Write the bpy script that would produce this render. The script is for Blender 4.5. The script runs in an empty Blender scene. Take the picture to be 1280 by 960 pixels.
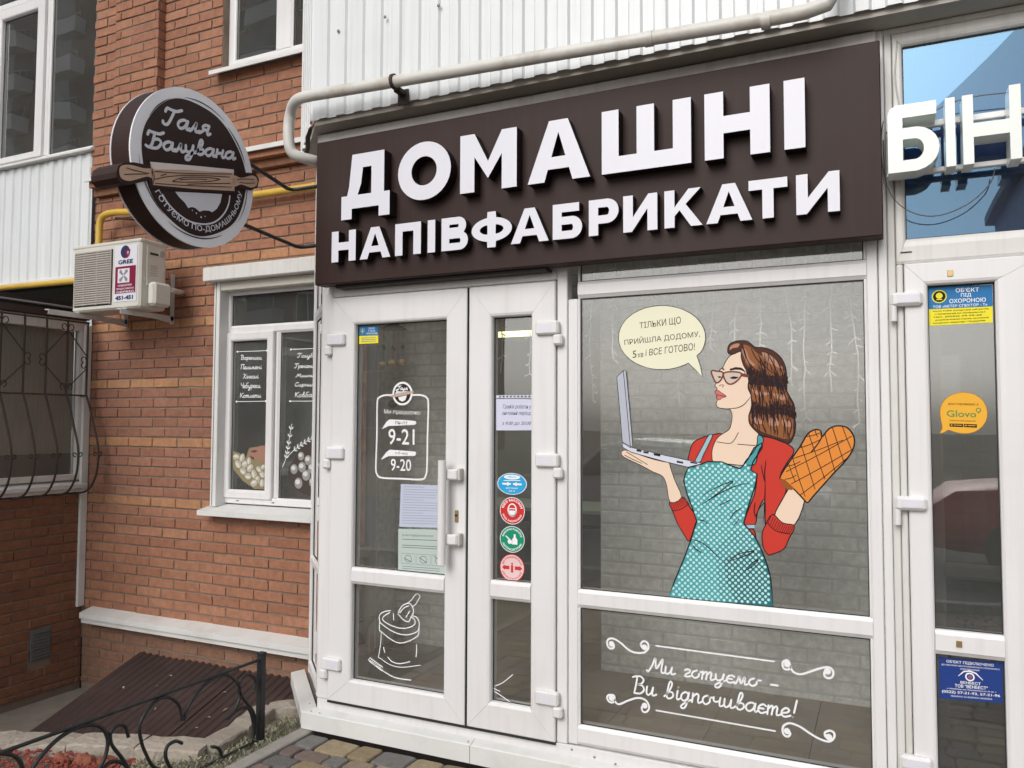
import bpy, bmesh, math, random
from mathutils import Vector, Matrix
from mathutils.geometry import tessellate_polygon
random.seed(7)
sc = bpy.context.scene
COL = sc.collection
R = math.radians
# ------------------------------------------------------------------ camera
cam = bpy.data.cameras.new("camera")
camo = bpy.data.objects.new("camera", cam)
COL.objects.link(camo)
cam.sensor_width = 36.0
cam.lens = 36.0 * 989.07 / 1280.0
cam.clip_start = 0.05
cam.clip_end = 600
_ya, _pi, _ro = R(25.12), R(2.8356), R(0.2059)
fw = Vector((-math.sin(_ya) * math.cos(_pi), math.cos(_ya) * math.cos(_pi), math.sin(_pi)))
rt = Vector((math.cos(_ya), math.sin(_ya), 0))
upv = rt.cross(fw)
r2 = math.cos(_ro) * rt + math.sin(_ro) * upv
u2 = -math.sin(_ro) * rt + math.cos(_ro) * upv
camo.matrix_world = Matrix(((r2.x, u2.x, -fw.x, 0), (r2.y, u2.y, -fw.y, -3.5), (r2.z, u2.z, -fw.z, 1.65), (0, 0, 0, 1)))
sc.camera = camo
# ------------------------------------------------------------------ sky, sun, exposure
world = bpy.data.worlds.new("World")
sc.world = world
world.use_nodes = True
nt = world.node_tree
bg = nt.nodes["Background"]
sky = nt.nodes.new("ShaderNodeTexSky")
sky.sky_type = 'NISHITA'
sky.sun_disc = False
sky.sun_elevation = R(36)
sky.sun_rotation = R(190)
sky.air_density = 1.0
sky.dust_density = 3.5
sky.ozone_density = 1.0
hs = nt.nodes.new("ShaderNodeHueSaturation")
hs.inputs['Saturation'].default_value = 0.22
nt.links.new(sky.outputs[0], hs.inputs['Color'])
nt.links.new(hs.outputs[0], bg.inputs['Color'])
bg.inputs['Strength'].default_value = 0.15
sl = bpy.data.lights.new("sun", 'SUN')
sl.energy = 1.1
sl.angle = R(40)
sl.color = (1.0, 0.98, 0.955)
slo = bpy.data.objects.new("sun", sl)
COL.objects.link(slo)
# light travels from the street side, high up, slightly from the left behind the camera
sd = Vector((math.sin(R(190)) * math.cos(R(36)), math.cos(R(190)) * math.cos(R(36)), math.sin(R(36))))
slo.rotation_euler = sd.to_track_quat('Z', 'Y').to_euler()
sc.view_settings.view_transform = 'Standard'
sc.view_settings.look = 'None'
sc.view_settings.exposure = 0.1
sc.view_settings.gamma = 1.0
sc.render.engine = 'CYCLES'
sc.cycles.max_bounces = 8
sc.cycles.transparent_max_bounces = 24
sc.cycles.glossy_bounces = 3
sc.cycles.diffuse_bounces = 4

# ------------------------------------------------------------------ materials
def new_mat(name):
    m = bpy.data.materials.new(name)
    m.use_nodes = True
    return m, m.node_tree, m.node_tree.nodes["Principled BSDF"]

def mat(name, col, rough=0.5, var=0.08, nscale=6.0, bump=0.0, bscale=60.0, metal=0.0, spec=0.5, dirt=0.0, dirtcol=(.12, .10, .08), emit=0, per=0.0, streak=0.0):
    m, t, b = new_mat(name)
    N, L = t.nodes, t.links
    tc = N.new("ShaderNodeTexCoord")
    geo = N.new("ShaderNodeNewGeometry")
    n1 = N.new("ShaderNodeTexNoise"); n1.inputs['Scale'].default_value = nscale; n1.inputs['Detail'].default_value = 5
    L.new(geo.outputs['Position'], n1.inputs['Vector'])
    mix = N.new("ShaderNodeMix"); mix.data_type = 'RGBA'
    mix.inputs[6].default_value = tuple(c * (1 - var) for c in col) + (1,)
    mix.inputs[7].default_value = tuple(min(1, c * (1 + var)) for c in col) + (1,)
    L.new(n1.outputs['Fac'], mix.inputs[0])
    out = mix.outputs[2]
    if per:
        oi = N.new("ShaderNodeObjectInfo")
        h = N.new("ShaderNodeHueSaturation")
        mr = N.new("ShaderNodeMapRange"); mr.inputs[3].default_value = 1 - per; mr.inputs[4].default_value = 1 + per
        L.new(oi.outputs['Random'], mr.inputs[0]); L.new(mr.outputs[0], h.inputs['Value']); L.new(out, h.inputs['Color'])
        out = h.outputs[0]
    if dirt:
        n2 = N.new("ShaderNodeTexNoise"); n2.inputs['Scale'].default_value = nscale * 0.7; n2.inputs['Detail'].default_value = 8; n2.inputs['Roughness'].default_value = .65
        L.new(geo.outputs['Position'], n2.inputs['Vector'])
        rp = N.new("ShaderNodeMapRange"); rp.inputs[1].default_value = .52; rp.inputs[2].default_value = .75; rp.inputs[3].default_value = 0; rp.inputs[4].default_value = dirt
        L.new(n2.outputs['Fac'], rp.inputs[0])
        mx = N.new("ShaderNodeMix"); mx.data_type = 'RGBA'; mx.inputs[7].default_value = dirtcol + (1,)
        L.new(rp.outputs[0], mx.inputs[0]); L.new(out, mx.inputs[6]); out = mx.outputs[2]
    if streak:
        mp = N.new("ShaderNodeMapping"); mp.inputs['Scale'].default_value = (26, 26, 1.1)
        n5 = N.new("ShaderNodeTexNoise"); n5.inputs['Scale'].default_value = 1; n5.inputs['Detail'].default_value = 6
        L.new(geo.outputs['Position'], mp.inputs[0]); L.new(mp.outputs[0], n5.inputs['Vector'])
        r5 = N.new("ShaderNodeMapRange"); r5.inputs[1].default_value = .5; r5.inputs[2].default_value = .78; r5.inputs[4].default_value = streak
        L.new(n5.outputs['Fac'], r5.inputs[0])
        m5 = N.new("ShaderNodeMix"); m5.data_type = 'RGBA'; m5.inputs[7].default_value = tuple(c * .5 for c in dirtcol) + (1,) if dirtcol[0] < .2 else dirtcol + (1,)
        L.new(r5.outputs[0], m5.inputs[0]); L.new(out, m5.inputs[6]); out = m5.outputs[2]
    L.new(out, b.inputs['Base Color'])
    b.inputs['Roughness'].default_value = rough
    b.inputs['Metallic'].default_value = metal
    b.inputs['Specular IOR Level'].default_value = spec
    if bump:
        n3 = N.new("ShaderNodeTexNoise"); n3.inputs['Scale'].default_value = bscale; n3.inputs['Detail'].default_value = 4
        L.new(geo.outputs['Position'], n3.inputs['Vector'])
        bp = N.new("ShaderNodeBump"); bp.inputs['Strength'].default_value = bump; bp.inputs['Distance'].default_value = .01
        L.new(n3.outputs['Fac'], bp.inputs['Height']); L.new(bp.outputs[0], b.inputs['Normal'])
    if emit:
        b.inputs['Emission Color'].default_value = col + (1,); b.inputs['Emission Strength'].default_value = emit
    return m

def brick_mat(name, cols, island=False, dirt=0.25, dark=(.10, .07, .05), bump=.5):
    m, t, b = new_mat(name)
    N, L = t.nodes, t.links
    geo = N.new("ShaderNodeNewGeometry")
    if island:
        rnd = geo.outputs['Random Per Island']
    else:
        oi = N.new("ShaderNodeObjectInfo"); rnd = oi.outputs['Random']
    cr = N.new("ShaderNodeValToRGB")
    cr.color_ramp.elements[0].position = 0; cr.color_ramp.elements[0].color = cols[0] + (1,)
    cr.color_ramp.elements[1].position = 1; cr.color_ramp.elements[1].color = cols[-1] + (1,)
    for i, c in enumerate(cols[1:-1]):
        e = cr.color_ramp.elements.new((i + 1) / (len(cols) - 1)); e.color = c + (1,)
    L.new(rnd, cr.inputs[0])
    n1 = N.new("ShaderNodeTexNoise"); n1.inputs['Scale'].default_value = 22; n1.inputs['Detail'].default_value = 7; n1.inputs['Roughness'].default_value = .65
    L.new(geo.outputs['Position'], n1.inputs['Vector'])
    mr = N.new("ShaderNodeMapRange"); mr.inputs[1].default_value = .3; mr.inputs[2].default_value = .7; mr.inputs[3].default_value = .78; mr.inputs[4].default_value = 1.18
    L.new(n1.outputs['Fac'], mr.inputs[0])
    h = N.new("ShaderNodeHueSaturation"); L.new(cr.outputs[0], h.inputs['Color']); L.new(mr.outputs[0], h.inputs['Value'])
    n2 = N.new("ShaderNodeTexNoise"); n2.inputs['Scale'].default_value = 1.7; n2.inputs['Detail'].default_value = 9; n2.inputs['Roughness'].default_value = .7
    L.new(geo.outputs['Position'], n2.inputs['Vector'])
    rp = N.new("ShaderNodeMapRange"); rp.inputs[1].default_value = .5; rp.inputs[2].default_value = .72; rp.inputs[3].default_value = 0; rp.inputs[4].default_value = dirt
    L.new(n2.outputs['Fac'], rp.inputs[0])
    mx = N.new("ShaderNodeMix"); mx.data_type = 'RGBA'; mx.inputs[7].default_value = dark + (1,)
    L.new(rp.outputs[0], mx.inputs[0]); L.new(h.outputs[0], mx.inputs[6])
    # fine pale specks
    n4 = N.new("ShaderNodeTexNoise"); n4.inputs['Scale'].default_value = 160; n4.inputs['Detail'].default_value = 3
    L.new(geo.outputs['Position'], n4.inputs['Vector'])
    r4 = N.new("ShaderNodeMapRange"); r4.inputs[1].default_value = .62; r4.inputs[2].default_value = .75; r4.inputs[3].default_value = 0; r4.inputs[4].default_value = .45
    L.new(n4.outputs['Fac'], r4.inputs[0])
    m4 = N.new("ShaderNodeMix"); m4.data_type = 'RGBA'; m4.inputs[7].default_value = (.42, .30, .22, 1)
    L.new(r4.outputs[0], m4.inputs[0]); L.new(mx.outputs[2], m4.inputs[6])
    L.new(m4.outputs[2], b.inputs['Base Color'])
    b.inputs['Roughness'].default_value = .88
    n3 = N.new("ShaderNodeTexNoise"); n3.inputs['Scale'].default_value = 70; n3.inputs['Detail'].default_value = 5
    L.new(geo.outputs['Position'], n3.inputs['Vector'])
    bp = N.new("ShaderNodeBump"); bp.inputs['Strength'].default_value = bump; bp.inputs['Distance'].default_value = .006
    L.new(n3.outputs['Fac'], bp.inputs['Height']); L.new(bp.outputs[0], b.inputs['Normal'])
    return m

def glass_mat(name, tint=(.97, .975, .97), boost=1.7, col_r=(1, 1, 1), wav=0.18, dust=.045):
    m = bpy.data.materials.new(name); m.use_nodes = True
    t = m.node_tree; N, L = t.nodes, t.links
    N.remove(N["Principled BSDF"])
    tr = N.new("ShaderNodeBsdfTransparent"); tr.inputs[0].default_value = tint + (1,)
    gl = N.new("ShaderNodeBsdfGlossy"); gl.inputs['Roughness'].default_value = 0.0; gl.inputs['Color'].default_value = col_r + (1,)
    fr = N.new("ShaderNodeFresnel"); fr.inputs[0].default_value = 1.5
    mu = N.new("ShaderNodeMath"); mu.operation = 'MULTIPLY'; mu.inputs[1].default_value = boost; mu.use_clamp = True
    geo = N.new("ShaderNodeNewGeometry")
    nz = N.new("ShaderNodeTexNoise"); nz.inputs['Scale'].default_value = 1.3; nz.inputs['Detail'].default_value = 1
    L.new(geo.outputs['Position'], nz.inputs['Vector'])
    bp = N.new("ShaderNodeBump"); bp.inputs['Strength'].default_value = wav; bp.inputs['Distance'].default_value = .02
    L.new(nz.outputs['Fac'], bp.inputs['Height']); L.new(bp.outputs[0], gl.inputs['Normal'])
    L.new(fr.outputs[0], mu.inputs[0])
    mx = N.new("ShaderNodeMixShader"); L.new(mu.outputs[0], mx.inputs[0]); L.new(tr.outputs[0], mx.inputs[1]); L.new(gl.outputs[0], mx.inputs[2])
    df = N.new("ShaderNodeBsdfDiffuse"); df.inputs[0].default_value = (.6, .6, .57, 1)
    nd = N.new("ShaderNodeTexNoise"); nd.inputs['Scale'].default_value = 3; nd.inputs['Detail'].default_value = 6
    L.new(geo.outputs['Position'], nd.inputs['Vector'])
    md = N.new("ShaderNodeMapRange"); md.inputs[3].default_value = dust * .4; md.inputs[4].default_value = dust * 1.6; L.new(nd.outputs['Fac'], md.inputs[0])  # dust film, also thickened as painted haze that brightens the rooms behind
    m2 = N.new("ShaderNodeMixShader"); L.new(md.outputs[0], m2.inputs[0]); L.new(mx.outputs[0], m2.inputs[1]); L.new(df.outputs[0], m2.inputs[2])
    L.new(m2.outputs[0], N["Material Output"].inputs[0])
    return m

M = {}
M['upvc'] = mat('white_upvc', (.74, .73, .73), .34, var=.04, nscale=2.5, dirt=.22, dirtcol=(.48, .46, .43), bump=.04, bscale=15, streak=.22)
M['upvc_old'] = mat('weathered_white_upvc', (.66, .65, .625), .4, var=.06, nscale=4, dirt=.35, dirtcol=(.38, .35, .30), bump=.05, bscale=20, streak=.35)
M['seal'] = mat('black_rubber_seal', (.02, .02, .02), .6)
M['glass'] = glass_mat('window_glass')
M['glassd'] = glass_mat('dark_window_glass', (.72, .74, .73), 2.1)
M['glassr'] = glass_mat('balcony_glass', (.72, .74, .73), 3.2)
M['glassg'] = glass_mat('grille_window_glass', (.97, .97, .97), .35)
M['glassb'] = glass_mat('blue_film_glass', (.06, .38, .62), 3.6, (.42, .68, .86))
M['sign'] = mat('dark_brown_sign_board', (.028, .0115, .009), .55, var=.08, nscale=1.2, spec=.28, dirt=.10, dirtcol=(.11, .09, .08), streak=.14)
M['signside'] = mat('letter_side_dark', (.012, .009, .008), .5)
M['acryl'] = mat('white_acrylic', (.69, .69, .755), .35, var=.02)
M['corr'] = mat('white_corrugated_metal', (.70, .725, .735), .38, var=.05, nscale=1.5, dirt=.2, dirtcol=(.45, .45, .43), streak=.3)
M['soffit'] = mat('grey_soffit', (.42, .39, .35), .7, var=.1, nscale=3, dirt=.3)
M['whitem'] = mat('white_painted_metal', (.70, .70, .685), .4, var=.08, nscale=4, dirt=.45, dirtcol=(.4, .36, .3), bump=.05, bscale=30)
M['pipew'] = mat('cream_pipe_paint', (.62, .61, .57), .42, var=.12, nscale=6, dirt=.6, dirtcol=(.3, .22, .14), bump=.15, bscale=40)
M['pipey'] = mat('yellow_gas_pipe_paint', (.62, .40, .06), .42, var=.12, nscale=6, dirt=.35, dirtcol=(.25, .15, .06))
M['rust'] = mat('rusty_iron', (.045, .032, .026), .8, var=.3, nscale=20, bump=.4)
M['blackiron'] = mat('black_painted_iron', (.018, .019, .021), .45, var=.2, nscale=15, dirt=.3, dirtcol=(.09, .08, .07), bump=.2, bscale=80)
M['brownmetal'] = mat('brown_roof_metal', (.050, .031, .028), .55, var=.15, nscale=5, dirt=.3, dirtcol=(.13, .085, .08), bump=.1)
M['mortar'] = mat('brick_mortar', (.23, .175, .135), .95, var=.25, nscale=9, bump=.6, bscale=90, dirt=.5, dirtcol=(.10, .07, .05))
M['mortarw'] = mat('painted_mortar', (.64, .645, .61), .85, var=.05, nscale=4)
OR = [(.31, .135, .078), (.345, .157, .092), (.325, .143, .083), (.375, .178, .105), (.285, .122, .071), (.335, .148, .086)]
RD = [(.26, .112, .071), (.285, .125, .079), (.305, .138, .087), (.27, .117, .074), (.325, .153, .097)]
LT_ = [(.42, .21, .105), (.40, .195, .098), (.45, .23, .12)]
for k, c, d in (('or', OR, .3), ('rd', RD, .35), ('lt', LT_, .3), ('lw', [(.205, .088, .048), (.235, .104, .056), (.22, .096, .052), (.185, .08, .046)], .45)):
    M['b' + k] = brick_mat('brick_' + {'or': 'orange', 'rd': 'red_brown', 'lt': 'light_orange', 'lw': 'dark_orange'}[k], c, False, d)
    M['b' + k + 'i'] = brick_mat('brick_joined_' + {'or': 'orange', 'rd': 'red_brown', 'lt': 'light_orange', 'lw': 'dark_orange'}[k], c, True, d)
M['bpl'] = brick_mat('brick_plinth_stained', [(.26, .13, .08), (.225, .115, .074), (.29, .155, .098)], False, .35)
M['bw'] = brick_mat('painted_brick', [(.79, .795, .76), (.82, .825, .79), (.76, .765, .735)], False, .12, (.35, .35, .32), .25)
M['bwi'] = brick_mat('painted_brick_joined', [(.79, .795, .76), (.82, .825, .79), (.76, .765, .735)], True, .12, (.35, .35, .32), .25)
M['tile'] = mat('brown_floor_tile', (.34, .27, .205), .28, var=.2, nscale=7, per=.12)
M['grout'] = mat('floor_grout', (.12, .10, .085), .9)
M['green'] = mat('grey_green_plaster', (.30, .36, .31), .8, var=.05)
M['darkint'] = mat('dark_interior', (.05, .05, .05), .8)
M['ceil'] = mat('white_ceiling', (.8, .8, .78), .8)
M['conc'] = mat('weathered_concrete', (.24, .215, .18), .95, var=.25, nscale=8, bump=.7, bscale=50, dirt=.35)
M['stone'] = mat('pale_rough_stone', (.37, .325, .27), .95, var=.3, nscale=14, bump=1.0, bscale=38, dirt=.6, dirtcol=(.28, .24, .2), per=.12)
M['edging'] = mat('grey_concrete_edging', (.32, .30, .27), .95, var=.2, nscale=15, bump=.6, bscale=70, dirt=.3)
M['asphalt'] = mat('asphalt', (.10, .10, .10), .9, var=.2, nscale=4, bump=.5, bscale=80)
M['soil'] = mat('dry_soil', (.20, .175, .13), 1, var=.35, nscale=30, bump=1, bscale=60)
M['sand'] = mat('paver_joint_sand', (.11, .095, .075), 1, var=.3, nscale=40, bump=.6)
for i, c in enumerate([(.27, .21, .12), (.19, .14, .13), (.155, .15, .145), (.24, .185, .13), (.195, .14, .12), (.29, .23, .145)]):
    M['pv%d' % i] = mat('paver_%s' % ['yellow', 'plum', 'grey', 'tan', 'brown', 'sand'][i], c, .9, var=.3, nscale=25, bump=.8, bscale=90, dirt=.55, dirtcol=(.10, .085, .07), per=.2)
M['grassd'] = mat('dry_grass', (.40, .37, .25), .9, var=.3, nscale=40)
M['grassg'] = mat('green_leaf', (.24, .25, .18), .8, var=.4, nscale=40)
M['redrub'] = mat('red_rubble', (.25, .05, .038), .85, var=.5, nscale=50, bump=.5)
M['acbody'] = mat('cream_plastic', (.62, .60, .54), .5, var=.05, nscale=4, dirt=.3, dirtcol=(.35, .31, .25))
M['acgrille'] = mat('greige_grille_plastic', (.40, .365, .325), .6, var=.06)
M['screen'] = mat('beige_ribbed_blind', (.30, .285, .24), .8, var=.12, nscale=3)
M['steel'] = mat('galvanised_grey', (.25, .27, .29), .5, var=.1, metal=.3, dirt=.3)
M['brass'] = mat('brass', (.45, .33, .15), .35, metal=.8)
M['wood'] = mat('dark_carved_wood', (.025, .013, .008), .6)
M['shell'] = mat('tan_shell', (.50, .36, .18), .4, var=.3, nscale=60)
M['lamp'] = mat('lit_fluorescent_tube', (1.0, .95, .55), .5, emit=1.6)
M['string'] = mat('clear_string_light', (.9, .9, .88), .35)
M['cable'] = mat('dark_cable', (.09, .085, .08), .6)
M['cablel'] = mat('white_cable', (.5, .49, .46), .6)
def flat(name, c, rough=.5, var=.0): 
    if name not in M: M[name] = mat(name, c, rough, var=var, spec=.15)
    return M[name]
VW = flat('white_vinyl', (.83, .84, .85), .45)
K_ = flat('black_print', (.012, .01, .012), .45)

# ------------------------------------------------------------------ mesh builder
class MB:
    def __init__(s): s.v = []; s.f = []; s.mi = []; s.sm = []
    def add(s, vs, fs, mi=0, sm=False):
        o = len(s.v); s.v += [tuple(v) for v in vs]
        for f in fs: s.f.append(tuple(i + o for i in f)); s.mi.append(mi); s.sm.append(sm)
        return s
    def box(s, x0, x1, y0, y1, z0, z1, b=0.0, mi=0):
        if x0 > x1: x0, x1 = x1, x0
        if y0 > y1: y0, y1 = y1, y0
        if z0 > z1: z0, z1 = z1, z0
        if b <= 0:
            vs = [(x, y, z) for x in (x0, x1) for y in (y0, y1) for z in (z0, z1)]
            return s.add(vs, [(0, 1, 3, 2), (4, 6, 7, 5), (0, 4, 5, 1), (2, 3, 7, 6), (0, 2, 6, 4), (1, 5, 7, 3)], mi)
        b = min(b, (x1 - x0) * .49, (y1 - y0) * .49, (z1 - z0) * .49)
        vs = []; idx = {}
        for i, x in enumerate((x0, x1)):
            for j, y in enumerate((y0, y1)):
                for k, z in enumerate((z0, z1)):
                    sx, sy, sz = (1, -1)[i], (1, -1)[j], (1, -1)[k]
                    for a, p in enumerate(((x, y + sy * b, z + sz * b), (x + sx * b, y, z + sz * b), (x + sx * b, y + sy * b, z))):
                        idx[(i, j, k, a)] = len(vs); vs.append(p)
        I = lambda *t: idx[t]
        fs = []
        for i in (0, 1): fs.append((I(i, 0, 0, 0), I(i, 0, 1, 0), I(i, 1, 1, 0), I(i, 1, 0, 0)))
        for j in (0, 1): fs.append((I(0, j, 0, 1), I(0, j, 1, 1), I(1, j, 1, 1), I(1, j, 0, 1)))
        for k in (0, 1): fs.append((I(0, 0, k, 2), I(0, 1, k, 2), I(1, 1, k, 2), I(1, 0, k, 2)))
        for i in (0, 1):
            for j in (0, 1): fs.append((I(i, j, 0, 0), I(i, j, 1, 0), I(i, j, 1, 1), I(i, j, 0, 1)))
        for i in (0, 1):
            for k in (0, 1): fs.append((I(i, 0, k, 0), I(i, 1, k, 0), I(i, 1, k, 2), I(i, 0, k, 2)))
        for j in (0, 1):
            for k in (0, 1): fs.append((I(0, j, k, 1), I(1, j, k, 1), I(1, j, k, 2), I(0, j, k, 2)))
        for i in (0, 1):
            for j in (0, 1):
                for k in (0, 1): fs.append((I(i, j, k, 0), I(i, j, k, 1), I(i, j, k, 2)))
        return s.add(vs, fs, mi)
    def prism(s, poly, fn0, fn1, mi=0, mside=None):
        """closed solid between two copies of a 2D polygon"""
        n = len(poly)
        tri = tessellate_polygon([[Vector((p[0], p[1], 0)) for p in poly]])
        s.add([fn0(*p) for p in poly], tri, mi)
        s.add([fn1(*p) for p in poly], [t[::-1] for t in tri], mi)
        s.add([fn0(*p) for p in poly] + [fn1(*p) for p in poly], [(i, (i + 1) % n, n + (i + 1) % n, n + i) for i in range(n)], mi if mside is None else mside)
        return s
    def fill(s, poly, fn, mi=0):
        tri = tessellate_polygon([[Vector((p[0], p[1], 0)) for p in poly]])
        return s.add([fn(*p) for p in poly], tri, mi)
    def tube(s, pts, r, n=8, mi=0, closed=False, cap=True):
        pts = [Vector(p) for p in pts]
        m = len(pts); rings = []
        prev = None
        rs = r if isinstance(r, (list, tuple)) else [r] * m
        for i, p in enumerate(pts):
            a = pts[(i - 1) % m] if (i > 0 or closed) else p
            c = pts[(i + 1) % m] if (i < m - 1 or closed) else p
            d = (c - a).normalized() if (c - a).length > 1e-9 else Vector((0, 0, 1))
            if prev is None:
                q = Vector((0, 0, 1)) if abs(d.z) < .9 else Vector((1, 0, 0))
                u = d.cross(q).normalized()
            else:
                u = (prev - d * prev.dot(d)).normalized()
            prev = u; w = d.cross(u)
            rings.append([p + (u * math.cos(2 * math.pi * k / n) + w * math.sin(2 * math.pi * k / n)) * rs[i] for k in range(n)])
        vs = [v for rg in rings for v in rg]; fs = []
        for i in range(m if closed else m - 1):
            j = (i + 1) % m
            for k in range(n): fs.append((i * n + k, i * n + (k + 1) % n, j * n + (k + 1) % n, j * n + k))
        s.add(vs, fs, mi, True)
        if cap and not closed:
            s.add(rings[0], [tuple(range(n))[::-1]], mi); s.add(rings[-1], [tuple(range(n))], mi)
        return s
    def ribbon(s, pts, w, fn, closed=False, mi=0):
        if isinstance(fn, Plane): s.k = getattr(s, 'k', 0) + 1; fn = fn.up((s.k % 30) * .000014)
        P = [Vector((p[0], p[1])) for p in pts]
        n = len(P); L_ = []; Rr = []
        ws = w if isinstance(w, (list, tuple)) else [w] * n
        for i in range(n):
            a = P[i - 1] if (i > 0 or closed) else P[i]
            c = P[(i + 1) % n] if (i < n - 1 or closed) else P[i]
            d = c - a
            if d.length < 1e-9: d = Vector((1, 0))
            d.normalize(); nn = Vector((-d.y, d.x)) * ws[i] / 2
            L_.append(P[i] + nn); Rr.append(P[i] - nn)
        vs = [fn(*v) for v in L_] + [fn(*v) for v in Rr]
        rng = range(n if closed else n - 1)
        s.add(vs, [(i, (i + 1) % n, n + (i + 1) % n, n + i) for i in rng], mi)
        if not closed:
            for e, q in ((0, ws[0]), (n - 1, ws[-1])):
                if q > 0.0015: s.disc(P[e], q / 2, fn.up(.000003) if isinstance(fn, Plane) else fn, 8, mi)
        return s
    def disc(s, c, r, fn, n=20, mi=0, ry=None):
        ry = ry or r
        return s.add([fn(c[0] + r * math.cos(2 * math.pi * k / n), c[1] + ry * math.sin(2 * math.pi * k / n)) for k in range(n)], [tuple(range(n))], mi)
    def ell(s, c, rx, ry, rz, n=12, m=7, mi=0):
        vs = []; fs = []
        for i in range(m + 1):
            a = math.pi * i / m
            for k in range(n):
                b = 2 * math.pi * k / n
                vs.append((c[0] + rx * math.sin(a) * math.cos(b), c[1] + ry * math.sin(a) * math.sin(b), c[2] + rz * math.cos(a)))
        for i in range(m):
            for k in range(n): fs.append((i * n + k, i * n + (k + 1) % n, (i + 1) * n + (k + 1) % n, (i + 1) * n + k))
        return s.add(vs, fs, mi, True)
    def mesh(s, name, mats):
        me = bpy.data.meshes.new(name)
        me.from_pydata(s.v, [], s.f)
        for m in (mats if isinstance(mats, (list, tuple)) else [mats]): me.materials.append(M[m] if isinstance(m, str) else m)
        me.polygons.foreach_set('material_index', s.mi)
        me.polygons.foreach_set('use_smooth', s.sm)
        me.update()
        return me
    def build(s, name, mats, parent=None):
        return link(name, s.mesh(name, mats), parent)

def link(name, me, parent=None, loc=None):
    o = bpy.data.objects.new(name, me); COL.objects.link(o)
    if parent is not None: o.parent = parent
    if loc is not None: o.location = loc
    return o
def fixn(o):
    bm = bmesh.new(); bm.from_mesh(o.data); bmesh.ops.recalc_face_normals(bm, faces=bm.faces); bm.to_mesh(o.data); bm.free(); return o
def thing(name, label, cat, group=None, loc=(0, 0, 0)):
    """an empty at the thing's base; geometry below is in world coordinates, so the parts are shifted back"""
    o = bpy.data.objects.new(name, None); COL.objects.link(o)
    o.empty_display_size = .1
    o['label'] = label; o['category'] = cat
    if group: o['group'] = group
    o['_base'] = 1
    o.location = loc
    return o
def tag(o, label=None, cat=None, group=None, kind=None):
    if label: o['label'] = label
    if cat: o['category'] = cat
    if group: o['group'] = group
    if kind: o['kind'] = kind
    return o
def rebase(root):
    """move the empty to the base of its parts without moving them"""
    lo = [1e9] * 3; hi = [-1e9] * 3
    def walk(o, off):
        off = off + Vector(o.location)
        if o.data is not None and hasattr(o.data, 'vertices'):
            for v in list(o.data.vertices)[::(1 if len(o.data.vertices) < 400 else 7)]:
                for a in range(3):
                    w = v.co[a] + off[a]
                    lo[a] = min(lo[a], w); hi[a] = max(hi[a], w)
        for c in kids.get(o, ()): walk(c, off)
    for c in kids.get(root, ()): walk(c, Vector(root.location))
    if lo[0] > 1e8: return
    b = Vector(((lo[0] + hi[0]) / 2, (lo[1] + hi[1]) / 2, lo[2]))
    d = b - Vector(root.location)
    root.location = b
    for c in kids.get(root, ()): c.location = Vector(c.location) - d

def smooth(pts, k=4, closed=False):
    n = len(pts); out = []
    if n < 3: return [tuple(p) for p in pts]
    for i in range(n if closed else n - 1):
        p0 = pts[(i - 1) % n] if (closed or i > 0) else pts[0]
        p1 = pts[i]; p2 = pts[(i + 1) % n]
        p3 = pts[(i + 2) % n] if (closed or i + 2 < n) else pts[-1]
        for j in range(k):
            t = j / k
            out.append(tuple(.5 * ((2 * p1[a]) + (-p0[a] + p2[a]) * t + (2 * p0[a] - 5 * p1[a] + 4 * p2[a] - p3[a]) * t * t + (-p0[a] + 3 * p1[a] - 3 * p2[a] + p3[a]) * t ** 3) for a in range(len(p1))))
    if not closed: out.append(tuple(pts[-1]))
    return out
class Plane:
    """a vertical plane; up(e) is the same plane e metres nearer the street side"""
    def __init__(s, ax, v, sg): s.ax, s.v, s.sg = ax, v, sg
    def __call__(s, a, b): return (a, s.v, b) if s.ax == 'y' else (s.v, a, b)
    def up(s, e): return Plane(s.ax, s.v + s.sg * e, s.sg)
def PY(y): return Plane('y', y, -1)

# text ---------------------------------------------------------------
_fc = {}
def font_pts(body, bold=0.0, italic=0.0, align='LEFT'):
    key = (body, bold, italic)
    if key in _fc: return _fc[key]
    c = bpy.data.curves.new('t', 'FONT'); c.body = body; c.resolution_u = 3; c.offset = bold; c.shear = italic; c.fill_mode = 'FRONT'
    c.dimensions = '2D'
    c.align_x = 'CENTER'
    o = bpy.data.objects.new('t', c); COL.objects.link(o)
    dg = bpy.context.evaluated_depsgraph_get(); dg.update()
    me = o.evaluated_get(dg).to_mesh()
    vs = [(v.co.x, v.co.y) for v in me.vertices]; fs = [tuple(p.vertices) for p in me.polygons]
    o.evaluated_get(dg).to_mesh_clear()
    bpy.data.objects.remove(o); bpy.data.curves.remove(c)
    _fc[key] = (vs, fs); return vs, fs
def text_quad(mb, body, q, fn, bold=0.0, italic=0.0, mi=0):
    """lay a line of print into the quad TL TR BR BL (plane coordinates)"""
    vs, fs = font_pts(body, bold, italic)
    if not vs: return
    x0 = min(v[0] for v in vs); x1 = max(v[0] for v in vs); y0 = min(v[1] for v in vs); y1 = max(v[1] for v in vs)
    TL, TR, BR, BL = q
    out = []
    for x, y in vs:
        u = (x - x0) / (x1 - x0); w = (y - y0) / (y1 - y0)
        a = [TL[i] * (1 - u) * w + TR[i] * u * w + BR[i] * u * (1 - w) + BL[i] * (1 - u) * (1 - w) for i in (0, 1)]
        out.append(fn(*a))
    mb.add(out, fs, mi)
def rect(x0, x1, z0, z1): return [(x0, z1), (x1, z1), (x1, z0), (x0, z0)]
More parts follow.
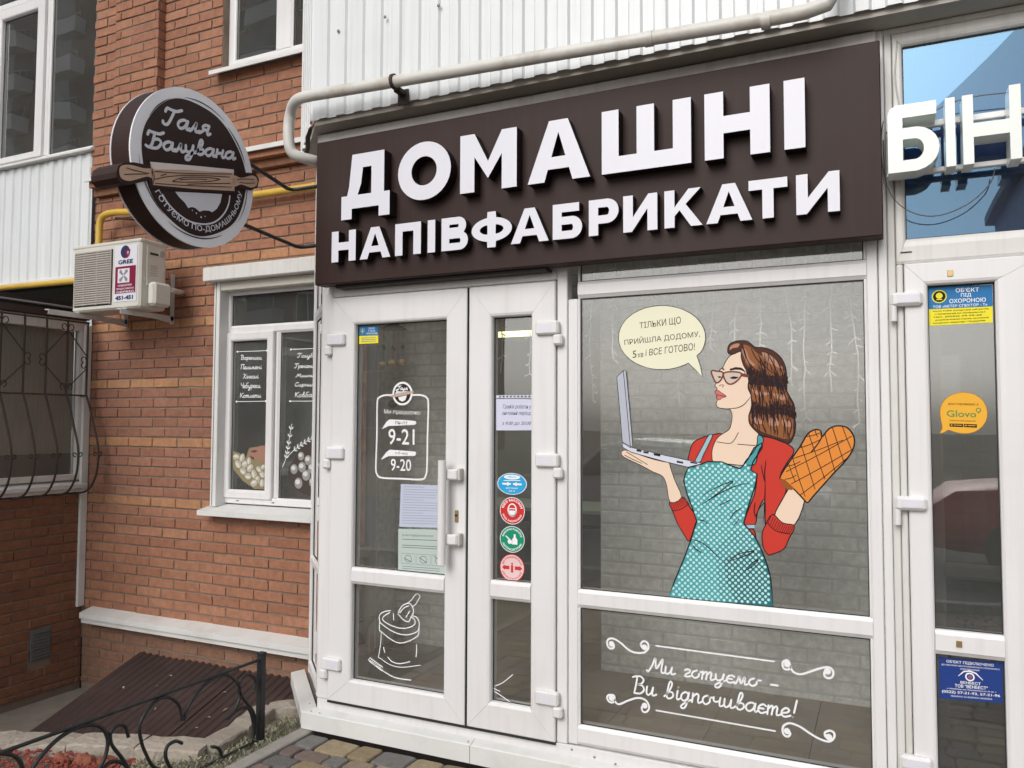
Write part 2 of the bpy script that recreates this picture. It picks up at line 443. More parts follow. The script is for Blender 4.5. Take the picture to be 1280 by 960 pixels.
def sub(q, u0, u1, w0, w1):
    """sub-quad; u from left, w from top"""
    TL, TR, BR, BL = q
    f = lambda u, w: tuple(TL[i] * (1 - u) * (1 - w) + TR[i] * u * (1 - w) + BR[i] * u * w + BL[i] * (1 - u) * w for i in (0, 1))
    return [f(u0, w0), f(u1, w0), f(u1, w1), f(u0, w1)]
def text_arc(mb, body, c, r, a0, a1, h, fn, bold=0.0, top=True, mi=0, ry=None):
    """text along an arc; angles in degrees, a0 is where the text starts"""
    vs, fs = font_pts(body, bold)
    x0 = min(v[0] for v in vs); x1 = max(v[0] for v in vs); y0 = min(v[1] for v in vs); y1 = max(v[1] for v in vs)
    out = []; k = (ry or r) / r
    for x, y in vs:
        a = R(a0 + (a1 - a0) * (x - x0) / (x1 - x0)); rr = r + (h * (y - y0) / (y1 - y0) if top else -h * (y - y0) / (y1 - y0))
        out.append(fn(c[0] + rr * math.cos(a), c[1] + rr * k * math.sin(a)))
    mb.add(out, fs, mi)

# handwriting: one set of pen strokes per letter, x-height 1, capitals 1.9
HW = {
 'а': (1.0, [[(.75,.8),(.45,1),(.1,.75),(.05,.3),(.3,0),(.6,.25),(.75,.95)], [(.75,.95),(.75,.3),(.85,.02),(1.05,.2)]]),
 'л': (.85, [[(-.05,.05),(.15,.05),(.35,.6),(.45,1),(.5,.4),(.62,.02),(.9,.2)]]),
 'я': (.95, [[(0,.02),(.15,.1),(.38,.45)], [(.7,.5),(.35,.5),(.2,.75),(.4,1),(.7,.97)], [(.7,1),(.7,.3),(.8,.02),(1,.2)]]),
 'у': (.98, [[(.05,.9),(.1,.4),(.3,.1),(.6,.3),(.68,.95)], [(.7,1),(.68,0),(.55,-.75),(.25,-.85),(.2,-.5),(.6,-.05),(1.02,.25)]]),
 'в': (.88, [[(0,.15),(.3,.7),(.5,1.5),(.4,1.9),(.25,1.7),(.2,.6),(.25,.1),(.5,0),(.75,.3),(.65,.7),(.35,.75)]]),
 'н': (.95, [[(.1,1),(.1,0)], [(.1,.5),(.6,.6)], [(.65,1),(.63,.3),(.75,.02),(1,.2)]]),
 'и': (.93, [[(.05,.95),(.08,.3),(.25,.02),(.5,.3),(.6,.95)], [(.6,.95),(.6,.3),(.7,.02),(.98,.2)]]),
 'г': (.65, [[(.05,.8),(.25,1),(.5,.85),(.4,.55),(.15,.2),(.3,0),(.65,.15)]]),
 'о': (.88, [[(.4,1),(.1,.75),(.08,.3),(.35,0),(.65,.3),(.6,.8),(.4,1),(.6,.85),(.95,.85)]]),
 'т': (1.1, [[(.05,1),(.08,0)], [(.08,.6),(.3,1),(.42,.8),(.42,0)], [(.42,.6),(.65,1),(.78,.8),(.78,.25),(.88,.02),(1.15,.2)]]),
 'є': (.72, [[(.6,.85),(.35,1),(.08,.75),(.05,.3),(.3,0),(.68,.2)], [(.08,.52),(.45,.52)]]),
 'м': (1.08, [[(-.05,.05),(.1,.05),(.2,.5),(.28,1),(.5,.1),(.72,1),(.78,.3),(.88,.02),(1.12,.2)]]),
 'і': (.5, [[(.2,1),(.2,.3),(.3,.02),(.52,.2)], [(.2,1.38),(.21,1.42)]]),
 'д': (.98, [[(.65,.8),(.4,1),(.1,.7),(.1,.25),(.35,0),(.6,.3),(.68,1)], [(.68,1),(.66,0),(.55,-.7),(.3,-.85),(.2,-.6),(.6,-.1),(1,.25)]]),
 'п': (.88, [[(.05,1),(.08,0)], [(.08,.6),(.35,1),(.55,.8),(.55,.25),(.65,.02),(.9,.2)]]),
 'ч': (.92, [[(.05,.95),(.1,.55),(.3,.45),(.58,.6)], [(.6,1),(.6,.3),(.7,.02),(.97,.2)]]),
 'е': (.75, [[(.05,.4),(.45,.5),(.6,.8),(.35,1),(.08,.7),(.08,.25),(.35,0),(.78,.22)]]),
 'с': (.72, [[(.6,.85),(.35,1),(.08,.75),(.05,.3),(.3,0),(.7,.2)]]),
 'р': (.85, [[(.05,.9),(.15,1),(.12,-.8)], [(.13,.6),(.4,1),(.65,.75),(.6,.2),(.35,0),(.15,.15)]]),
 'к': (.85, [[(.1,1),(.1,0)], [(.6,.95),(.15,.5),(.35,.4),(.55,.02),(.85,.2)]]),
 'ь': (.7, [[(.1,1),(.1,.2),(.3,0),(.55,.25),(.4,.55),(.12,.5)]]),
 'б': (.85, [[(.4,.95),(.1,.7),(.1,.2),(.35,0),(.65,.3),(.5,.85),(.2,1.1),(.2,1.6),(.75,1.9)]]),
 'ц': (.95, [[(.05,.95),(.08,.3),(.25,.02),(.5,.3),(.6,.95)], [(.6,.95),(.6,.3),(.7,0),(.8,-.4),(.65,-.35),(.98,.2)]]),
 'Г': (1.15, [[(0,1.5),(.08,1.9),(.3,1.85),(.8,1.75),(1.2,2.0)], [(.68,1.8),(.52,.6),(.35,.05),(.05,.1),(0,.35)]]),
 'Б': (1.35, [[(0,1.5),(.1,1.9),(.3,1.85),(.9,1.75),(1.25,1.98)], [(.55,1.8),(.45,.6),(.25,.05),(-.05,.2)], [(.47,1.0),(.9,1.1),(1.15,.7),(.9,.1),(.45,0),(.25,.1)]]),
 'М': (1.5, [[(-.05,.15),(.1,.0),(.35,.9),(.5,1.85),(.75,.5),(1.15,1.85),(1.2,.6),(1.3,.05),(1.55,.15)]]),
 'В': (1.25, [[(-.1,1.75),(.2,1.9),(.3,1.6),(.28,.6),(.25,.0)], [(.2,1.9),(.6,1.95),(.9,1.6),(.75,1.15),(.35,1.0),(.85,.95),(1.08,.5),(.8,.05),(.3,0)]]),
 'П': (1.2, [[(.2,1.8),(.15,0)], [(0,1.7),(.4,1.9),(1.1,1.85)], [(.9,1.85),(.85,.3),(1,.02),(1.2,.2)]]),
 'Х': (1.15, [[(.05,1.7),(.3,1.8),(.7,.1),(1.0,.1)], [(1.0,1.85),(.5,1),(.05,.05)]]),
 'Ч': (1.1, [[(.05,1.8),(.15,1.1),(.5,.9),(.85,1.2)], [(.9,1.85),(.85,.3),(.95,.02),(1.15,.2)]]),
 'К': (1.15, [[(.15,1.85),(.15,0)], [(1,1.85),(.25,.95),(.5,.8),(.9,.05),(1.15,.15)]]),
 'С': (1.1, [[(.95,1.5),(.75,1.9),(.3,1.6),(.1,.8),(.35,.05),(1,.3)]]),
 '-': (.9, [[(.15,.5),(.7,.5)]]),
 '!': (.5, [[(.3,2.0),(.25,.6)], [(.22,.06),(.23,.1)]]),
 ' ': (.75, []),
}
def script(mb, body, q, fn, wid, mi=0, k=4, slant=.12):
    """pen lettering between base line and capital line of the quad"""
    x = 0; st = []
    for ch in body:
        adv, ss = HW[ch]
        for s_ in ss: st.append([(x + p[0] + slant * p[1], p[1]) for p in s_])
        x += adv
    W_ = x; TL, TR, BR, BL = q
    for s_ in st:
        pts = smooth(s_, k) if len(s_) > 2 else s_
        out = []
        for px_, py_ in pts:
            u = px_ / W_; w = py_ / 1.9
            out.append(tuple(TL[i] * (1 - u) * w + TR[i] * u * w + BR[i] * u * (1 - w) + BL[i] * (1 - u) * (1 - w) for i in (0, 1)))
        mb.ribbon(out, wid, fn, mi=mi)
CAM = Vector((0, -3.5, 1.65))
# ================================================================== brick laying
_bm = {}
def brick_mesh(L_, H_, D_, mname, v):
    key = (round(L_, 2), round(H_, 3), D_, mname, v)
    if key not in _bm:
        r = random.Random(hash((round(L_ * 100), v)) & 0xffff)
        m = MB().box(-L_ / 2, L_ / 2, 0, D_, -H_ / 2, H_ / 2, .0035)
        m.v = [(x + r.uniform(-.0032, .0032), y + r.uniform(-.0012, .0012), z + r.uniform(-.0018, .0018)) for x, y, z in m.v]
        _bm[key] = m.mesh('brick', mname)
    return _bm[key]
def lay(parent, u0, u1, z0, z1, face, mfun, holes=(), axis='x', out=-1, pitch=.0755, bl=.25, bh=.064, joint=.01, phase=0.0, zref=0.0, depth=.05, limit=300, stretcher=.5, jit=.0032):
    """courses of bricks on a wall face. axis x: wall along x facing -y; axis y: wall along y facing +x"""
    specs = []
    k0 = math.floor((z0 - zref) / pitch); k = k0
    step = bl + joint
    while True:
        zc = zref + (k + .5) * pitch
        if zc - bh / 2 > z1 - .01: break
        za, zb = max(zc - bh / 2, z0), min(zc + bh / 2, z1)
        if zb - za > .02:
            off = (phase + (stretcher if k % 2 else 0)) * step
            i = math.floor((u0 - off) / step)
            while off + i * step < u1:
                a = off + i * step + joint / 2; b = a + bl
                a, b = max(a, u0), min(b, u1)
                segs = [(a, b)]
                for (h0, h1, hz0, hz1) in holes:
                    if zb > hz0 + .01 and za < hz1 - .01:
                        ns = []
                        for s0, s1 in segs:
                            if s1 <= h0 or s0 >= h1: ns.append((s0, s1)); continue
                            if s0 < h0: ns.append((s0, h0 - .004))
                            if s1 > h1: ns.append((h1 + .004, s1))
                        segs = ns
                for s0, s1 in segs:
                    if s1 - s0 > .025: specs.append(((s0 + s1) / 2, (za + zb) / 2, s1 - s0, zb - za, k))
                i += 1
        k += 1
    def pos(s):
        return Vector((s[0], face, s[1])) if axis == 'x' else Vector((face, s[0], s[1]))
    specs.sort(key=lambda s: (pos(s) - CAM).length)
    rest = {}
    for n, s in enumerate(specs):
        mn = mfun(s)
        dj = random.uniform(-jit, jit)
        if n < limit:
            me = brick_mesh(s[2], s[3], depth, mn, n % 3)
            o = link('brick', me, parent)
            o.location = pos(s) + (Vector((0, dj, 0)) if axis == 'x' else Vector((dj, 0, 0)))
            if axis == 'y': o.rotation_euler.z = R(90)
            o.rotation_euler.y = random.uniform(-.006, .006) if axis == 'x' else 0
        else:
            mb = rest.setdefault(mn, MB())
            if axis == 'x': mb.box(s[0] - s[2] / 2, s[0] + s[2] / 2, face + dj, face + depth, s[1] - s[3] / 2, s[1] + s[3] / 2, .0035)
            else: mb.box(face - depth, face + dj, s[0] - s[2] / 2, s[0] + s[2] / 2, s[1] - s[3] / 2, s[1] + s[3] / 2, .0035)
    if rest:
        tot = MB(); names = []
        for mn, mb in rest.items():
            mi = len(names); names.append(mn + 'i' if mn + 'i' in M else mn)
            o = len(tot.v); tot.v += mb.v; tot.f += [tuple(i + o for i in f) for f in mb.f]; tot.mi += [mi] * len(mb.f); tot.sm += mb.sm
        tag(tot.build('brick_courses', names, parent), kind='stuff')

# ================================================================== ground
def ground_sheet(name, poly, z, m):
    mb = MB(); mb.fill(poly, lambda a, b: (a, b, z)); o = mb.build(name, m); o['kind'] = 'structure'; return o
# pit beside the wall is 0.43 m lower, so the ground sheet is laid round it
bigx0, bigx1, bigy0, bigy1 = -150, 150, -150, 150
gm = MB()
pit = [(-5.80, .83), (-5.80, -1.35), (-4.95, -1.02), (-4.20, -.72), (-3.28, -.36), (-3.40, .17), (-3.14, .36), (-3.12, .83)]
outer_l = [(bigx0, bigy1), (bigx0, bigy0), (-4.5, bigy0)]
gm.fill([(bigx0, .83), (bigx0, bigy0), (-5.80, bigy0), (-5.80, .83)], lambda a, b: (a, b, -.06))
gm.fill([(-5.80, bigy0), (bigx1, bigy0), (bigx1, .83), (-3.12, .83), (-3.14, .36), (-3.40, .17), (-3.28, -.36), (-4.20, -.72), (-4.95, -1.02), (-5.80, -1.35)], lambda a, b: (a, b, -.06))
gm.fill([(bigx0, .83), (bigx1, .83), (bigx1, bigy1), (bigx0, bigy1)], lambda a, b: (a, b, -.06))
tag(gm.build('ground', 'soil'), kind='structure')
ground_sheet('pavement', [(-2.79, -.05), (-2.79, -4.6), (30, -4.6), (30, -.05)], -.022, 'sand')
ground_sheet('road', [(-60, -11.5), (60, -11.5), (60, -4.75), (-60, -4.75)], -.03, 'asphalt')
kb = MB()
for i in range(30): kb.box(-14 + i * 1.0, -14 + i * 1.0 + .99, -4.75, -4.6, -.1, .09, .01)
tag(kb.build('road_kerb', 'edging'), kind='structure')
pf = MB()
pf.fill(pit, lambda a, b: (a, b, -.43 + .02 * (a + 4.5)))
for i in range(1, 6):
    a, b = pit[i], pit[i + 1]
    pf.add([(a[0], a[1], -.46), (b[0], b[1], -.46), (b[0], b[1], -.06), (a[0], a[1], -.06)], [(0, 1, 2, 3)])
tag(pf.build('sunken_area_floor', 'conc'), kind='structure')

# pavers: worn edges, four or five colours
pr_ = tag(link('paver_path', None), kind='structure')
pv_specs = []
y = -.075; row = 0
rp = random.Random(3)
while y > -4.5:
    h = rp.choice([.115, .155, .115, .135]); x = -2.775 + rp.uniform(-.06, 0)
    while x < 2.6:
        w = rp.choice([.115, .155, .175, .20, .14])
        x0, x1 = max(x, -2.775), x + w
        if x1 - x0 > .05: pv_specs.append((x0, x1, y - h, y, rp.randrange(6), rp.uniform(-.003, .003)))
        x += w
    y -= h; row += 1
def paver_mb(x0, x1, y0, y1, dz, mb, rr):
    g = .005; x0 += g; x1 -= g; y0 += g; y1 -= g
    cx, cy = (x0 + x1) / 2, (y0 + y1) / 2; hx, hy = (x1 - x0) / 2, (y1 - y0) / 2
    c = .022; n = []
    for sx, sy in ((-1, -1), (1, -1), (1, 1), (-1, 1)):
        for a in range(3):
            t = a / 2
            px_ = sx * hx - sx * c * ((1 - t) if (sx * sy > 0) else t) ** 2
            py_ = sy * hy - sy * c * (t if (sx * sy > 0) else (1 - t)) ** 2
            n.append((px_, py_))
    n = [(a + rr.uniform(-.003, .003), b + rr.uniform(-.003, .003)) for a, b in n]
    n.sort(key=lambda p: math.atan2(p[1] / hy, p[0] / hx))
    m = len(n)
    tilt = (rr.uniform(-.02, .02), rr.uniform(-.02, .02))
    lv = [(1.0, -.045), (1.0, -.008), (.955, -.001), (.88, .002)]
    vs = []
    for s_, z in lv: vs += [(cx + p[0] * s_, cy + p[1] * s_, z + dz + tilt[0] * p[0] + tilt[1] * p[1]) for p in n]
    fs = []
    for l in range(3): fs += [(l * m + i, l * m + (i + 1) % m, (l + 1) * m + (i + 1) % m, (l + 1) * m + i) for i in range(m)]
    fs.append(tuple(range(3 * m, 4 * m)))
    mb.add(vs, fs, 0, False)
pv_specs.sort(key=lambda s: (Vector(((s[0] + s[1]) / 2 + 2.2, (s[2] + s[3]) / 2 + .3, 0))).length)
rest = [MB() for _ in range(6)]
for n, s in enumerate(pv_specs):
    if n < 290:
        mb = MB(); paver_mb(*s[:4], s[5], mb, rp); mb.build('paver', 'pv%d' % s[4], pr_)
    else: paver_mb(*s[:4], s[5], rest[s[4]], rp)
for i, mb in enumerate(rest):
    tag(mb.build('paver_field', 'pv%d' % i, pr_), kind='stuff')
# edging strip between pavers and bed
ed = thing('concrete_edging', 'thin grey concrete edging strip between the coloured pavers and the weedy bed', 'kerb')
for i in range(4): MB().box(-2.875 + .004 * (i % 2), -2.79, -.0 - (i + 1) * .98 + .005, -i * .98 - .02, -.1, .008, .006).build('edging_block', 'edging', ed)

# rough stone kerb
kr = thing('stone_kerb', 'pale rough-hewn stone kerb around the brown metal cover', 'kerb')
kp = [(-5.3, -1.22), (-4.72, -1.0), (-4.30, -.84), (-3.84, -.65), (-3.50, -.52), (-3.17, -.41), (-3.20, -.17), (-3.26, .0), (-3.29, .17), (-3.10, .30), (-2.93, .22)]
rk = random.Random(5)
for i in range(len(kp) - 1):
    a, b = Vector(kp[i]), Vector(kp[i + 1]); d = (b - a); L_ = d.length; d.normalize(); nrm = Vector((-d.y, d.x))
    nu = max(3, int(L_ / .05)); mb = MB(); wid = .17 if i < 5 else .135
    prof = [(-.5, -.13), (-.5, -.010), (-.46, .0), (0, .003), (.47, -.002), (.5, -.014), (.5, -.30)]
    ring = []
    for j in range(nu + 1):
        t = .004 / L_ + (1 - .008 / L_) * j / nu
        c = a + d * L_ * t
        edge = .97 if j in (0, nu) else 1
        rr = []
        for (p, z) in prof:
            q = c + nrm * (p * wid * edge + rk.uniform(-.007, .007))
            rr.append((q.x, q.y, z + rk.uniform(-.004, .004) - (.003 if j in (0, nu) and z > -.05 else 0) + (.006 if i in (1, 3) else 0)))
        ring.append(rr)
    vs = [v for r_ in ring for v in r_]; m = len(prof); fs = []
    for j in range(nu):
        for k in range(m - 1): fs.append((j * m + k, (j + 1) * m + k, (j + 1) * m + k + 1, j * m + k + 1))
    fs.append(tuple(range(m))); fs.append(tuple(range(nu * m, (nu + 1) * m))[::-1])
    mb.add(vs, fs); fixn(mb.build('kerb_stone', 'stone', kr))

# brown ribbed cover over the basement steps
cv = thing('basement_cover', 'dark brown ribbed metal cover sloping down from the brick wall over the basement steps', 'cover')
def cover_z(y): return -.10 - (.83 - y) * .345
nr = 0
x = -5.14
sheets = [(-5.14, -4.1), (-4.10, -3.12)]
for si, (xa, xb) in enumerate(sheets):
    mb = MB(); xs = []; x = xa
    while x < xb - .001:
        xs += [(x, 0), (x + .026, 0), (x + .036, .011), (x + .056, .011), (x + .066, 0)]; x += .0665
    xs = [p for p in xs if p[0] <= xb + .02]
    ys = [.83 - i * .16 for i in range(9)] + [-.56]
    vs = []
    for yy in ys:
        for (xx, h) in xs:
            edge = -3.30 if False else 0
            vs.append((xx, yy, cover_z(yy) + h + .004 * math.sin(xx * 9 + yy * 5) + si * .003))
    n = len(xs)
    mb.add(vs, [(j * n + i, j * n + i + 1, (j + 1) * n + i + 1, (j + 1) * n + i) for j in range(len(ys) - 1) for i in range(n - 1)])
    o = mb.build('ribbed_sheet', 'brownmetal', cv)
    sm = o.modifiers.new('thickness', 'SOLIDIFY'); sm.thickness = .002
leafm = MB(); rl = random.Random(9)
for i in range(34):
    x, yy = rl.uniform(-4.9, -3.2), rl.uniform(-.4, .7); a = rl.uniform(0, 3.1); l = rl.uniform(.01, .028); w = l * rl.uniform(.25, .6)
    z = cover_z(yy) + .018
    dx, dy = math.cos(a), math.sin(a)
    leafm.add([(x - dx * l, yy - dy * l, z - .345 * -dy * l * -1), (x + dy * w, yy - dx * w, z + .006), (x + dx * l, yy + dy * l, z + .345 * dy * l), (x - dy * w, yy + dx * w, z + .004)], [(0, 1, 2, 3)])
tag(leafm.build('fallen_leaves', mat('pale_dead_leaf', (.45, .38, .26), .8)), 'pale dead leaves and scraps scattered on the brown cover', 'leaves', kind='stuff')

# weeds, gravel and rubble in the bed
bed = MB(); rb = random.Random(11)
bedpoly = [(-2.9, .15), (-2.88, -4.2), (-4.3, -4.2), (-4.25, -.95), (-3.22, -.55), (-3.12, -.1), (-3.15, .15)]
def inpoly(x, y, P):
    c = False
    for i in range(len(P)):
        (x1, y1), (x2, y2) = P[i], P[i - 1]
        if (y1 > y) != (y2 > y) and x < (x2 - x1) * (y - y1) / (y2 - y1) + x1: c = not c
    return c
def grassblade(mb, x, y, z, h, w, a, lean):
    dx, dy = math.cos(a), math.sin(a)
    mb.add([(x - dx * w, y - dy * w, z), (x + dx * w, y + dy * w, z), (x + dx * w * .5 + dy * lean, y + dy * w * .5 - dx * lean, z + h * .7), (x + dy * lean * 2.2, y - dx * lean * 2.2, z + h * .8)], [(0, 1, 2), (0, 2, 3)])
g1, g2, gr = MB(), MB(), MB()
for i in range(9000):
    x, y = rb.uniform(-3.4, -2.88), rb.uniform(-1.4, .15)
    if not inpoly(x, y, bedpoly): continue
    dens = .5 + .5 * math.sin(x * 23 + 3) * math.sin(y * 17)
    if rb.random() > .35 + .65 * dens: continue
    grassblade(g1 if rb.random() < .55 else g2, x, y, -.058, rb.uniform(.012, .05), rb.uniform(.001, .003), rb.uniform(0, 6.3), rb.uniform(-.015, .015))
for i in range(2600):
    x, y = rb.uniform(-3.4, -2.88), rb.uniform(-1.6, .25)
    if not inpoly(x, y, bedpoly): continue
    s_ = rb.uniform(.003, .009) * (2.2 if rb.random() < .03 else 1)
    gr.box(x - s_, x + s_ * rb.uniform(.4, 1), y - s_, y + s_ * rb.uniform(.4, 1), -.062, -.058 + s_ * 1.1, s_ * .3)
tag(g1.build('dry_grass', 'grassd'), 'pale dry grass growing in the bed behind the edging', 'grass', kind='stuff')
tag(g2.build('ground_cover', 'grassg'), 'small dull green weeds growing in the bed', 'weeds', kind='stuff')
tag(gr.build('gravel', 'conc'), 'grey gravel and crumbs of stone in the bed', 'gravel', kind='stuff')
rr_ = MB()
for i in range(5000):
    x, y = rb.uniform(-4.7, -3.35), rb.uniform(-1.7, -.62)
    if y > -.80 + (x + 3.9) * .38: continue
    s_ = rb.uniform(.004, .013)
    zz = -.062 + .045 * math.exp(-((x + 3.95) ** 2) / .25)
    rr_.ell((x, y, zz + s_ * .3), s_, s_ * rb.uniform(.6, 1), s_ * rb.uniform(.4, .8), 6, 4)
rr_.sm = [False] * len(rr_.f)
tag(rr_.build('red_rubble', 'redrub'), 'bright red gravel heaped against the front of the stone kerb', 'rubble', kind='stuff')
lu = MB()
for (x, y, r_) in ((-3.62, -.76, .07), (-3.74, -.80, .06), (-3.52, -.72, .055)):
    n0 = len(lu.v); lu.ell((x, y, -.045), r_, r_ * .7, r_ * .6, 9, 6)
    lu.v[n0:] = [(a + rb.uniform(-.01, .01), b + rb.uniform(-.01, .01), c + rb.uniform(-.01, .01)) for a, b, c in lu.v[n0:]]
lu.sm = [False] * len(lu.f)
tag(lu.build('orange_soil_heap', mat('orange_clay', (.24, .085, .05), 1, var=.3, nscale=30, bump=.8)), 'orange clay and broken brick crumbs below the kerb stones', 'rubble', kind='stuff')

# ================================================================== ground-floor brick wall
B = .83
w1 = thing('ground_floor_brick_wall', 'orange-brown brick wall of the ground floor between the side wall and the glazed shopfront', 'brick wall')
WH = [(-4.41, -3.42, 1.02, 2.66)]
mb = MB()
def wallpieces(mb, x0, x1, z0, z1, holes, ya, yb):
    hx = sorted(holes)
    if not hx: mb.box(x0, x1, ya, yb, z0, z1); return
    h = hx[0]
    mb.box(x0, h[0], ya, yb, z0, z1); mb.box(h[1], x1, ya, yb, z0, z1)
    mb.box(h[0], h[1], ya, yb, z0, h[2]); mb.box(h[0], h[1], ya, yb, h[3], z1)
wallpieces(mb, -5.80, -3.034, -.46, 3.56, WH, B + .008, B + .30)
mb.build('mortar_bed', 'mortar', w1)
def mf1(s):
    z = s[1]; k = s[4]
    if z < .12: return 'bpl'
    if z > 1.0 and z < 2.95 and k % 6 == 1: return 'blt'
    if z > 1.1 and z < 2.3: return 'brd'
    return 'bor'
zr = 1.04 - 13.5 * .0755
MB().box(-3.031, -3.0, .834, 1.049, .192, 2.655, .003).build('painted_jamb', 'bw', w1)
lay(w1, -5.80, -3.035, -.40, 3.46, B, mf1, WH, zref=zr - .0755 * 6 + .0, limit=300)
# white metal corner cover and sill ledge
MB().box(-5.80, -5.775, .765, .826, .19, 2.42, .004).build('corner_strip', 'whitem', w1)
def flashing(x0, x1, yb, yf, zb, zf, drop, name, m, parent):
    mb = MB()
    prof = [(yb, zb), (yf, zf), (yf, zf - drop), (yf + .012, zf - drop), (yf + .012, zf - .006), (yb, zb - .006)]
    n = len(prof)
    vs = [(x0, p[0], p[1]) for p in prof] + [(x1, p[0], p[1]) for p in prof]
    mb.add(vs, [(i, (i + 1) % n, n + (i + 1) % n, n + i) for i in range(n)] + [tuple(range(n))[::-1], tuple(range(n, 2 * n))])
    return fixn(mb.build(name, m, parent))
flashing(-5.69, -4.62, B + .005, .72, .195, .165, .042, 'ledge_flashing', 'whitem', w1)
flashing(-4.618, -3.12, B + .005, .718, .197, .167, .042, 'ledge_flashing', 'whitem', w1)
MB().box(-5.69, -3.12, .735, .828, .085, .13, .003).build('ledge_support', 'whitem', w1)
flashing(-5.77, -3.0, B + .01, .70, 3.635, 3.60, .033, 'band_flashing', 'whitem', w1)
MB().box(-5.75, -3.0, .735, .829, 3.525, 3.59, .003).build('band_course', 'bor', w1)
MB().box(-5.76, -3.0, .785, .828, 3.465, 3.523, .003).build('band_course', 'blw', w1)  # recessed course takes a darker brick to paint the shade under the ledge
# ================================================================== upper wall
w2 = thing('upper_brick_wall', 'orange brick wall of the first floor above the white ledge, with a raised pilaster', 'brick wall')
UH = [(-4.44, -3.30, 4.265, 6.0)]
mb = MB(); wallpieces(mb, -5.80, -3.0, 3.60, 5.7, UH, B + .008, B + .3)
mb.box(-5.515, -5.05, .768, B + .008, 3.62, 5.7); mb.box(-5.79, -5.515, .788, B + .008, 3.62, 5.7)
mb.build('mortar_bed', 'mortar', w2)
mfu = lambda s: 'bor'
lay(w2, -5.05, -3.05, 3.64, 5.1, B, mfu, UH, zref=.02, limit=165)
lay(w2, -5.525, -5.045, 3.64, 5.5, .76, mfu, zref=.02, limit=95, depth=.07)
lay(w2, -5.79, -5.53, 3.64, 5.5, .78, mfu, zref=.02, limit=38, depth=.05, phase=.3)
# side faces of the pilaster
lay(w2, .765, .83, 3.64, 5.5, -5.045, mfu, axis='y', zref=.02, limit=0, depth=.04)

# ================================================================== left side wall of the extension
w3 = thing('side_brick_wall', 'dark orange brick wall at the left edge, running towards the viewer under the grilled window', 'brick wall')
LX = -5.80
mb = MB()
mb.box(LX - .30, LX - .008, -2.2, .83, -.46, 1.08)
mb.box(LX - .30, LX - .06, -2.2, .83, 1.08, 1.1)
mb.build('mortar_bed', 'mortar', w3)
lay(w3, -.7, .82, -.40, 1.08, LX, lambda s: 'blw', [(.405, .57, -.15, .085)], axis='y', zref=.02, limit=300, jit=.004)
# vent
M['ventm'] = mat('dark_vent_metal', (.12, .125, .13), .6, dirt=.3)
v_ = thing('wall_vent', 'small grey louvred metal vent set low in the left brick wall', 'vent')
MB().box(LX - .01, LX + .004, .41, .565, -.145, .08, .002).build('vent_frame', 'ventm', v_)
for i in range(9): MB().box(LX + .003, LX + .009, .42, .555, -.135 + i * .0235, -.135 + i * .0235 + .013, .001).build('louvre', 'ventm', v_)
# extension window
ew = thing('grilled_window', 'wide white window with beige ribbed blind behind the wrought-iron grille', 'window')
fr = MB().box(LX - .06, LX - .004, -2.2, .80, 2.37, 2.46, .004).build('frame', 'upvc_old', ew)
MB().box(LX - .06, LX - .001, .735, .797, 1.19, 2.37, .004).build('frame', 'upvc_old', ew)
MB().box(LX - .06, LX - .001, -2.2, .735, 1.19, 1.235, .004).build('frame', 'upvc_old', ew)
MB().box(LX - .045, LX - .035, -2.2, .735, 1.235, 2.37).build('pane', 'glassg', ew)
sb = MB()
for i in range(150):
    yy = .735 - i * .018
    sb.box(LX - .075, LX - .066 + .002 * (i % 2), yy - .0165, yy, 1.235, 2.37)
sb.build('ribbed_blind', 'screen', ew)
MB().box(LX - .075, LX - .063, -2.2, .735, 1.235, 1.40).build('lower_blind_band', mat('dark_blind_band', (.12, .115, .10), .8), ew)
mb = MB(); n = 6
prof = [(LX - .05, 1.19), (LX + .035, 1.155), (LX + .035, 1.125), (LX + .028, 1.125), (LX + .012, 1.118), (LX + .012, 1.095), (LX - .05, 1.095)]
vs = [(p[0], .815, p[1]) for p in prof] + [(p[0], -2.2, p[1]) for p in prof]; n = len(prof)
mb.add(vs, [(i, (i + 1) % n, n + (i + 1) % n, n + i) for i in range(n)] + [tuple(range(n)), tuple(range(n, 2 * n))[::-1]])
fixn(mb.build('sill', 'whitem', ew))
er = thing('extension_roof_edge', 'dark brown metal roof edge above the grilled window', 'roof edge')
MB().box(-8.5, LX + .03, -2.3, .80, 2.462, 2.52, .004).build('fascia', 'brownmetal', er)
MB().box(-8.5, LX + .055, -2.3, .80, 2.535, 2.55, .003).build('drip_edge', 'steel', er)
MB().box(-8.5, LX + .02, -2.3, .80, 2.52, 2.535).build('roof_sheet', 'signside', er)
MB().box(-8.5, LX - .02, -.9, .80, 2.55, 2.60).build('roof_deck', 'signside', er)
ei = MB(); ei.box(-8.4, LX - .31, -2.2, .80, -.4, 2.46); ei.build('inner_block', 'darkint', w3)
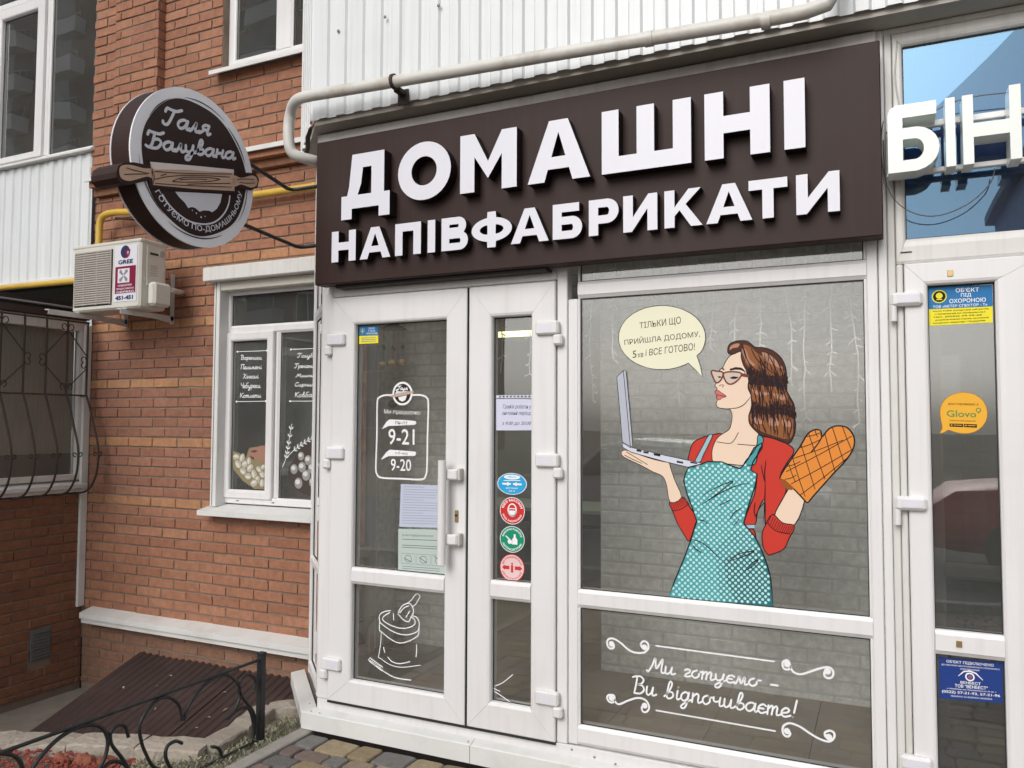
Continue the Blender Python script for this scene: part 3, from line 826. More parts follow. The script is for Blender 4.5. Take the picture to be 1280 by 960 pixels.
# wrought-iron grille: bars hang straight and belly out below
gr_ = thing('window_grille', 'rusty wrought-iron window grille with diamond bars and a rounded belly', 'grille')
def barpath(y):
    P = [(LX + .10, 2.44), (LX + .10, 1.86), (LX + .13, 1.80), (LX + .20, 1.62), (LX + .255, 1.46), (LX + .26, 1.34), (LX + .235, 1.22), (LX + .16, 1.12), (LX + .06, 1.09), (LX + .005, 1.085)]
    q = [(LX + .10, 2.44), (LX + .10, 2.1)] + smooth(P[1:], 4)
    return [(a, y, b) for a, b in q]
ybars = [.73, .56, .39, .22, .05, -.12, -.29]
for yb in ybars: MB().tube(barpath(yb), .0085, 6).build('bar', 'rust', gr_)
MB().tube([(LX + .10, -.5, 1.855), (LX + .10, .74, 1.855)], .007, 6).build('cross_bar', 'rust', gr_)
MB().tube([(LX + .10, -.5, 2.43), (LX + .10, .74, 2.43)], .007, 6).build('cross_bar', 'rust', gr_)
MB().tube([(LX + .10, .73, 1.855), (LX + .0, .76, 1.855)], .007, 6).build('cross_bar', 'rust', gr_)
gd = MB()
for (a, b) in (((.56, 2.36), (.73, 2.16)), ((.73, 2.07), (.56, 1.90)), ((.56, 1.90), (.39, 2.07)), ((.39, 2.16), (.56, 2.36)), ((.22, 2.07), (.05, 1.90)), ((.22, 2.16), (.05, 2.36)), ((.05, 2.36), (-.12, 2.16)), ((.05, 1.9), (-.12, 2.07))):
    o = MB().tube([(LX + .10, a[0], a[1]), (LX + .10, b[0], b[1])], .0045, 5).build('diamond_bar', 'rust', gr_)
def curl(yc, zc, sx, sz, r=.028):
    pts = []
    for i in range(12):
        a = -1.4 + i * .42; q = r * (1 - i * .045)
        pts.append((LX + .10, yc + sx * (q * math.cos(a) + r * .9), zc + sz * (q * math.sin(a) + r * .9)))
    return pts
for (yc, zc) in ((.56, 2.36), (.56, 1.90), (.05, 2.36), (.05, 1.90)):
    for sx in (-1, 1): MB().tube(curl(yc, zc, sx, 1 if zc > 2.1 else 1), .004, 5).build('scroll', 'rust', gr_)
for (yc, zc, sx) in ((.73, 2.115, -1), (.39, 2.115, -1), (.22, 2.115, 1), (-.12, 2.115, 1)):
    for sz in (-1, 1): MB().tube(curl(yc, zc, sx, sz), .004, 5).build('scroll', 'rust', gr_)
for yb in ybars:
    for s_ in (-1, 1):
        pts = [(LX + .255 - .02 * 0, yb + s_ * (.012 + .02 * math.sin(i * .5) + .012 * i / 8), 1.385 + .03 * (1 - math.cos(i * .5)) * .9 - .004 * i) for i in range(9)]
        MB().tube(pts, .004, 5).build('scroll', 'rust', gr_)
for zc in (2.43, 1.855):
    pass

# ================================================================== pvc window helper
def ring(mb, x0, x1, z0, z1, w, yf, yb, bev=.012, bead=.014, wb=None, wt=None, wl=None, wr=None, gap=.0006):
    """mitred frame: four members with a chamfered outer edge and a sloping glazing bead"""
    wl = wl or w; wr = wr or w; wb = wb or w; wt = wt or w
    O = [(x0, z0), (x1, z0), (x1, z1), (x0, z1)]
    I = [(x0 + wl, z0 + wb), (x1 - wr, z0 + wb), (x1 - wr, z1 - wt), (x0 + wl, z1 - wt)]
    cx, cz = (x0 + x1) / 2, (z0 + z1) / 2
    for s_ in range(4):
        a, b = s_, (s_ + 1) % 4
        def L(p, q, t): return (p[0] + (q[0] - p[0]) * t, p[1] + (q[1] - p[1]) * t)
        lo = math.hypot(O[a][0] - I[a][0], O[a][1] - I[a][1]) or 1
        d = [('o', 0.0, yb), ('o', 0.0, yf + bev * .4), ('o', bev * .4 / w, yf), ('o', 1 - bead / w, yf), ('o', 1 - bead * .35 / w, yf + .004), ('o', 1.0, yf + bead * .85), ('o', 1.0, yb)]
        sh = gap
        vs = []
        for e, (oi, ii) in enumerate(((O[a], I[a]), (O[b], I[b]))):
            ax = (O[b][0] - O[a][0], O[b][1] - O[a][1]); ln = math.hypot(*ax); ax = (ax[0] / ln * sh, ax[1] / ln * sh)
            sg = 1 if e == 0 else -1
            for (_, t, yy) in d:
                p = L(oi, ii, t); vs.append((p[0] + ax[0] * sg, yy, p[1] + ax[1] * sg))
        n = len(d)
        mb.add(vs, [(i, i + 1, n + i + 1, n + i) for i in range(n - 1)] + [(n - 1, 0, n, 2 * n - 1), tuple(range(n)), tuple(range(n, 2 * n))[::-1]])
    return mb
def frame(name, x0, x1, z0, z1, w, yf, yb, parent, m='upvc', **k):
    return fixn(ring(MB(), x0, x1, z0, z1, w, yf, yb, **k).build(name, m, parent))
def rail(name, x0, x1, z0, z1, yf, yb, parent, m='upvc', horiz=True):
    """transom or mullion with sloping beads on both long sides"""
    mb = MB(); e = .013
    if horiz: P = [(yb, z0), (yf + .012, z0), (yf + .003, z0 + e), (yf, z0 + e + .003), (yf, z1 - e - .003), (yf + .003, z1 - e), (yf + .012, z1), (yb, z1)]
    else: P = [(yb, x0), (yf + .012, x0), (yf + .003, x0 + e), (yf, x0 + e + .003), (yf, x1 - e - .003), (yf + .003, x1 - e), (yf + .012, x1), (yb, x1)]
    n = len(P)
    if horiz: vs = [(x0, p[0], p[1]) for p in P] + [(x1, p[0], p[1]) for p in P]
    else: vs = [(p[1], p[0], z0) for p in P] + [(p[1], p[0], z1) for p in P]
    mb.add(vs, [(i, (i + 1) % n, n + (i + 1) % n, n + i) for i in range(n)] + [tuple(range(n)), tuple(range(n, 2 * n))[::-1]])
    return fixn(mb.build(name, m, parent))
def pane(x0, x1, z0, z1, y, parent, m='glass', sealw=.004):
    o = MB().box(x0 - .006, x1 + .006, y, y + .005, z0 - .006, z1 + .006).build('pane', m, parent)
    s_ = MB()
    for a in ((x0, x0 + sealw, z0, z1), (x1 - sealw, x1, z0, z1), (x0 + sealw, x1 - sealw, z0, z0 + sealw), (x0 + sealw, x1 - sealw, z1 - sealw * 1.5, z1)):
        s_.box(a[0], a[1], y - .004, y - .0005, a[2], a[3])
    s_.build('seal', 'seal', o)
    return o
# ---- ground-floor window with roller shutter box
gw = thing('brick_wall_window', 'white three-light window with food names on its glass, set in the orange brick wall', 'window')
MB().box(-4.432, -4.376, .795, .90, 1.04, 2.68, .004).build('shutter_guide', 'whitem', gw)
MB().box(-4.412, -4.407, .792, .80, 1.05, 2.68).build('guide_groove', 'steel', gw)
MB().box(-3.42, -3.365, .77, .828, 1.04, 2.67, .004).build('shutter_guide', 'whitem', gw)
YF = .885
frame('frame', -4.412, -3.42, 1.06, 2.66, .055, YF, .96, gw, wt=.075)
rail('transom', -4.357, -3.475, 2.29, 2.36, YF + .001, .955, gw)
rail('mullion', -3.93, -3.885, 1.115, 2.29, YF + .002, .955, gw, horiz=False)
frame('sash', -4.395, -3.935, 1.10, 2.305, .062, YF - .014, .95, gw)
pane(-4.357, -3.475, 2.36, 2.585, .912, gw, 'glassd')
pane(-4.333, -3.997, 1.162, 2.243, .902, gw)
pane(-3.885, -3.475, 1.115, 2.29, .902, gw)
for x_ in (-4.25, -3.92): MB().box(x_ - .012, x_ + .012, YF - .002, YF + .002, 1.078, 1.084).build('drain_slot', 'seal', gw)
flashing(-4.475, -3.30, .90, .72, 1.052, 1.018, .035, 'sill', 'whitem', gw)
sh = thing('roller_shutter_box', 'white roller shutter box above the window with food names', 'shutter box')
MB().box(-4.475, -3.25, .725, .90, 2.672, 2.775, .006).build('box', 'upvc_old', sh)
MB().box(-4.375, -3.42, .80, .875, 2.61, 2.671, .004).build('shutter_bottom_rail', 'acbody', sh)
MB().box(-4.479, -4.474, .73, .89, 2.68, 2.77).build('end_cap', 'upvc_old', sh)
# dark room behind the window
rm = MB(); rm.box(-5.2, -3.22, 1.75, 1.8, .6, 3.1); rm.box(-5.25, -5.2, 1.14, 1.8, .6, 3.1); rm.box(-5.2, -3.22, 1.14, 1.75, .6, .65); rm.box(-5.2, -3.22, 1.14, 1.75, 3.05, 3.1); rm.box(-3.26, -3.22, 1.15, 1.75, .65, 3.05)
tag(rm.build('kitchen_room_shell', 'green'), kind='structure')
# ---- upper window
uw = thing('upper_window', 'white window in the upper orange brick wall, cut by the top of the photo', 'window')
frame('frame', -4.44, -3.30, 4.325, 5.6, .07, .89, .96, uw, wb=.05)
rail('mullion', -3.985, -3.825, 4.37, 5.53, .888, .95, uw, horiz=False)
pane(-4.372, -3.985, 4.375, 5.53, .91, uw, 'glassr'); pane(-3.825, -3.37, 4.375, 5.53, .91, uw, 'glassr')
flashing(-4.485, -3.10, .90, .745, 4.31, 4.252, .03, 'sill', 'whitem', uw)
MB().box(-4.38, -4.26, 1.0, 1.03, 4.35, 5.6).build('curtain', mat('dusky_curtain', (.20, .15, .14), .9), uw)
rm = MB(); rm.box(-4.9, -3.0, 1.6, 1.65, 4.1, 5.7); rm.box(-4.95, -4.9, 1.13, 1.65, 4.1, 5.7); rm.box(-3.0, -2.95, 1.13, 1.65, 4.1, 5.7); rm.box(-4.9, -3.0, 1.13, 1.65, 4.05, 4.1)
tag(rm.build('upper_room_shell', 'darkint'), kind='structure')

# ================================================================== corrugated cladding
def corr_sheet(name, pts, z0, z1, parent, pitch=.115, dep=.012, m='corr', bottom=None):
    """trapezoid-ribbed sheet along a plan polyline; out is to the left of travel when walking +"""
    mb = MB(); P = []
    for i in range(len(pts) - 1):
        a, b = Vector(pts[i]), Vector(pts[i + 1]); L_ = (b - a).length; d = (b - a) / L_; nn = Vector((d.y, -d.x))
        t = 0
        while t < L_:
            for (dt, h) in ((0, 0), (.040, 0), (.050, 1), (.098, 1), (.108, 0)):
                if t + dt < L_: q = a + d * (t + dt) + nn * dep * h; P.append((q.x, q.y))
            t += pitch
    P.append(tuple(pts[-1]))
    n = len(P)
    zs = [z0, z1]
    vs = [(p[0], p[1], z) for z in zs for p in P]
    mb.add(vs, [(i, i + 1, n + i + 1, n + i) for i in range(n - 1)])
    o = mb.build(name, m, parent)
    s_ = o.modifiers.new('thickness', 'SOLIDIFY'); s_.thickness = .003; s_.offset = -1
    return o
bc = thing('balcony_cladding', 'white ribbed metal cladding of the balcony overhanging the brown shop sign', 'cladding')
joints = [-2.775, -1.62, -.465, .69, 1.85, 3.0]
corr_sheet('corner_sheet', [(-3.20, .29), (-2.775, -.135)], 3.30, 5.4, bc)
for i in range(len(joints) - 1):
    corr_sheet('ribbed_sheet', [(joints[i], -.14 - .003 * (i % 2)), (joints[i + 1] + .02, -.14 - .003 * (i % 2))], 3.285, 5.4, bc)
sc_ = MB()
for (x_, z_) in [(-2.60, 3.74), (-2.30, 3.75), (-1.98, 3.74), (-1.72, 3.755), (-1.38, 3.745), (-1.05, 3.75), (-2.47, 4.3), (-1.95, 4.31), (-.7, 3.75), (-1.25, 4.3)]:
    sc_.ell((x_, -.160, z_), .009, .005, .009, 8, 5)
sc_.build('screw_heads', 'steel', bc)['kind'] = 'stuff'
MB().box(-3.215, -3.195, .28, .32, 3.29, 5.4, .002).build('edge_trim', 'whitem', bc)
sf = MB()
sf.prism([(-2.77, -.125), (3.0, -.125), (3.0, .9), (-3.2, .9), (-3.2, .30)], lambda a, b: (a, b, 3.262), lambda a, b: (a, b, 3.31))
sf.build('soffit', 'soffit', bc)
# ripped corner at the end of the soffit
MB().tube([(-3.19, .27, 3.27), (-3.10, .19, 3.24), (-2.99, .08, 3.235), (-2.90, -.03, 3.25), (-2.82, -.10, 3.27)], [.010, .016, .012, .014, .008], 6).build('torn_edge', 'rust', bc)
cb = MB(); cb.box(-3.2, 3.0, 1.0, 1.1, 3.3, 5.4); cb.build('back_wall', 'soffit', bc)
# left balcony
lb = thing('left_balcony', 'white-framed glazed balcony with ribbed metal panels at the top left corner', 'balcony')
corr_sheet('ribbed_sheet', [(-9.2, .80), (-6.35, .80)], 2.80, 3.84, lb)
corr_sheet('ribbed_sheet', [(-6.37, .796), (-5.79, .796)], 2.80, 3.84, lb)
MB().box(-9.2, -5.785, .772, .795, 2.795, 2.84, .003).build('bottom_trim', 'whitem', lb)
MB().box(-9.2, -5.75, .74, .85, 3.845, 3.868, .004).build('window_sill', 'whitem', lb)
YB = .80
frame('frame', -9.1, -5.712, 3.87, 5.75, .045, YB, .88, lb, wb=.04)
rail('mullion', -6.44, -6.375, 3.91, 5.7, YB + .002, .87, lb, horiz=False)
rail('transom', -9.0, -6.44, 5.30, 5.37, YB + .003, .87, lb)
frame('sash', -7.13, -6.443, 3.905, 5.30, .10, YB - .015, .87, lb, wt=.09, wb=.055)
frame('sash', -7.80, -7.14, 3.905, 5.30, .10, YB - .015, .87, lb, wt=.09, wb=.055)
pane(-6.375, -5.757, 3.915, 5.70, .83, lb, 'glassr'); pane(-7.03, -6.543, 3.96, 5.21, .825, lb, 'glassr'); pane(-7.70, -7.24, 3.96, 5.21, .825, lb, 'glassd')
pane(-9.0, -6.44, 5.37, 5.70, .83, lb, 'glassd')
for x_ in (-6.9, -6.2, -5.9): MB().box(x_ - .006, x_ + .006, YB - .003, YB + .003, 3.885, 3.897).build('screw_cap', 'steel', lb)
ib = MB(); ib.box(-9.2, -5.8, 2.0, 2.05, 2.8, 5.8); ib.box(-9.2, -5.8, .9, 2.0, 2.78, 2.83); ib.box(-5.83, -5.80, .95, 2.0, 2.8, 5.8); ib.build('inner_wall', 'darkint', lb)
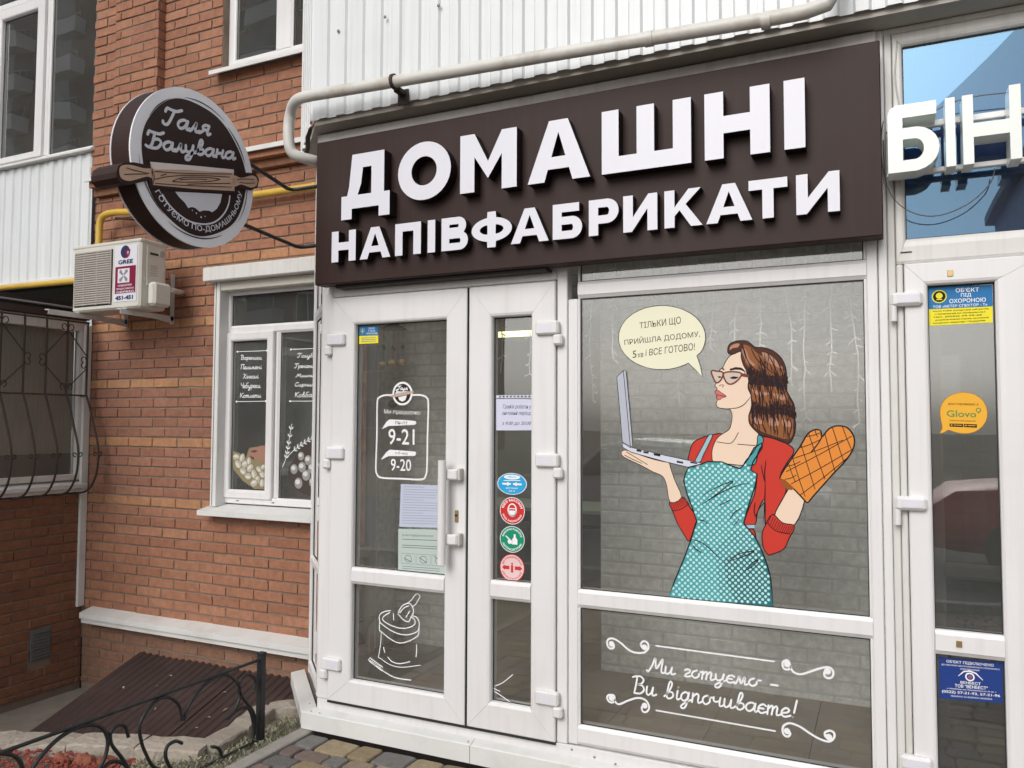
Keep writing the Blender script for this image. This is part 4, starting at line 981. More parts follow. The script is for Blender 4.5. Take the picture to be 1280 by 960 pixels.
ART = {'hair':[(-609,1963),(-607,1989),(-592,2005),(-563,2011),(-531,2009),(-510,1995),(-494,1981),(-457,1977),(-420,1962),(-390,1933),(-372,1894),(-368,1849),(-371,1805),(-359,1773),(-341,1738),(-336,1710),(-339,1684),(-334,1653),(-337,1615),(-349,1584),(-365,1568),(-407,1583),(-443,1595),(-480,1604),(-504,1627),(-523,1652),(-525,1685),(-516,1717),(-515,1749),(-515,1775),(-527,1807),(-524,1846),(-533,1879),(-545,1905),(-554,1938),(-557,1964),(-576,1957),(-599,1954)],'hair_m1':[(-544,1993),(-513,1982),(-482,1952),(-445,1931),(-409,1908),(-379,1881),(-376,1859),(-434,1856),(-483,1874),(-514,1888),(-539,1918),(-552,1957)],'hair_m2':[(-520,1823),(-459,1813),(-380,1802),(-362,1760),(-348,1729),(-411,1735),(-460,1726),(-503,1742),(-512,1788)],'hair_m3':[(-513,1697),(-460,1690),(-387,1691),(-346,1675),(-343,1621),(-363,1587),(-437,1605),(-492,1630),(-519,1665)],'hair_l0':[(-598,1988),(-579,1999),(-560,1998),(-566,1984),(-589,1980),(-602,1972)],'hair_l1':[(-549,1977),(-532,1970),(-518,1930),(-495,1904),(-514,1904),(-538,1931)],'hair_l2':[(-466,1958),(-433,1944),(-399,1911),(-382,1885),(-421,1902),(-451,1922)],'hair_l3':[(-509,1799),(-471,1787),(-435,1783),(-459,1771),(-496,1778)],'hair_l4':[(-422,1780),(-380,1773),(-374,1754),(-404,1758)],'hair_l5':[(-513,1681),(-479,1672),(-461,1653),(-492,1652),(-510,1664)],'hair_l6':[(-448,1675),(-405,1672),(-400,1646),(-436,1643)],'hair_l7':[(-387,1669),(-354,1659),(-353,1640),(-382,1643)],'hs0':[(-538,1970),(-526,1924),(-495,1884),(-458,1870)],'hs1':[(-513,1979),(-488,1929),(-452,1890)],'hs2':[(-482,1948),(-458,1903),(-421,1863)],'hs3':[(-445,1957),(-421,1908),(-403,1856)],'hs4':[(-408,1927),(-391,1888),(-379,1849)],'hs5':[(-508,1813),(-496,1775),(-491,1736)],'hs6':[(-477,1813),(-469,1774),(-466,1729)],'hs7':[(-447,1812),(-435,1774),(-438,1732)],'hs8':[(-410,1809),(-398,1773),(-405,1735)],'hs9':[(-380,1799),(-371,1760),(-360,1729)],'hs10':[(-497,1697),(-504,1665),(-486,1633)],'hs11':[(-460,1691),(-467,1653),(-455,1614)],'hs12':[(-423,1691),(-423,1646),(-418,1602)],'hs13':[(-387,1691),(-379,1646),(-382,1596)],'hs14':[(-357,1678),(-350,1640),(-364,1590)],'hs15':[(-524,1840),(-483,1839),(-434,1825),(-373,1821)],'hs16':[(-516,1720),(-460,1713),(-387,1716),(-345,1697)],'dark1':[(-523,1871),(-483,1857),(-434,1847),(-372,1844),(-370,1808),(-410,1821),(-459,1820),(-496,1827),(-524,1834)],'dark2':[(-511,1735),(-460,1720),(-411,1729),(-350,1715),(-340,1689),(-387,1698),(-436,1699),(-472,1701),(-515,1703)],'face':[(-554,1964),(-576,1957),(-602,1946),(-621,1920),(-631,1898),(-646,1885),(-654,1862),(-657,1839),(-665,1823),(-666,1814),(-657,1807),(-661,1798),(-666,1787),(-657,1777),(-661,1767),(-656,1757),(-662,1737),(-652,1721),(-623,1716),(-601,1711),(-594,1685),(-598,1652),(-608,1626),(-637,1606),(-660,1586),(-678,1547),(-682,1511),(-672,1482),(-606,1476),(-537,1475),(-512,1518),(-493,1560),(-481,1601),(-503,1627),(-521,1652),(-524,1685),(-514,1717),(-511,1749),(-514,1775),(-526,1807),(-522,1846),(-531,1879),(-544,1905),(-553,1938)],'lips':[(-666,1793),(-655,1798),(-642,1789),(-618,1771),(-636,1763),(-647,1755),(-660,1761),(-657,1775),(-664,1784)],'lipline':[(-661,1778),(-647,1776),(-632,1772),(-618,1771)],'brow':[(-602,1890),(-577,1897),(-553,1894),(-542,1885),(-534,1872),(-555,1884),(-577,1886),(-601,1882)],'brow2':[(-638,1894),(-628,1893),(-623,1884),(-631,1886)],'lens1':[(-681,1882),(-660,1882),(-631,1875),(-638,1845),(-658,1830),(-672,1849)],'lens2':[(-628,1871),(-590,1877),(-552,1869),(-568,1840),(-597,1823),(-619,1835)],'temple':[(-553,1871),(-520,1862),(-521,1850),(-558,1857)],'eye':[(-603,1851),(-587,1857),(-563,1853),(-577,1846),(-593,1846)],'eye2':[(-655,1857),(-644,1859),(-636,1855),(-646,1851)],'nose':[(-647,1816),(-638,1821),(-629,1818),(-634,1810)],'jaw':[(-623,1716),(-572,1720),(-541,1736),(-515,1768)],'coll1':[(-660,1572),(-606,1566),(-586,1581),(-568,1613)],'coll2':[(-571,1563),(-499,1558)],'sw_sh':[(-785,1472),(-779,1528),(-760,1570),(-722,1590),(-689,1600),(-635,1608),(-665,1568),(-682,1529),(-683,1475),(-734,1460)],'sw_sl':[(-871,1301),(-812,1325),(-779,1280),(-748,1235),(-757,1210),(-783,1134),(-802,1153),(-835,1206),(-857,1260)],'sw_body':[(-473,1595),(-417,1587),(-372,1569),(-341,1538),(-373,1483),(-398,1427),(-374,1373),(-410,1293),(-431,1250),(-460,1217),(-462,1332),(-492,1276),(-503,1223),(-548,1220),(-533,1276),(-503,1352),(-495,1432),(-523,1455),(-510,1501),(-480,1554)],'sw_cuffR':[(-431,1269),(-460,1222),(-474,1184),(-471,1132),(-455,1102),(-438,1100),(-387,1127),(-367,1170),(-343,1225),(-391,1235)],'sw_w':[(-544,1197),(-508,1199),(-500,1149),(-524,1175)],'armR':[(-349,1398),(-315,1372),(-303,1329),(-341,1232),(-391,1236),(-423,1261),(-395,1325)],'handL':[(-1094,1516),(-1080,1529),(-1037,1521),(-998,1506),(-952,1492),(-898,1480),(-872,1475),(-864,1450),(-846,1398),(-817,1324),(-868,1300),(-884,1375),(-903,1415),(-944,1432),(-998,1459),(-1069,1490),(-1089,1503)],'hl1':[(-1069,1520),(-1029,1498),(-971,1465)],'hl2':[(-1078,1506),(-1045,1490),(-998,1470)],'mitt':[(-399,1424),(-373,1472),(-317,1557),(-287,1609),(-257,1628),(-235,1622),(-231,1598),(-204,1631),(-171,1644),(-133,1636),(-110,1601),(-110,1560),(-135,1511),(-183,1455),(-232,1396),(-273,1346),(-291,1324),(-305,1337),(-344,1379),(-379,1411)],'thumb':[(-231,1598),(-248,1568),(-273,1535)],'mittin':[(-399,1424),(-374,1409),(-341,1381),(-354,1374),(-374,1378),(-391,1393)],'mg0':[(-373,1472),(-345,1480),(-318,1494)],'mg1':[(-379,1418),(-356,1424),(-334,1437)],'mg2':[(-352,1504),(-251,1542),(-152,1585)],'mg3':[(-373,1451),(-244,1524),(-119,1601)],'mg4':[(-317,1552),(-280,1565),(-243,1584)],'mg5':[(-292,1599),(-265,1604),(-238,1615)],'mg6':[(-354,1400),(-232,1473),(-114,1550)],'mg7':[(-320,1354),(-226,1432),(-135,1514)],'mg8':[(-312,1562),(-286,1469),(-261,1382)],'mg9':[(-282,1609),(-252,1514),(-222,1425)],'mg10':[(-257,1625),(-253,1609),(-248,1599)],'mg11':[(-347,1509),(-324,1426),(-300,1350)],'mg12':[(-219,1610),(-201,1530),(-183,1457)],'mg13':[(-190,1636),(-169,1564),(-149,1498)],'mg14':[(-152,1641),(-136,1592),(-120,1550)],'mg15':[(-363,1483),(-351,1444),(-339,1411)],'apron':[(-800,1427),(-784,1458),(-734,1471),(-700,1485),(-639,1485),(-602,1470),(-564,1458),(-549,1472),(-528,1502),(-503,1548),(-484,1561),(-473,1570),(-470,1552),(-485,1526),(-508,1488),(-518,1454),(-492,1436),(-501,1384),(-519,1331),(-538,1270),(-550,1225),(-503,1169),(-475,1112),(-454,1054),(-441,997),(-432,880),(-878,877),(-850,954),(-810,1049),(-775,1144),(-750,1222),(-770,1282),(-793,1342),(-806,1396)],'apron_dk':[(-636,1063),(-576,1104),(-486,1126),(-475,1112),(-454,1054),(-441,997),(-432,880),(-579,879),(-622,959)],'apron_md':[(-665,1121),(-590,1193),(-525,1193),(-503,1169),(-475,1112),(-454,1054),(-441,997),(-432,880),(-645,879),(-666,985)],'strapR':[(-486,1602),(-466,1592),(-469,1563),(-487,1531),(-500,1479),(-543,1477),(-534,1498),(-505,1531),(-491,1563)],'strapL':[(-697,1598),(-678,1601),(-699,1553),(-719,1513),(-734,1481),(-755,1485),(-741,1516),(-721,1553)],'waist':[(-550,1218),(-504,1222),(-503,1206),(-546,1201)],'dots':[(-641,1478),(-541,1475),(-705,1468),(-679,1467),(-654,1466),(-628,1465),(-603,1464),(-528,1461),(-744,1456),(-718,1455),(-692,1454),(-667,1453),(-641,1452),(-616,1452),(-591,1451),(-565,1450),(-541,1449),(-783,1444),(-757,1443),(-731,1442),(-705,1442),(-679,1441),(-654,1440),(-628,1439),(-603,1438),(-578,1438),(-553,1437),(-528,1436),(-503,1435),(-770,1431),(-744,1430),(-718,1429),(-692,1428),(-666,1427),(-641,1427),(-615,1426),(-590,1425),(-565,1424),(-540,1424),(-516,1423),(-783,1418),(-757,1417),(-731,1416),(-705,1416),(-679,1415),(-653,1414),(-628,1413),(-603,1413),(-578,1412),(-553,1411),(-528,1411),(-503,1410),(-796,1405),(-770,1404),(-743,1404),(-717,1403),(-692,1402),(-666,1402),(-641,1401),(-615,1400),(-590,1400),(-565,1399),(-540,1398),(-515,1398),(-782,1392),(-756,1391),(-730,1390),(-704,1390),(-679,1389),(-653,1388),(-628,1388),(-602,1387),(-577,1387),(-552,1386),(-528,1385),(-795,1379),(-769,1378),(-743,1378),(-717,1377),(-691,1376),(-666,1376),(-640,1375),(-615,1375),(-590,1374),(-565,1374),(-540,1373),(-515,1372),(-782,1366),(-756,1365),(-730,1364),(-704,1364),(-678,1363),(-653,1363),(-627,1362),(-602,1362),(-577,1361),(-552,1361),(-527,1360),(-769,1352),(-743,1352),(-717,1351),(-691,1351),(-665,1350),(-640,1350),(-615,1349),(-590,1349),(-565,1348),(-540,1348),(-782,1339),(-756,1339),(-730,1338),(-704,1338),(-678,1337),(-653,1337),(-627,1337),(-602,1336),(-577,1336),(-552,1335),(-527,1335),(-769,1326),(-742,1326),(-717,1325),(-691,1325),(-665,1324),(-640,1324),(-614,1323),(-589,1323),(-564,1323),(-539,1322),(-755,1313),(-729,1312),(-703,1312),(-678,1312),(-652,1311),(-627,1311),(-602,1310),(-577,1310),(-552,1310),(-768,1300),(-742,1300),(-716,1299),(-690,1299),(-665,1299),(-639,1298),(-614,1298),(-589,1298),(-564,1297),(-539,1297),(-755,1287),(-729,1287),(-703,1286),(-678,1286),(-652,1286),(-627,1285),(-601,1285),(-576,1285),(-552,1284),(-742,1274),(-716,1273),(-690,1273),(-665,1273),(-639,1273),(-614,1272),(-589,1272),(-564,1272),(-755,1261),(-729,1261),(-703,1260),(-677,1260),(-652,1260),(-626,1260),(-601,1259),(-576,1259),(-551,1259),(-742,1248),(-716,1248),(-690,1247),(-664,1247),(-639,1247),(-614,1247),(-589,1247),(-564,1246),(-728,1235),(-703,1235),(-677,1234),(-651,1234),(-626,1234),(-601,1234),(-576,1234),(-741,1222),(-715,1222),(-690,1222),(-664,1222),(-639,1221),(-613,1221),(-588,1221),(-563,1221),(-728,1209),(-702,1209),(-677,1209),(-651,1209),(-626,1209),(-601,1209),(-576,1208),(-551,1208),(-741,1196),(-715,1196),(-689,1196),(-664,1196),(-638,1196),(-613,1196),(-588,1196),(-563,1196),(-538,1196),(-754,1183),(-728,1183),(-702,1183),(-676,1183),(-651,1183),(-626,1183),(-600,1183),(-575,1183),(-551,1183),(-526,1183),(-741,1170),(-715,1170),(-689,1170),(-663,1170),(-638,1170),(-613,1170),(-588,1170),(-563,1170),(-538,1170),(-514,1171),(-753,1157),(-727,1157),(-702,1157),(-676,1157),(-651,1157),(-625,1158),(-600,1158),(-575,1158),(-550,1158),(-526,1158),(-766,1144),(-740,1144),(-714,1144),(-689,1145),(-663,1145),(-638,1145),(-613,1145),(-588,1145),(-563,1145),(-538,1145),(-513,1145),(-753,1131),(-727,1131),(-701,1132),(-676,1132),(-650,1132),(-625,1132),(-600,1132),(-575,1132),(-550,1133),(-526,1133),(-501,1133),(-766,1118),(-740,1118),(-714,1119),(-688,1119),(-663,1119),(-638,1119),(-612,1119),(-587,1120),(-562,1120),(-538,1120),(-513,1120),(-489,1120),(-779,1105),(-753,1105),(-727,1106),(-701,1106),(-676,1106),(-650,1106),(-625,1107),(-600,1107),(-575,1107),(-550,1107),(-525,1108),(-501,1108),(-766,1092),(-740,1093),(-714,1093),(-688,1093),(-663,1093),(-637,1094),(-612,1094),(-587,1094),(-562,1095),(-537,1095),(-513,1095),(-488,1095),(-779,1079),(-752,1080),(-727,1080),(-701,1080),(-675,1081),(-650,1081),(-625,1081),(-599,1082),(-575,1082),(-550,1082),(-525,1082),(-501,1083),(-476,1083),(-791,1066),(-765,1066),(-739,1067),(-714,1067),(-688,1068),(-662,1068),(-637,1068),(-612,1069),(-587,1069),(-562,1069),(-537,1070),(-513,1070),(-488,1070),(-778,1053),(-752,1054),(-726,1054),(-701,1055),(-675,1055),(-650,1055),(-624,1056),(-599,1056),(-574,1057),(-549,1057),(-525,1057),(-500,1058),(-476,1058),(-791,1040),(-765,1041),(-739,1041),(-713,1042),(-688,1042),(-662,1042),(-637,1043),(-612,1043),(-587,1044),(-562,1044),(-537,1045),(-512,1045),(-488,1045),(-464,1046),(-804,1027),(-778,1027),(-752,1028),(-726,1028),(-700,1029),(-675,1029),(-649,1030),(-624,1030),(-599,1031),(-574,1031),(-549,1032),(-525,1032),(-500,1033),(-476,1033),(-817,1014),(-791,1014),(-765,1015),(-739,1015),(-713,1016),(-687,1016),(-662,1017),(-637,1017),(-611,1018),(-586,1018),(-562,1019),(-537,1020),(-512,1020),(-488,1021),(-464,1021),(-804,1001),(-778,1002),(-752,1002),(-726,1003),(-700,1003),(-674,1004),(-649,1004),(-624,1005),(-599,1006),(-574,1006),(-549,1007),(-524,1007),(-500,1008),(-476,1008),(-451,1009),(-817,988),(-790,988),(-764,989),(-738,990),(-713,990),(-687,991),(-662,991),(-636,992),(-611,993),(-586,993),(-561,994),(-537,994),(-512,995),(-488,996),(-463,996),(-830,974),(-803,975),(-777,976),(-751,976),(-725,977),(-700,978),(-674,978),(-649,979),(-624,980),(-598,980),(-574,981),(-549,982),(-524,982),(-500,983),(-475,983),(-451,984),(-816,962),(-790,962),(-764,963),(-738,964),(-712,965),(-687,965),(-661,966),(-636,967),(-611,967),(-586,968),(-561,969),(-536,969),(-512,970),(-487,971),(-463,971),(-829,948),(-803,949),(-777,950),(-751,951),(-725,951),(-699,952),(-674,953),(-648,954),(-623,954),(-598,955),(-573,956),(-549,956),(-524,957),(-500,958),(-475,959),(-451,959),(-842,935),(-816,936),(-790,937),(-764,937),(-738,938),(-712,939),(-686,940),(-661,941),(-636,941),(-611,942),(-586,943),(-561,944),(-536,944),(-512,945),(-487,946),(-463,947),(-856,922),(-829,922),(-803,923),(-777,924),(-751,925),(-725,926),(-699,927),(-674,927),(-648,928),(-623,929),(-598,930),(-573,931),(-548,931),(-524,932),(-499,933),(-475,934),(-451,934),(-842,909),(-816,910),(-789,911),(-763,912),(-737,913),(-712,913),(-686,914),(-661,915),(-635,916),(-610,917),(-585,918),(-561,918),(-536,919),(-511,920),(-487,921),(-463,922),(-855,896),(-829,896),(-802,897),(-776,898),(-750,899),(-724,900),(-699,901),(-673,902),(-648,903),(-623,904),(-598,905),(-573,905),(-548,906),(-524,907),(-499,908),(-475,909),(-451,910),(-815,884),(-789,885),(-763,886),(-737,887),(-711,888),(-686,889),(-660,890),(-635,891),(-610,892),(-585,892),(-560,893),(-536,894),(-511,895),(-487,896),(-463,897)],'fold0':[(-727,1333),(-663,1374),(-592,1403),(-640,1363),(-728,1295)],'fold1':[(-728,1295),(-663,1340),(-588,1380),(-526,1398)],'fold2':[(-649,1297),(-604,1323)],'fold3':[(-608,1238),(-589,1268),(-556,1290)],'fold4':[(-590,1215),(-569,1241)],'fold5':[(-747,1228),(-721,1227),(-703,1213)],'fold6':[(-775,1144),(-718,1125),(-651,1065)],'fold7':[(-775,1125),(-752,1099),(-732,1088),(-768,1110)],'fold8':[(-621,1060),(-569,1094),(-507,1109),(-562,1079),(-620,1058)],'fold9':[(-550,1021),(-519,1057),(-491,1074),(-519,1042),(-550,1021)],'sf0':[(-475,1477),(-468,1437),(-459,1400)],'sf1':[(-455,1496),(-461,1444),(-459,1400)],'sf2':[(-459,1400),(-462,1326),(-467,1237)],'sf3':[(-502,1317),(-506,1280),(-502,1258)],'sf4':[(-462,1319),(-484,1292),(-502,1254)],'cuA0':[(-867,1304),(-861,1284),(-856,1264)],'cuA1':[(-860,1307),(-853,1287),(-847,1268)],'cuA2':[(-852,1310),(-845,1291),(-838,1272)],'cuA3':[(-845,1312),(-837,1294),(-829,1277)],'cuA4':[(-837,1315),(-829,1298),(-820,1281)],'cuA5':[(-829,1318),(-820,1301),(-812,1285)],'cuA6':[(-822,1321),(-812,1305),(-803,1289)],'cuA7':[(-814,1323),(-804,1308),(-794,1294)],'cuA8':[(-807,1326),(-796,1312),(-785,1298)],'cuB0':[(-436,1265),(-443,1248),(-449,1231)],'cuB1':[(-428,1257),(-435,1240),(-441,1224)],'cuB2':[(-420,1250),(-427,1233),(-434,1216)],'cuB3':[(-412,1243),(-419,1227),(-426,1210)],'cuB4':[(-404,1238),(-411,1221),(-418,1204)],'cuB5':[(-396,1233),(-404,1216),(-411,1199)],'cuB6':[(-388,1229),(-396,1212),(-403,1196)],'cuB7':[(-380,1226),(-388,1210),(-395,1193)],'cuB8':[(-372,1224),(-380,1208),(-388,1191)],'cuB9':[(-365,1223),(-372,1207),(-380,1190)],'cuB10':[(-357,1223),(-365,1207),(-373,1190)],'cuB11':[(-349,1223),(-357,1206),(-365,1190)],'cuAl':[(-856,1262),(-820,1272),(-785,1296)],'cuBl':[(-452,1231),(-417,1200),(-362,1191)],'lap_s':[(-1114,1865),(-1079,1897),(-1069,1892),(-1054,1726),(-1039,1551),(-1049,1539),(-1088,1562),(-1100,1711)],'lap_sl':[(-1082,1894),(-1066,1719),(-1050,1543)],'lap_b':[(-1088,1565),(-1039,1540),(-883,1507),(-728,1478),(-733,1462),(-786,1458),(-898,1482),(-1045,1519),(-1086,1541)],'port0':[(-1021,1534),(-998,1529),(-998,1521),(-1021,1524)],'port1':[(-989,1526),(-965,1522),(-965,1514),(-989,1517)],'port2':[(-942,1517),(-912,1512),(-910,1502),(-940,1507)],'port3':[(-837,1486),(-808,1481),(-808,1473),(-837,1477)],'port4':[(-777,1484),(-746,1479),(-746,1473),(-776,1477)],'bubble':[(-707,2037),(-708,2019),(-712,2001),(-719,1983),(-729,1967),(-746,1953),(-730,1904),(-722,1859),(-747,1887),(-783,1923),(-797,1915),(-820,1907),(-844,1901),(-869,1897),(-894,1896),(-920,1897),(-946,1900),(-971,1906),(-995,1915),(-1018,1925),(-1039,1938),(-1057,1952),(-1073,1968),(-1086,1986),(-1095,2004),(-1101,2023),(-1104,2042),(-1103,2062),(-1099,2081),(-1091,2099),(-1080,2116),(-1066,2132),(-1049,2146),(-1029,2158),(-1007,2168),(-984,2176),(-959,2181),(-933,2184),(-907,2185),(-881,2183),(-856,2178),(-831,2171),(-808,2162),(-787,2151),(-767,2139),(-750,2124),(-735,2108),(-724,2092),(-715,2074),(-709,2056)],'sA':[(-1143,644),(-1131,640),(-1135,626),(-1151,623),(-1163,636),(-1161,659),(-1139,669),(-1102,655),(-1066,629),(-1031,618),(-991,624),(-971,645),(-974,667),(-991,674),(-1005,661),(-1001,646),(-988,647)],'sB':[(-380,652),(-369,647),(-373,632),(-389,630),(-398,641),(-396,660),(-378,668),(-369,650),(-359,626),(-330,617),(-291,633),(-252,652),(-219,660),(-203,647),(-205,626),(-219,616),(-235,622),(-235,640),(-224,644)],'sC':[(-1144,400),(-1132,395),(-1135,383),(-1152,381),(-1164,394),(-1159,411),(-1132,413),(-1128,389),(-1108,378),(-1067,400),(-1021,419),(-986,415),(-969,390),(-977,367),(-996,362),(-1003,380),(-989,390)],'sD':[(-384,378),(-372,372),(-378,358),(-394,358),(-402,375),(-397,398),(-372,412),(-333,404),(-294,383),(-256,367),(-223,363),(-204,380),(-203,400),(-218,407),(-237,397),(-235,380),(-223,381)],'l1':[(-937,660),(-676,658),(-432,656)],'l2':[(-937,377),(-678,374),(-432,370)],'hours_frame':[(-2349,1797),(-2403,1795),(-2434,1783),(-2445,1756),(-2445,1582),(-2449,1415),(-2442,1379),(-2411,1359),(-2284,1358),(-2167,1358),(-2141,1377),(-2133,1423),(-2131,1585),(-2128,1747),(-2138,1780),(-2172,1794),(-2223,1795)],'br1':[(-2414,1616),(-2386,1654),(-2365,1668),(-2260,1664),(-2205,1660),(-2199,1651),(-2207,1640),(-2316,1635),(-2372,1633),(-2400,1621)],'br2':[(-2418,1454),(-2384,1494),(-2363,1508),(-2258,1504),(-2203,1500),(-2198,1491),(-2206,1479),(-2313,1475),(-2370,1474),(-2398,1461)],'glovo':[(202,1700),(209,1731),(230,1758),(262,1773),(292,1775),(325,1765),(351,1738),(362,1699),(355,1661),(332,1632),(302,1618),(268,1618),(241,1626),(228,1630),(214,1620),(200,1618),(209,1637),(205,1665)],'glpin':[(323,1707),(334,1715),(341,1707),(333,1698)],'k0':[(-2347,671),(-2390,659),(-2415,639),(-2413,610),(-2403,598),(-2350,572),(-2296,558),(-2242,558),(-2190,577),(-2173,598),(-2171,629),(-2187,653),(-2209,658)],'k1':[(-2351,660),(-2386,638),(-2393,618),(-2350,597),(-2281,587),(-2228,598),(-2198,617),(-2198,639),(-2217,650)],'k2':[(-2413,603),(-2414,564),(-2403,556),(-2349,527),(-2295,511),(-2242,523),(-2189,552),(-2175,566),(-2171,598)],'k3':[(-2403,556),(-2405,501),(-2414,442),(-2418,422),(-2401,416),(-2371,402),(-2324,389),(-2263,391),(-2188,408),(-2162,414)],'k4':[(-2248,717),(-2222,735),(-2192,770),(-2173,768),(-2169,756),(-2191,722),(-2210,705)],'k5':[(-2185,514),(-2185,483),(-2188,454)],'k6':[(-2481,401),(-2433,375),(-2370,348),(-2308,331),(-2217,332)],'k7':[(-2359,429),(-2332,410),(-2286,406),(-2225,424)],'k8':[(-2301,660),(-2282,694),(-2259,712),(-2229,719),(-2210,698),(-2206,676),(-2221,650),(-2235,626),(-2266,632),(-2301,660)],'k9':[(-2289,665),(-2263,693),(-2236,706)],'k10':[(-2328,657),(-2326,626)],'k11':[(-2387,477),(-2379,452)],'k12':[(-2251,646),(-2229,680)],'m0':[(-1642,437),(-1695,392),(-1737,370)],'m1':[(-1740,345),(-1694,325),(-1656,306)],'m2':[(-1743,358),(-1710,349)],'wla':[(-4299,2169),(-4157,2167),(-4018,2167)],'wlb':[(-4297,1801),(-4147,1801),(-4020,1802)],'wra':[(-3798,2167),(-3680,2167),(-3505,2166)],'wrb':[(-3797,1800),(-3672,1799),(-3498,1799)],'dump_bg':[(-4326,1439),(-4261,1426),(-4194,1391),(-4167,1464),(-4017,1483),(-4008,1170),(-4112,1171),(-4218,1224),(-4316,1308)],'jar_bg':[(-3803,1301),(-3761,1386),(-3700,1471),(-3596,1528),(-3492,1516),(-3468,1147),(-3658,1153),(-3757,1205)],'wh1':[(-3855,1335),(-3824,1399),(-3804,1498),(-3779,1639)],'wh2':[(-3824,1399),(-3753,1456),(-3666,1507),(-3579,1549)],'hand':[(-4180,1434),(-4120,1464),(-4017,1480),(-4015,1380),(-4061,1372),(-4118,1392),(-4156,1406)],'handd':[(-4157,1441),(-4110,1450),(-4078,1443),(-4119,1430)],'handd2':[(-4156,1406),(-4118,1398),(-4118,1378),(-4146,1389)],'pin_body':[(-1001,2827),(-755,2883),(-494,2941),(-488,2886),(-485,2832),(-752,2771),(-982,2726),(-990,2775)],'pin_hi':[(-1001,2827),(-755,2883),(-494,2941),(-493,2924),(-635,2888),(-812,2846),(-974,2799),(-993,2805)],'pin_hl':[(-991,2795),(-1036,2787),(-1096,2783),(-1139,2770),(-1157,2751),(-1154,2719),(-1137,2707),(-1103,2710),(-1054,2735),(-1012,2756),(-987,2757)],'pin_hr':[(-490,2911),(-442,2912),(-375,2944),(-340,2949),(-324,2933),(-331,2903),(-373,2881),(-439,2880),(-486,2856)],'pin_board':[(-1171,2731),(-1161,2761),(-1135,2783),(-1086,2799),(-1006,2810),(-1005,2837),(-756,2896),(-477,2958),(-472,2930),(-389,2956),(-336,2968),(-310,2942),(-320,2898),(-366,2869),(-470,2854),(-475,2823),(-752,2759),(-997,2710),(-1004,2741),(-1103,2693),(-1146,2689),(-1169,2707)],'p0':[(-974,2791),(-811,2829),(-509,2913)],'p1':[(-877,2772),(-811,2809),(-683,2846),(-585,2864),(-682,2825),(-810,2787),(-877,2772)],'p2':[(-973,2754),(-899,2788),(-754,2836),(-521,2894)],'p3':[(-972,2736),(-810,2771),(-507,2846)],'p4':[(-942,2780),(-910,2797)],'p5':[(-1124,2762),(-1075,2764),(-1005,2771)],'p6':[(-1133,2730),(-1075,2749),(-1020,2765)],'p7':[(-469,2897),(-402,2918),(-353,2928)],'p8':[(-455,2886),(-401,2896),(-346,2913)],'p9':[(-833,2792),(-753,2818),(-671,2839)],'p10':[(-787,2783),(-682,2815),(-520,2862)],'p11':[(-991,2795),(-977,2770),(-983,2733)],'bowl':[(-851,2731),(-716,2762),(-561,2797),(-571,2751),(-593,2714),(-623,2689),(-642,2692),(-678,2685),(-702,2672),(-726,2683),(-749,2684),(-772,2673),(-794,2694),(-828,2712)],'arc_in':[(-923,2698),(-884,2661),(-828,2630),(-759,2611),(-676,2617),(-603,2646),(-548,2698),(-517,2755),(-509,2801)],'fs0':[(-1562,404),(-1512,377),(-1483,342),(-1471,303)],'fs1':[(-1439,290),(-1394,336),(-1327,375),(-1243,391),(-1168,375),(-1120,336),(-1100,282),(-1113,219),(-1146,177)],'fs2':[(-998,266),(-1016,319),(-1057,335),(-1088,312),(-1079,260),(-1028,187),(-985,115)],'fs3':[(-1130,171),(-1084,191),(-1027,166),(-985,115)],'fs4':[(-703,239),(-720,312),(-773,366),(-837,381),(-898,354),(-940,296),(-929,221),(-901,154),(-864,90),(-809,47)],'fs5':[(-693,235),(-666,295),(-588,356),(-495,381),(-419,370),(-351,310),(-330,238),(-369,177),(-424,154)],'fs6':[(-233,242),(-222,290),(-271,329),(-324,319),(-338,265),(-290,201),(-229,123),(-215,35),(-249,-37)],'fs7':[(-413,150),(-347,174),(-278,164),(-241,110),(-227,22),(-248,-46)],'fs8':[(-699,132),(-738,156),(-785,148),(-792,99),(-753,25)],'fs9':[(-517,51),(-470,26),(-451,-20),(-482,-64)],'rail':[(-1562,404),(-152,386)]}
